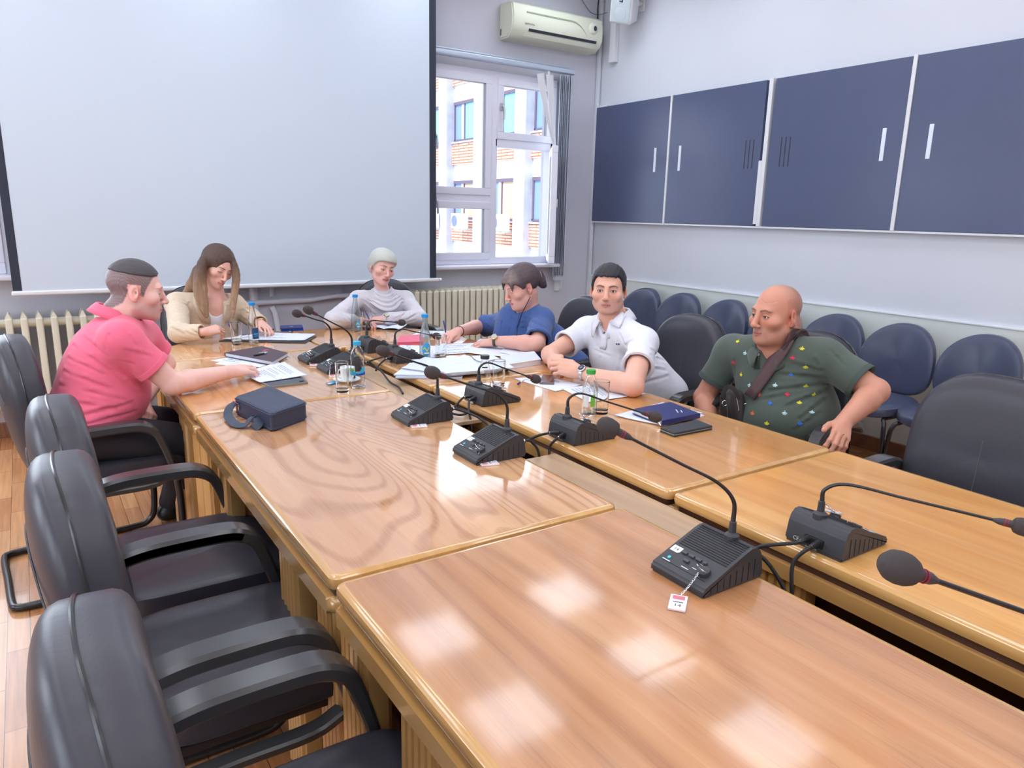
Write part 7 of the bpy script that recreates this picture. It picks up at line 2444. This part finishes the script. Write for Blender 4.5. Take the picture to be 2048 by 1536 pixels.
    cr = folds_on(pre0, [((352, 622), (372, 632), .005, .007), ((344, 640), (372, 652), .005, .007), ((342, 655), (368, 668), .005, .007), ((378, 606), (380, 650), .006, .007), ((372, 664), (392, 672), .004, .006), ((384, 660), (398, 668), .004, .006), ((486, 620), (504, 632), .005, .006), ((480, 632), (500, 646), .005, .006), ((348, 600), (376, 612), .004, .007), ((492, 610), (500, 624), .004, .006), ((360, 676), (392, 682), .004, .006)])
    fo = folds(.0015, 26, 44)
    cuffR = nrm(wrR - elR); cuffL = nrm(wrL - elL)
    pre = GR(torso(hip, chest, neck - V3(0, 0, .03), shL, shR, front, .92, .0, .98, .012, bust=.014, sh_r=.054))
    vq = [on_cloth(pre, x, y, .0)[0] for (x, y) in ((428, 606), (432, 628), (436, 650), (438, 690))]
    bl = GR(torso(hip, chest, neck - V3(0, 0, .03), shL, shR, front, .92, .0, .98, .012, bust=.014, sh_r=.054)
            + [('u', RC(shR + V3(-.0, 0, .0), elR, .066, .056), .02), ('u', RC(elR, wrR - cuffR * .012, .056, .044), .015), ('u', RC(shL, elL, .064, .056), .02), ('u', RC(elL, wrL - cuffL * .01, .056, .044), .015),
               ('i', FN(lambda P: -smin(-((P - wrR) @ cuffR), .5 + 0 * P[:, 0], 0) - .004 if False else np.where(np.linalg.norm(P - wrR, axis=1) < .12, (P - (wrR - cuffR * .012)) @ cuffR, -1.0)), 0),
               ('i', FN(lambda P: np.where(np.linalg.norm(P - wrL, axis=1) < .12, (P - (wrL - cuffL * .01)) @ cuffL, -1.0)), 0),
               ('s', RC(wrR - cuffR * .03, wrR + cuffR * .05, .036, .040), .002), ('s', RC(wrL - cuffL * .03, wrL + cuffL * .05, .036, .040), .002),
               ('s', RC(vq[0], vq[1], .052, .048), .004), ('s', RC(vq[1], vq[2], .048, .040), .004), ('s', RC(vq[2], vq[3], .040, .036), .004),
               ('s', RC(neck, O - V3(0, 0, .03), .066, .075), .006)], disp=lambda P: cr(P) + fo(P))
    cloth('blazer', t, base, bl, .0055, m)
    for rows in ([((389, 596), (410, 598)), ((386, 606), (413, 612)), ((393, 622), (417, 628)), ((403, 644), (420, 647))], [((452, 594), (470, 596)), ((448, 610), (469, 610)), ((448, 626), (460, 628)), ((449, 644), (455, 646))]):
        lp = patch(bl, rows, .006, 5)
        o = obj('lapel', lp, m, t, base); s_ = o.modifiers.new('thickness', 'SOLIDIFY'); s_.thickness = .004
    legs(t, base, hip - V3(0, 0, .03), V3(0, -1, 0), V3(1, 0, 0), .42, M_trg, M_shoe, thigh=.07)
    obj('bracelet', MB().tube([tuple(wrL + cuffL * .004 + (np.cross(cuffL, V3(0, 0, 1)) * math.cos(a) + np.cross(cuffL, np.cross(cuffL, V3(0, 0, 1))) * math.sin(a)) * .029) for a in np.linspace(0, 2 * math.pi, 29)], .0022, 6), M_gold, t, base)
    pen('pen', 'violet blue pen held by the woman in beige', at(470, 666, z=.760), at(455, 647, z=.845), mat('pen_violet', (104, 96, 196), .35))


woman_beige()


# ------------------------------------------------------------------ woman in the headscarf, far end
def woman_scarf():
    base = (2.03, 4.72, 0)
    t = person('woman in a pale headscarf and off white draped blouse, writing at the far end', base)
    S = .96
    rt_ = V3(.914, -.405, 0)
    fw = nrm((.03, -.978, -.17)); R = frame(fw, nrm(V3(0, 0, 1) + .20 * rt_))
    O = at(775, 539.5, y=4.54) - fw * .085 * S
    neck = at(766, 592, y=4.65)
    shR, shL = at(716, 598, y=4.68), at(812, 598, y=4.66)
    chest = at(765, 625, y=4.70); hip = V3(2.06, 4.84, .54)
    elR = at(667, 640, z=.808); wrR = at(716, 640, z=.806)
    elL = at(838, 636, y=4.47); wrL = at(772, 637, z=.806)
    front = nrm(V3(-.08, -1, 0))
    skin = lin(228, 178, 166)
    hR, n1 = hand(wrR, at(750, 648, z=.79) - wrR, (-.05, -.35, .9), 1, ((40, 45, 25), (44, 46, 25), (46, 46, 25), (48, 46, 25)), .6, thumb=((.018, .014, -.006), (.036, .042, -.016), (.034, .066, -.022), (.022, .084, -.026)), s=.94, thick=.88)
    hL, n2 = hand(wrL, at(735, 641, z=.79) - wrL, (.0, -.4, .9), -1, ((26, 30, 18), (28, 30, 18), (30, 32, 18), (32, 34, 18)), .7, s=.94, thick=.88)
    body = GR(head(O, R, S, eye_open=.0040, neck_to=neck, neck_r=.048, female=True, jaw=.9, nose=.9, lips=1.05, brow_drop=.0006) + [('u', RC(neck, chest, .06, .09), .03), ('u', RC(chest, hip, .09, .10), .03)]
              + arm(shR, elR, wrR, .86) + arm(shL, elL, wrL, .86) + [('u', hR, .006), ('u', hL, .006)])
    def tint(P):
        c = head_tint(P, O, R, S, skin, lin(190, 100, 106), lin(64, 48, 46), eye_open=.0040, flush=.5, female=True, brow_drop=.0006, brow_thick=.0042)
        return nail_tint(c, P, n1 + n2, skin)
    build_body(t, base, body, .0028, tint, eyes(O, R, S, (.12, -.28), (74, 60, 54)))
    ln = lambda y: np.interp(y, [-.16, -.10, -.06, -.035, -.012, .010, .030, .050, .075, .10, .13], [-.085, -.080, -.080, -.062, -.036, -.012, .014, .036, .052, .058, .058])
    sc = GR([('u', EL((0, -.016, .040), (.091, .112, .092)), 0), ('u', EL((-.012, -.105, -.004), (.074, .064, .084)), .022), ('u', EL((0, .03, .045), (.076, .070, .066)), .03),
             ('i', FN(lambda q: (ln(q[:, 1]) - q[:, 2]) * .8), .008)], frame=(O, R, S),
            disp=None)
    sc.disp = lambda P: (lambda q: .0028 * np.sin(60 * q[:, 1] + 45 * q[:, 2] + 3 * np.sin(20 * q[:, 0])) * ss(.03, -.05, q[:, 1]) + .0035 * np.exp(-((q[:, 1] + .042 - .25 * (q[:, 2] - .05)) / .006) ** 2))((P - O) @ R)
    cloth('headscarf', t, base, sc, .0034, mat('scarf_sage_white', (190, 192, 184), .75, bump=(700, .25), sheen=.3))
    obj('earring', MB().sphere(tuple(O + R @ V3(-.079, -.008, -.056)), .0045, 12), M_lbl, t, base)
    m = mat('blouse_satin', (206, 203, 210), .5, bump=(300, .1), sheen=.2)
    pre = GR(torso(hip, chest, neck - V3(0, 0, .03), shL, shR, front, .90, .0, .95, .006, bust=.016, sh_r=.046, trap=.050)
             + [('u', RC(shR, elR, .052, .056), .02), ('u', RC(shL, elL, .052, .056), .02), ('u', RC(elR, wrR, .056, .04), .015), ('u', RC(elL, wrL, .056, .04), .015)])
    dr = []
    for (a, b, c) in (((734, 598), (766, 622), (800, 594)), ((730, 602), (766, 634), (804, 598)), ((740, 594), (766, 612), (794, 590)), ((728, 610), (768, 646), (806, 606))):
        dr += [(a, b, .005, .0065), (b, c, .005, .0065)]
    for (a, b) in (((738, 604), (744, 642)), ((724, 600), (728, 640)), ((800, 606), (792, 642)), ((808, 600), (808, 640)), ((716, 600), (718, 630)), ((680, 622), (700, 640)), ((672, 634), (690, 650)), ((690, 612), (704, 630)), ((826, 612), (818, 640)), ((838, 626), (812, 640)),
                   ((815, 622), (796, 640)), ((690, 640), (700, 652)), ((664, 642), (690, 648)), ((830, 640), (800, 650)), ((800, 632), (786, 640))): dr.append((a, b, .0045, .006))
    cr = folds_on(pre, dr); fo = folds(.002, 30, 53)
    cR, cL = nrm(wrR - elR), nrm(wrL - elL)
    eR, eL = wrR - cR * .035, wrL + cL * -.01
    bl = GR(torso(hip, chest, neck - V3(0, 0, .03), shL, shR, front, .90, .0, .95, .006, bust=.016, sh_r=.046, trap=.050)
            + [('u', RC(shR, elR, .052, .060), .02), ('u', RC(elR, eR, .058, .040), .015), ('u', RC(shL, elL, .052, .058), .02), ('u', RC(elL, eL, .056, .040), .015),
               ('u', RC(shR + V3(-.02, 0, .040), shR + V3(.04, -.02, .050), .011, .012), .012), ('u', RC(shL + V3(.02, 0, .040), shL + V3(-.04, -.02, .050), .011, .012), .012),
               ('s', RC(neck + (O - neck) * .10, O, .054, .056), .004)], disp=lambda P: cr(P) + fo(P))
    cloth('blouse', t, base, bl, .005, m)
    # cowl: soft rings that sag one below the other at the front
    vs, n, K = [], 48, 15
    for j in range(K):
        u = j / (K - 1)
        rr = .052 + .062 * u ** .8 + .0055 * math.sin(j * 2.1)
        for i in range(n):
            a = 2 * math.pi * i / n
            ft = max(0.0, math.cos(a)) ** 1.4
            d = front * math.cos(a) * (1 - .06 * u) + np.cross(front, V3(0, 0, 1)) * math.sin(a) * (1 + .12 * u)
            vs.append(neck + V3(0, 0, .066 - .012 * ft) + d * rr + V3(0, 0, -.072 * u - ft * (.012 + .066 * u)) + front * ft * .012 * u)
    cw = MB().add(vs, [(j * n + i, j * n + (i + 1) % n, (j + 1) * n + (i + 1) % n, (j + 1) * n + i) for j in range(K - 1) for i in range(n)])
    o = obj('cowl', cw, m, t, base, 80); o.modifiers.new('thickness', 'SOLIDIFY').thickness = .003
    legs(t, base, hip - V3(0, 0, .03), V3(0, -1, 0), V3(1, 0, 0), .42, M_trg, M_shoe, thigh=.07)
    watch(t, base, wrL + cL * .010, cL, V3(-.2, -.6, .75), .029, M_gold, M_lbl, M_gold)
    pen('pen', 'blue pen in the writing hand of the woman in the headscarf', at(747, 650, z=.764), at(729, 621, z=.868), M_deep)


woman_scarf()


# ------------------------------------------------------------------ woman in the blue blouse, right
def woman_blue():
    base = (2.55, 3.5, 0)
    t = person('older woman with a ponytail in a loose blue blouse, writing with lowered head', base)
    S = 1.0
    fw = nrm((-.93, .13, -.33)); R = frame(fw, (0, 0, 1))
    O = at(1043, 573, x=2.38)
    neck = at(1056, 616, x=2.44)
    shL, shR = at(1084, 640, x=2.47), at(1003, 648, x=2.46)
    chest = at(1052, 660, x=2.49); hip = V3(2.66, 3.42, .55)
    elL = at(1074, 688, z=.805); wrL = at(993, 682, z=.800)
    elR = at(962, 652, y=3.96); wrR = at(916, 663, z=.812)
    front = nrm(V3(-1, -.10, 0))
    skin = lin(222, 168, 152)
    hR, n1 = hand(wrR, at(886, 676, z=.79) - wrR, (-.2, -.3, .9), 1, ((40, 45, 25), (44, 46, 25), (46, 46, 25), (48, 46, 25)), .7, thumb=((.018, .014, -.006), (.036, .042, -.016), (.034, .066, -.022), (.022, .084, -.026)), s=1.0, thick=1.0)
    hL, n2 = hand(wrL, at(946, 687, z=.772) - wrL, (-.1, -.25, 1), -1, ((14, 16, 8), (12, 16, 8), (14, 16, 8), (18, 18, 8)), .6, s=1.0, thick=1.0)
    body = GR(head(O, R, S, fat=.008, eye_open=.0020, neck_to=neck, neck_r=.058, female=True, jaw=1.0, nose=1.0, lips=.85, brow_drop=.0015)
              + [('u', EL(O + R @ V3(0, .022, -.10), (.052, .052, .03), R), .03)]
              + [('u', GR(torso(hip, chest, neck - V3(0, 0, .03), shL, shR, front, 1.02, .06, 1.05, -.004, bust=.02, sh_r=.056)), .03)]
              + arm(shL, elL, wrL, 1.08) + arm(shR, elR, wrR, 1.08) + [('u', hR, .008), ('u', hL, .008)])
    def tint(P):
        c = head_tint(P, O, R, S, skin, lin(184, 108, 104), lin(120, 96, 90), eye_open=.0020, flush=.6, female=True, brow_drop=.0015, brow_thick=.0032)
        return nail_tint(c, P, n1 + n2, skin)
    build_body(t, base, body, .0028, tint, eyes(O, R, S, (0, -.6), (80, 70, 64)))
    ln = lambda y: np.interp(y, [-.16, -.085, -.05, -.036, -.028, .004, .012, .026, .036, .060, .085, .13], [-.070, -.070, -.055, -.02, .022, .022, -.004, -.012, .010, .040, .052, .056])
    hair = GR([('u', EL((0, -.018, .042), (.087, .110, .094)), 0), ('u', EL((0, .026, .046), (.076, .072, .056)), .03),                ('i', FN(lambda q: (ln(q[:, 1]) - q[:, 2]) * .75 + .002 * noise3(q, 200, 2)), .006),
               ('u', RC((-.048, .078, .058), (-.062, .088, .012), .014, .004), .014), ('u', RC((.048, .078, .058), (.058, .092, .010), .014, .004), .014),
               ('u', EL((0, -.128, -.002), (.034, .030, .052)), .012), ('u', RC((0, -.118, .04), (0, -.140, -.045), .028, .018), .015)], frame=(O, R, S))
    hair.disp = lambda P: (lambda q: .0020 * noise3(q * np.array([1, .18, 1]), 420, 8) + .001 * noise3(q * np.array([1, .15, 1]), 900, 3))((P - O) @ R)
    def hcol(P):
        q = (P - O) @ R
        st = (.5 + .5 * noise3(q * np.array([1, .12, 1]), 420, 6))[:, None]
        g = (ss(.02, .07, q[:, 1]) * ss(.03, .07, q[:, 2]))[:, None]
        return (lin(88, 74, 78) * (1 - .45 * g) + lin(158, 140, 132) * .45 * g) * (.7 + .6 * st)
    cloth('hair', t, base, hair, .003, hair_mat('hair_brown'), col=hcol)
    hc = MB()
    for k in range(-2, 3): hc.tube([tuple(O + R @ V3(.030 * k / 2, -.118 - .004 * abs(k), .052)), tuple(O + R @ V3(.034 * k / 2, -.126, .030)), tuple(O + R @ V3(.030 * k / 2, -.122, .006))], .0024, 6)
    obj('hair_clip', hc, M_chrome, t, base)
    m = fabric('blouse_blue', (66, 92, 148), scale=800, strength=.2)
    pre = GR(torso(hip, chest, neck - V3(0, 0, .03), shL, shR, front, 1.12, .10, 1.18, .010, bust=.024, sh_r=.054, trap=.060) + [('u', RC(shL, elL, .066, .082), .04), ('u', RC(shR, elR, .066, .082), .04)])
    cr = folds_on(pre, [((1042, 645), (1082, 664), .006, .007), ((1050, 636), (1092, 656), .006, .007), ((1044, 656), (1088, 676), .006, .007), ((1008, 620), (1000, 668), .006, .008), ((996, 620), (990, 668), .006, .008), ((1040, 632), (1030, 676), .006, .008), ((1020, 640), (1018, 676), .004, .008), ((1090, 664), (1100, 700), .006, .006), ((1096, 650), (1112, 690), .006, .007),
                        ((1084, 672), (1092, 690), .007, .005), ((960, 640), (985, 660), .005, .007), ((970, 632), (990, 645), .005, .007), ((1060, 628), (1085, 640), .004, .006)])
    fo = folds(.0015, 22, 63)
    dL, dR = nrm(elL - shL), nrm(elR - shR)
    endL, endR = shL + dL * np.linalg.norm(elL - shL) * .88, shR + dR * np.linalg.norm(elR - shR) * .86
    bl = GR(torso(hip, chest, neck - V3(0, 0, .03), shL, shR, front, 1.12, .10, 1.18, .010, bust=.024, sh_r=.054, trap=.060)
            + [('u', GR([('u', RC(shL, endL + dL * .04, .062, .080), 0), ('i', HS(endL, dL), .004)]), .04), ('u', GR([('u', RC(shR, endR + dR * .04, .060, .076), 0), ('i', HS(endR, dR), .004)]), .04),
               ('s', RC(endL - dL * .02, endL + dL * .06, .060, .068), .004), ('s', RC(endR - dR * .02, endR + dR * .06, .060, .068), .004),
               ('s', RC(neck + front * .02 + V3(0, 0, .018), O, .070, .072), .006), ('i', HS(hip + V3(0, 0, -.09), (0, 0, -1)), .01)], disp=lambda P: cr(P) + fo(P))
    cloth('blouse', t, base, bl, .0055, m)
    legs(t, base, hip - V3(0, 0, .04), V3(-1, 0, 0), V3(0, 1, 0), .44, M_trs, M_shoe)
    # cord necklace, black elastic on the right wrist, watch on the left
    nk = []
    for (px, py) in ((1060, 594), (1056, 602), (1051, 612), (1046, 624), (1040, 640), (1035, 655), (1034, 672)):
        q = trace(GR([('u', bl, 0), ('u', body, 0)]), EYE, sight(px, py))
        if q: nk.append(tuple(q[0] + q[1] * .003))
    if len(nk) > 2: obj('cord_necklace', MB().tube(nk, .0018, 6), M_ink, t, base)
    cR = nrm(wrR - elR); sd = nrm(np.cross(cR, V3(0, 0, 1))); u_ = np.cross(sd, cR)
    obj('wrist_band', MB().tube([tuple(wrR - cR * .012 + (sd * math.cos(a) + u_ * math.sin(a)) * .0315) for a in np.linspace(0, 2 * math.pi, 29)], .0024, 6), M_ink, t, base)
    cL = nrm(wrL - elL)
    watch(t, base, wrL + cL * .004, cL, V3(-.35, -.6, .7), .032, M_gold, M_lbl, mat('watch_strap_dark', (70, 62, 56), .5))
    pen('pen', 'blue pen held upright by the woman in blue', at(893, 672, z=.764), at(887, 642, z=.878), M_deep)


woman_blue()
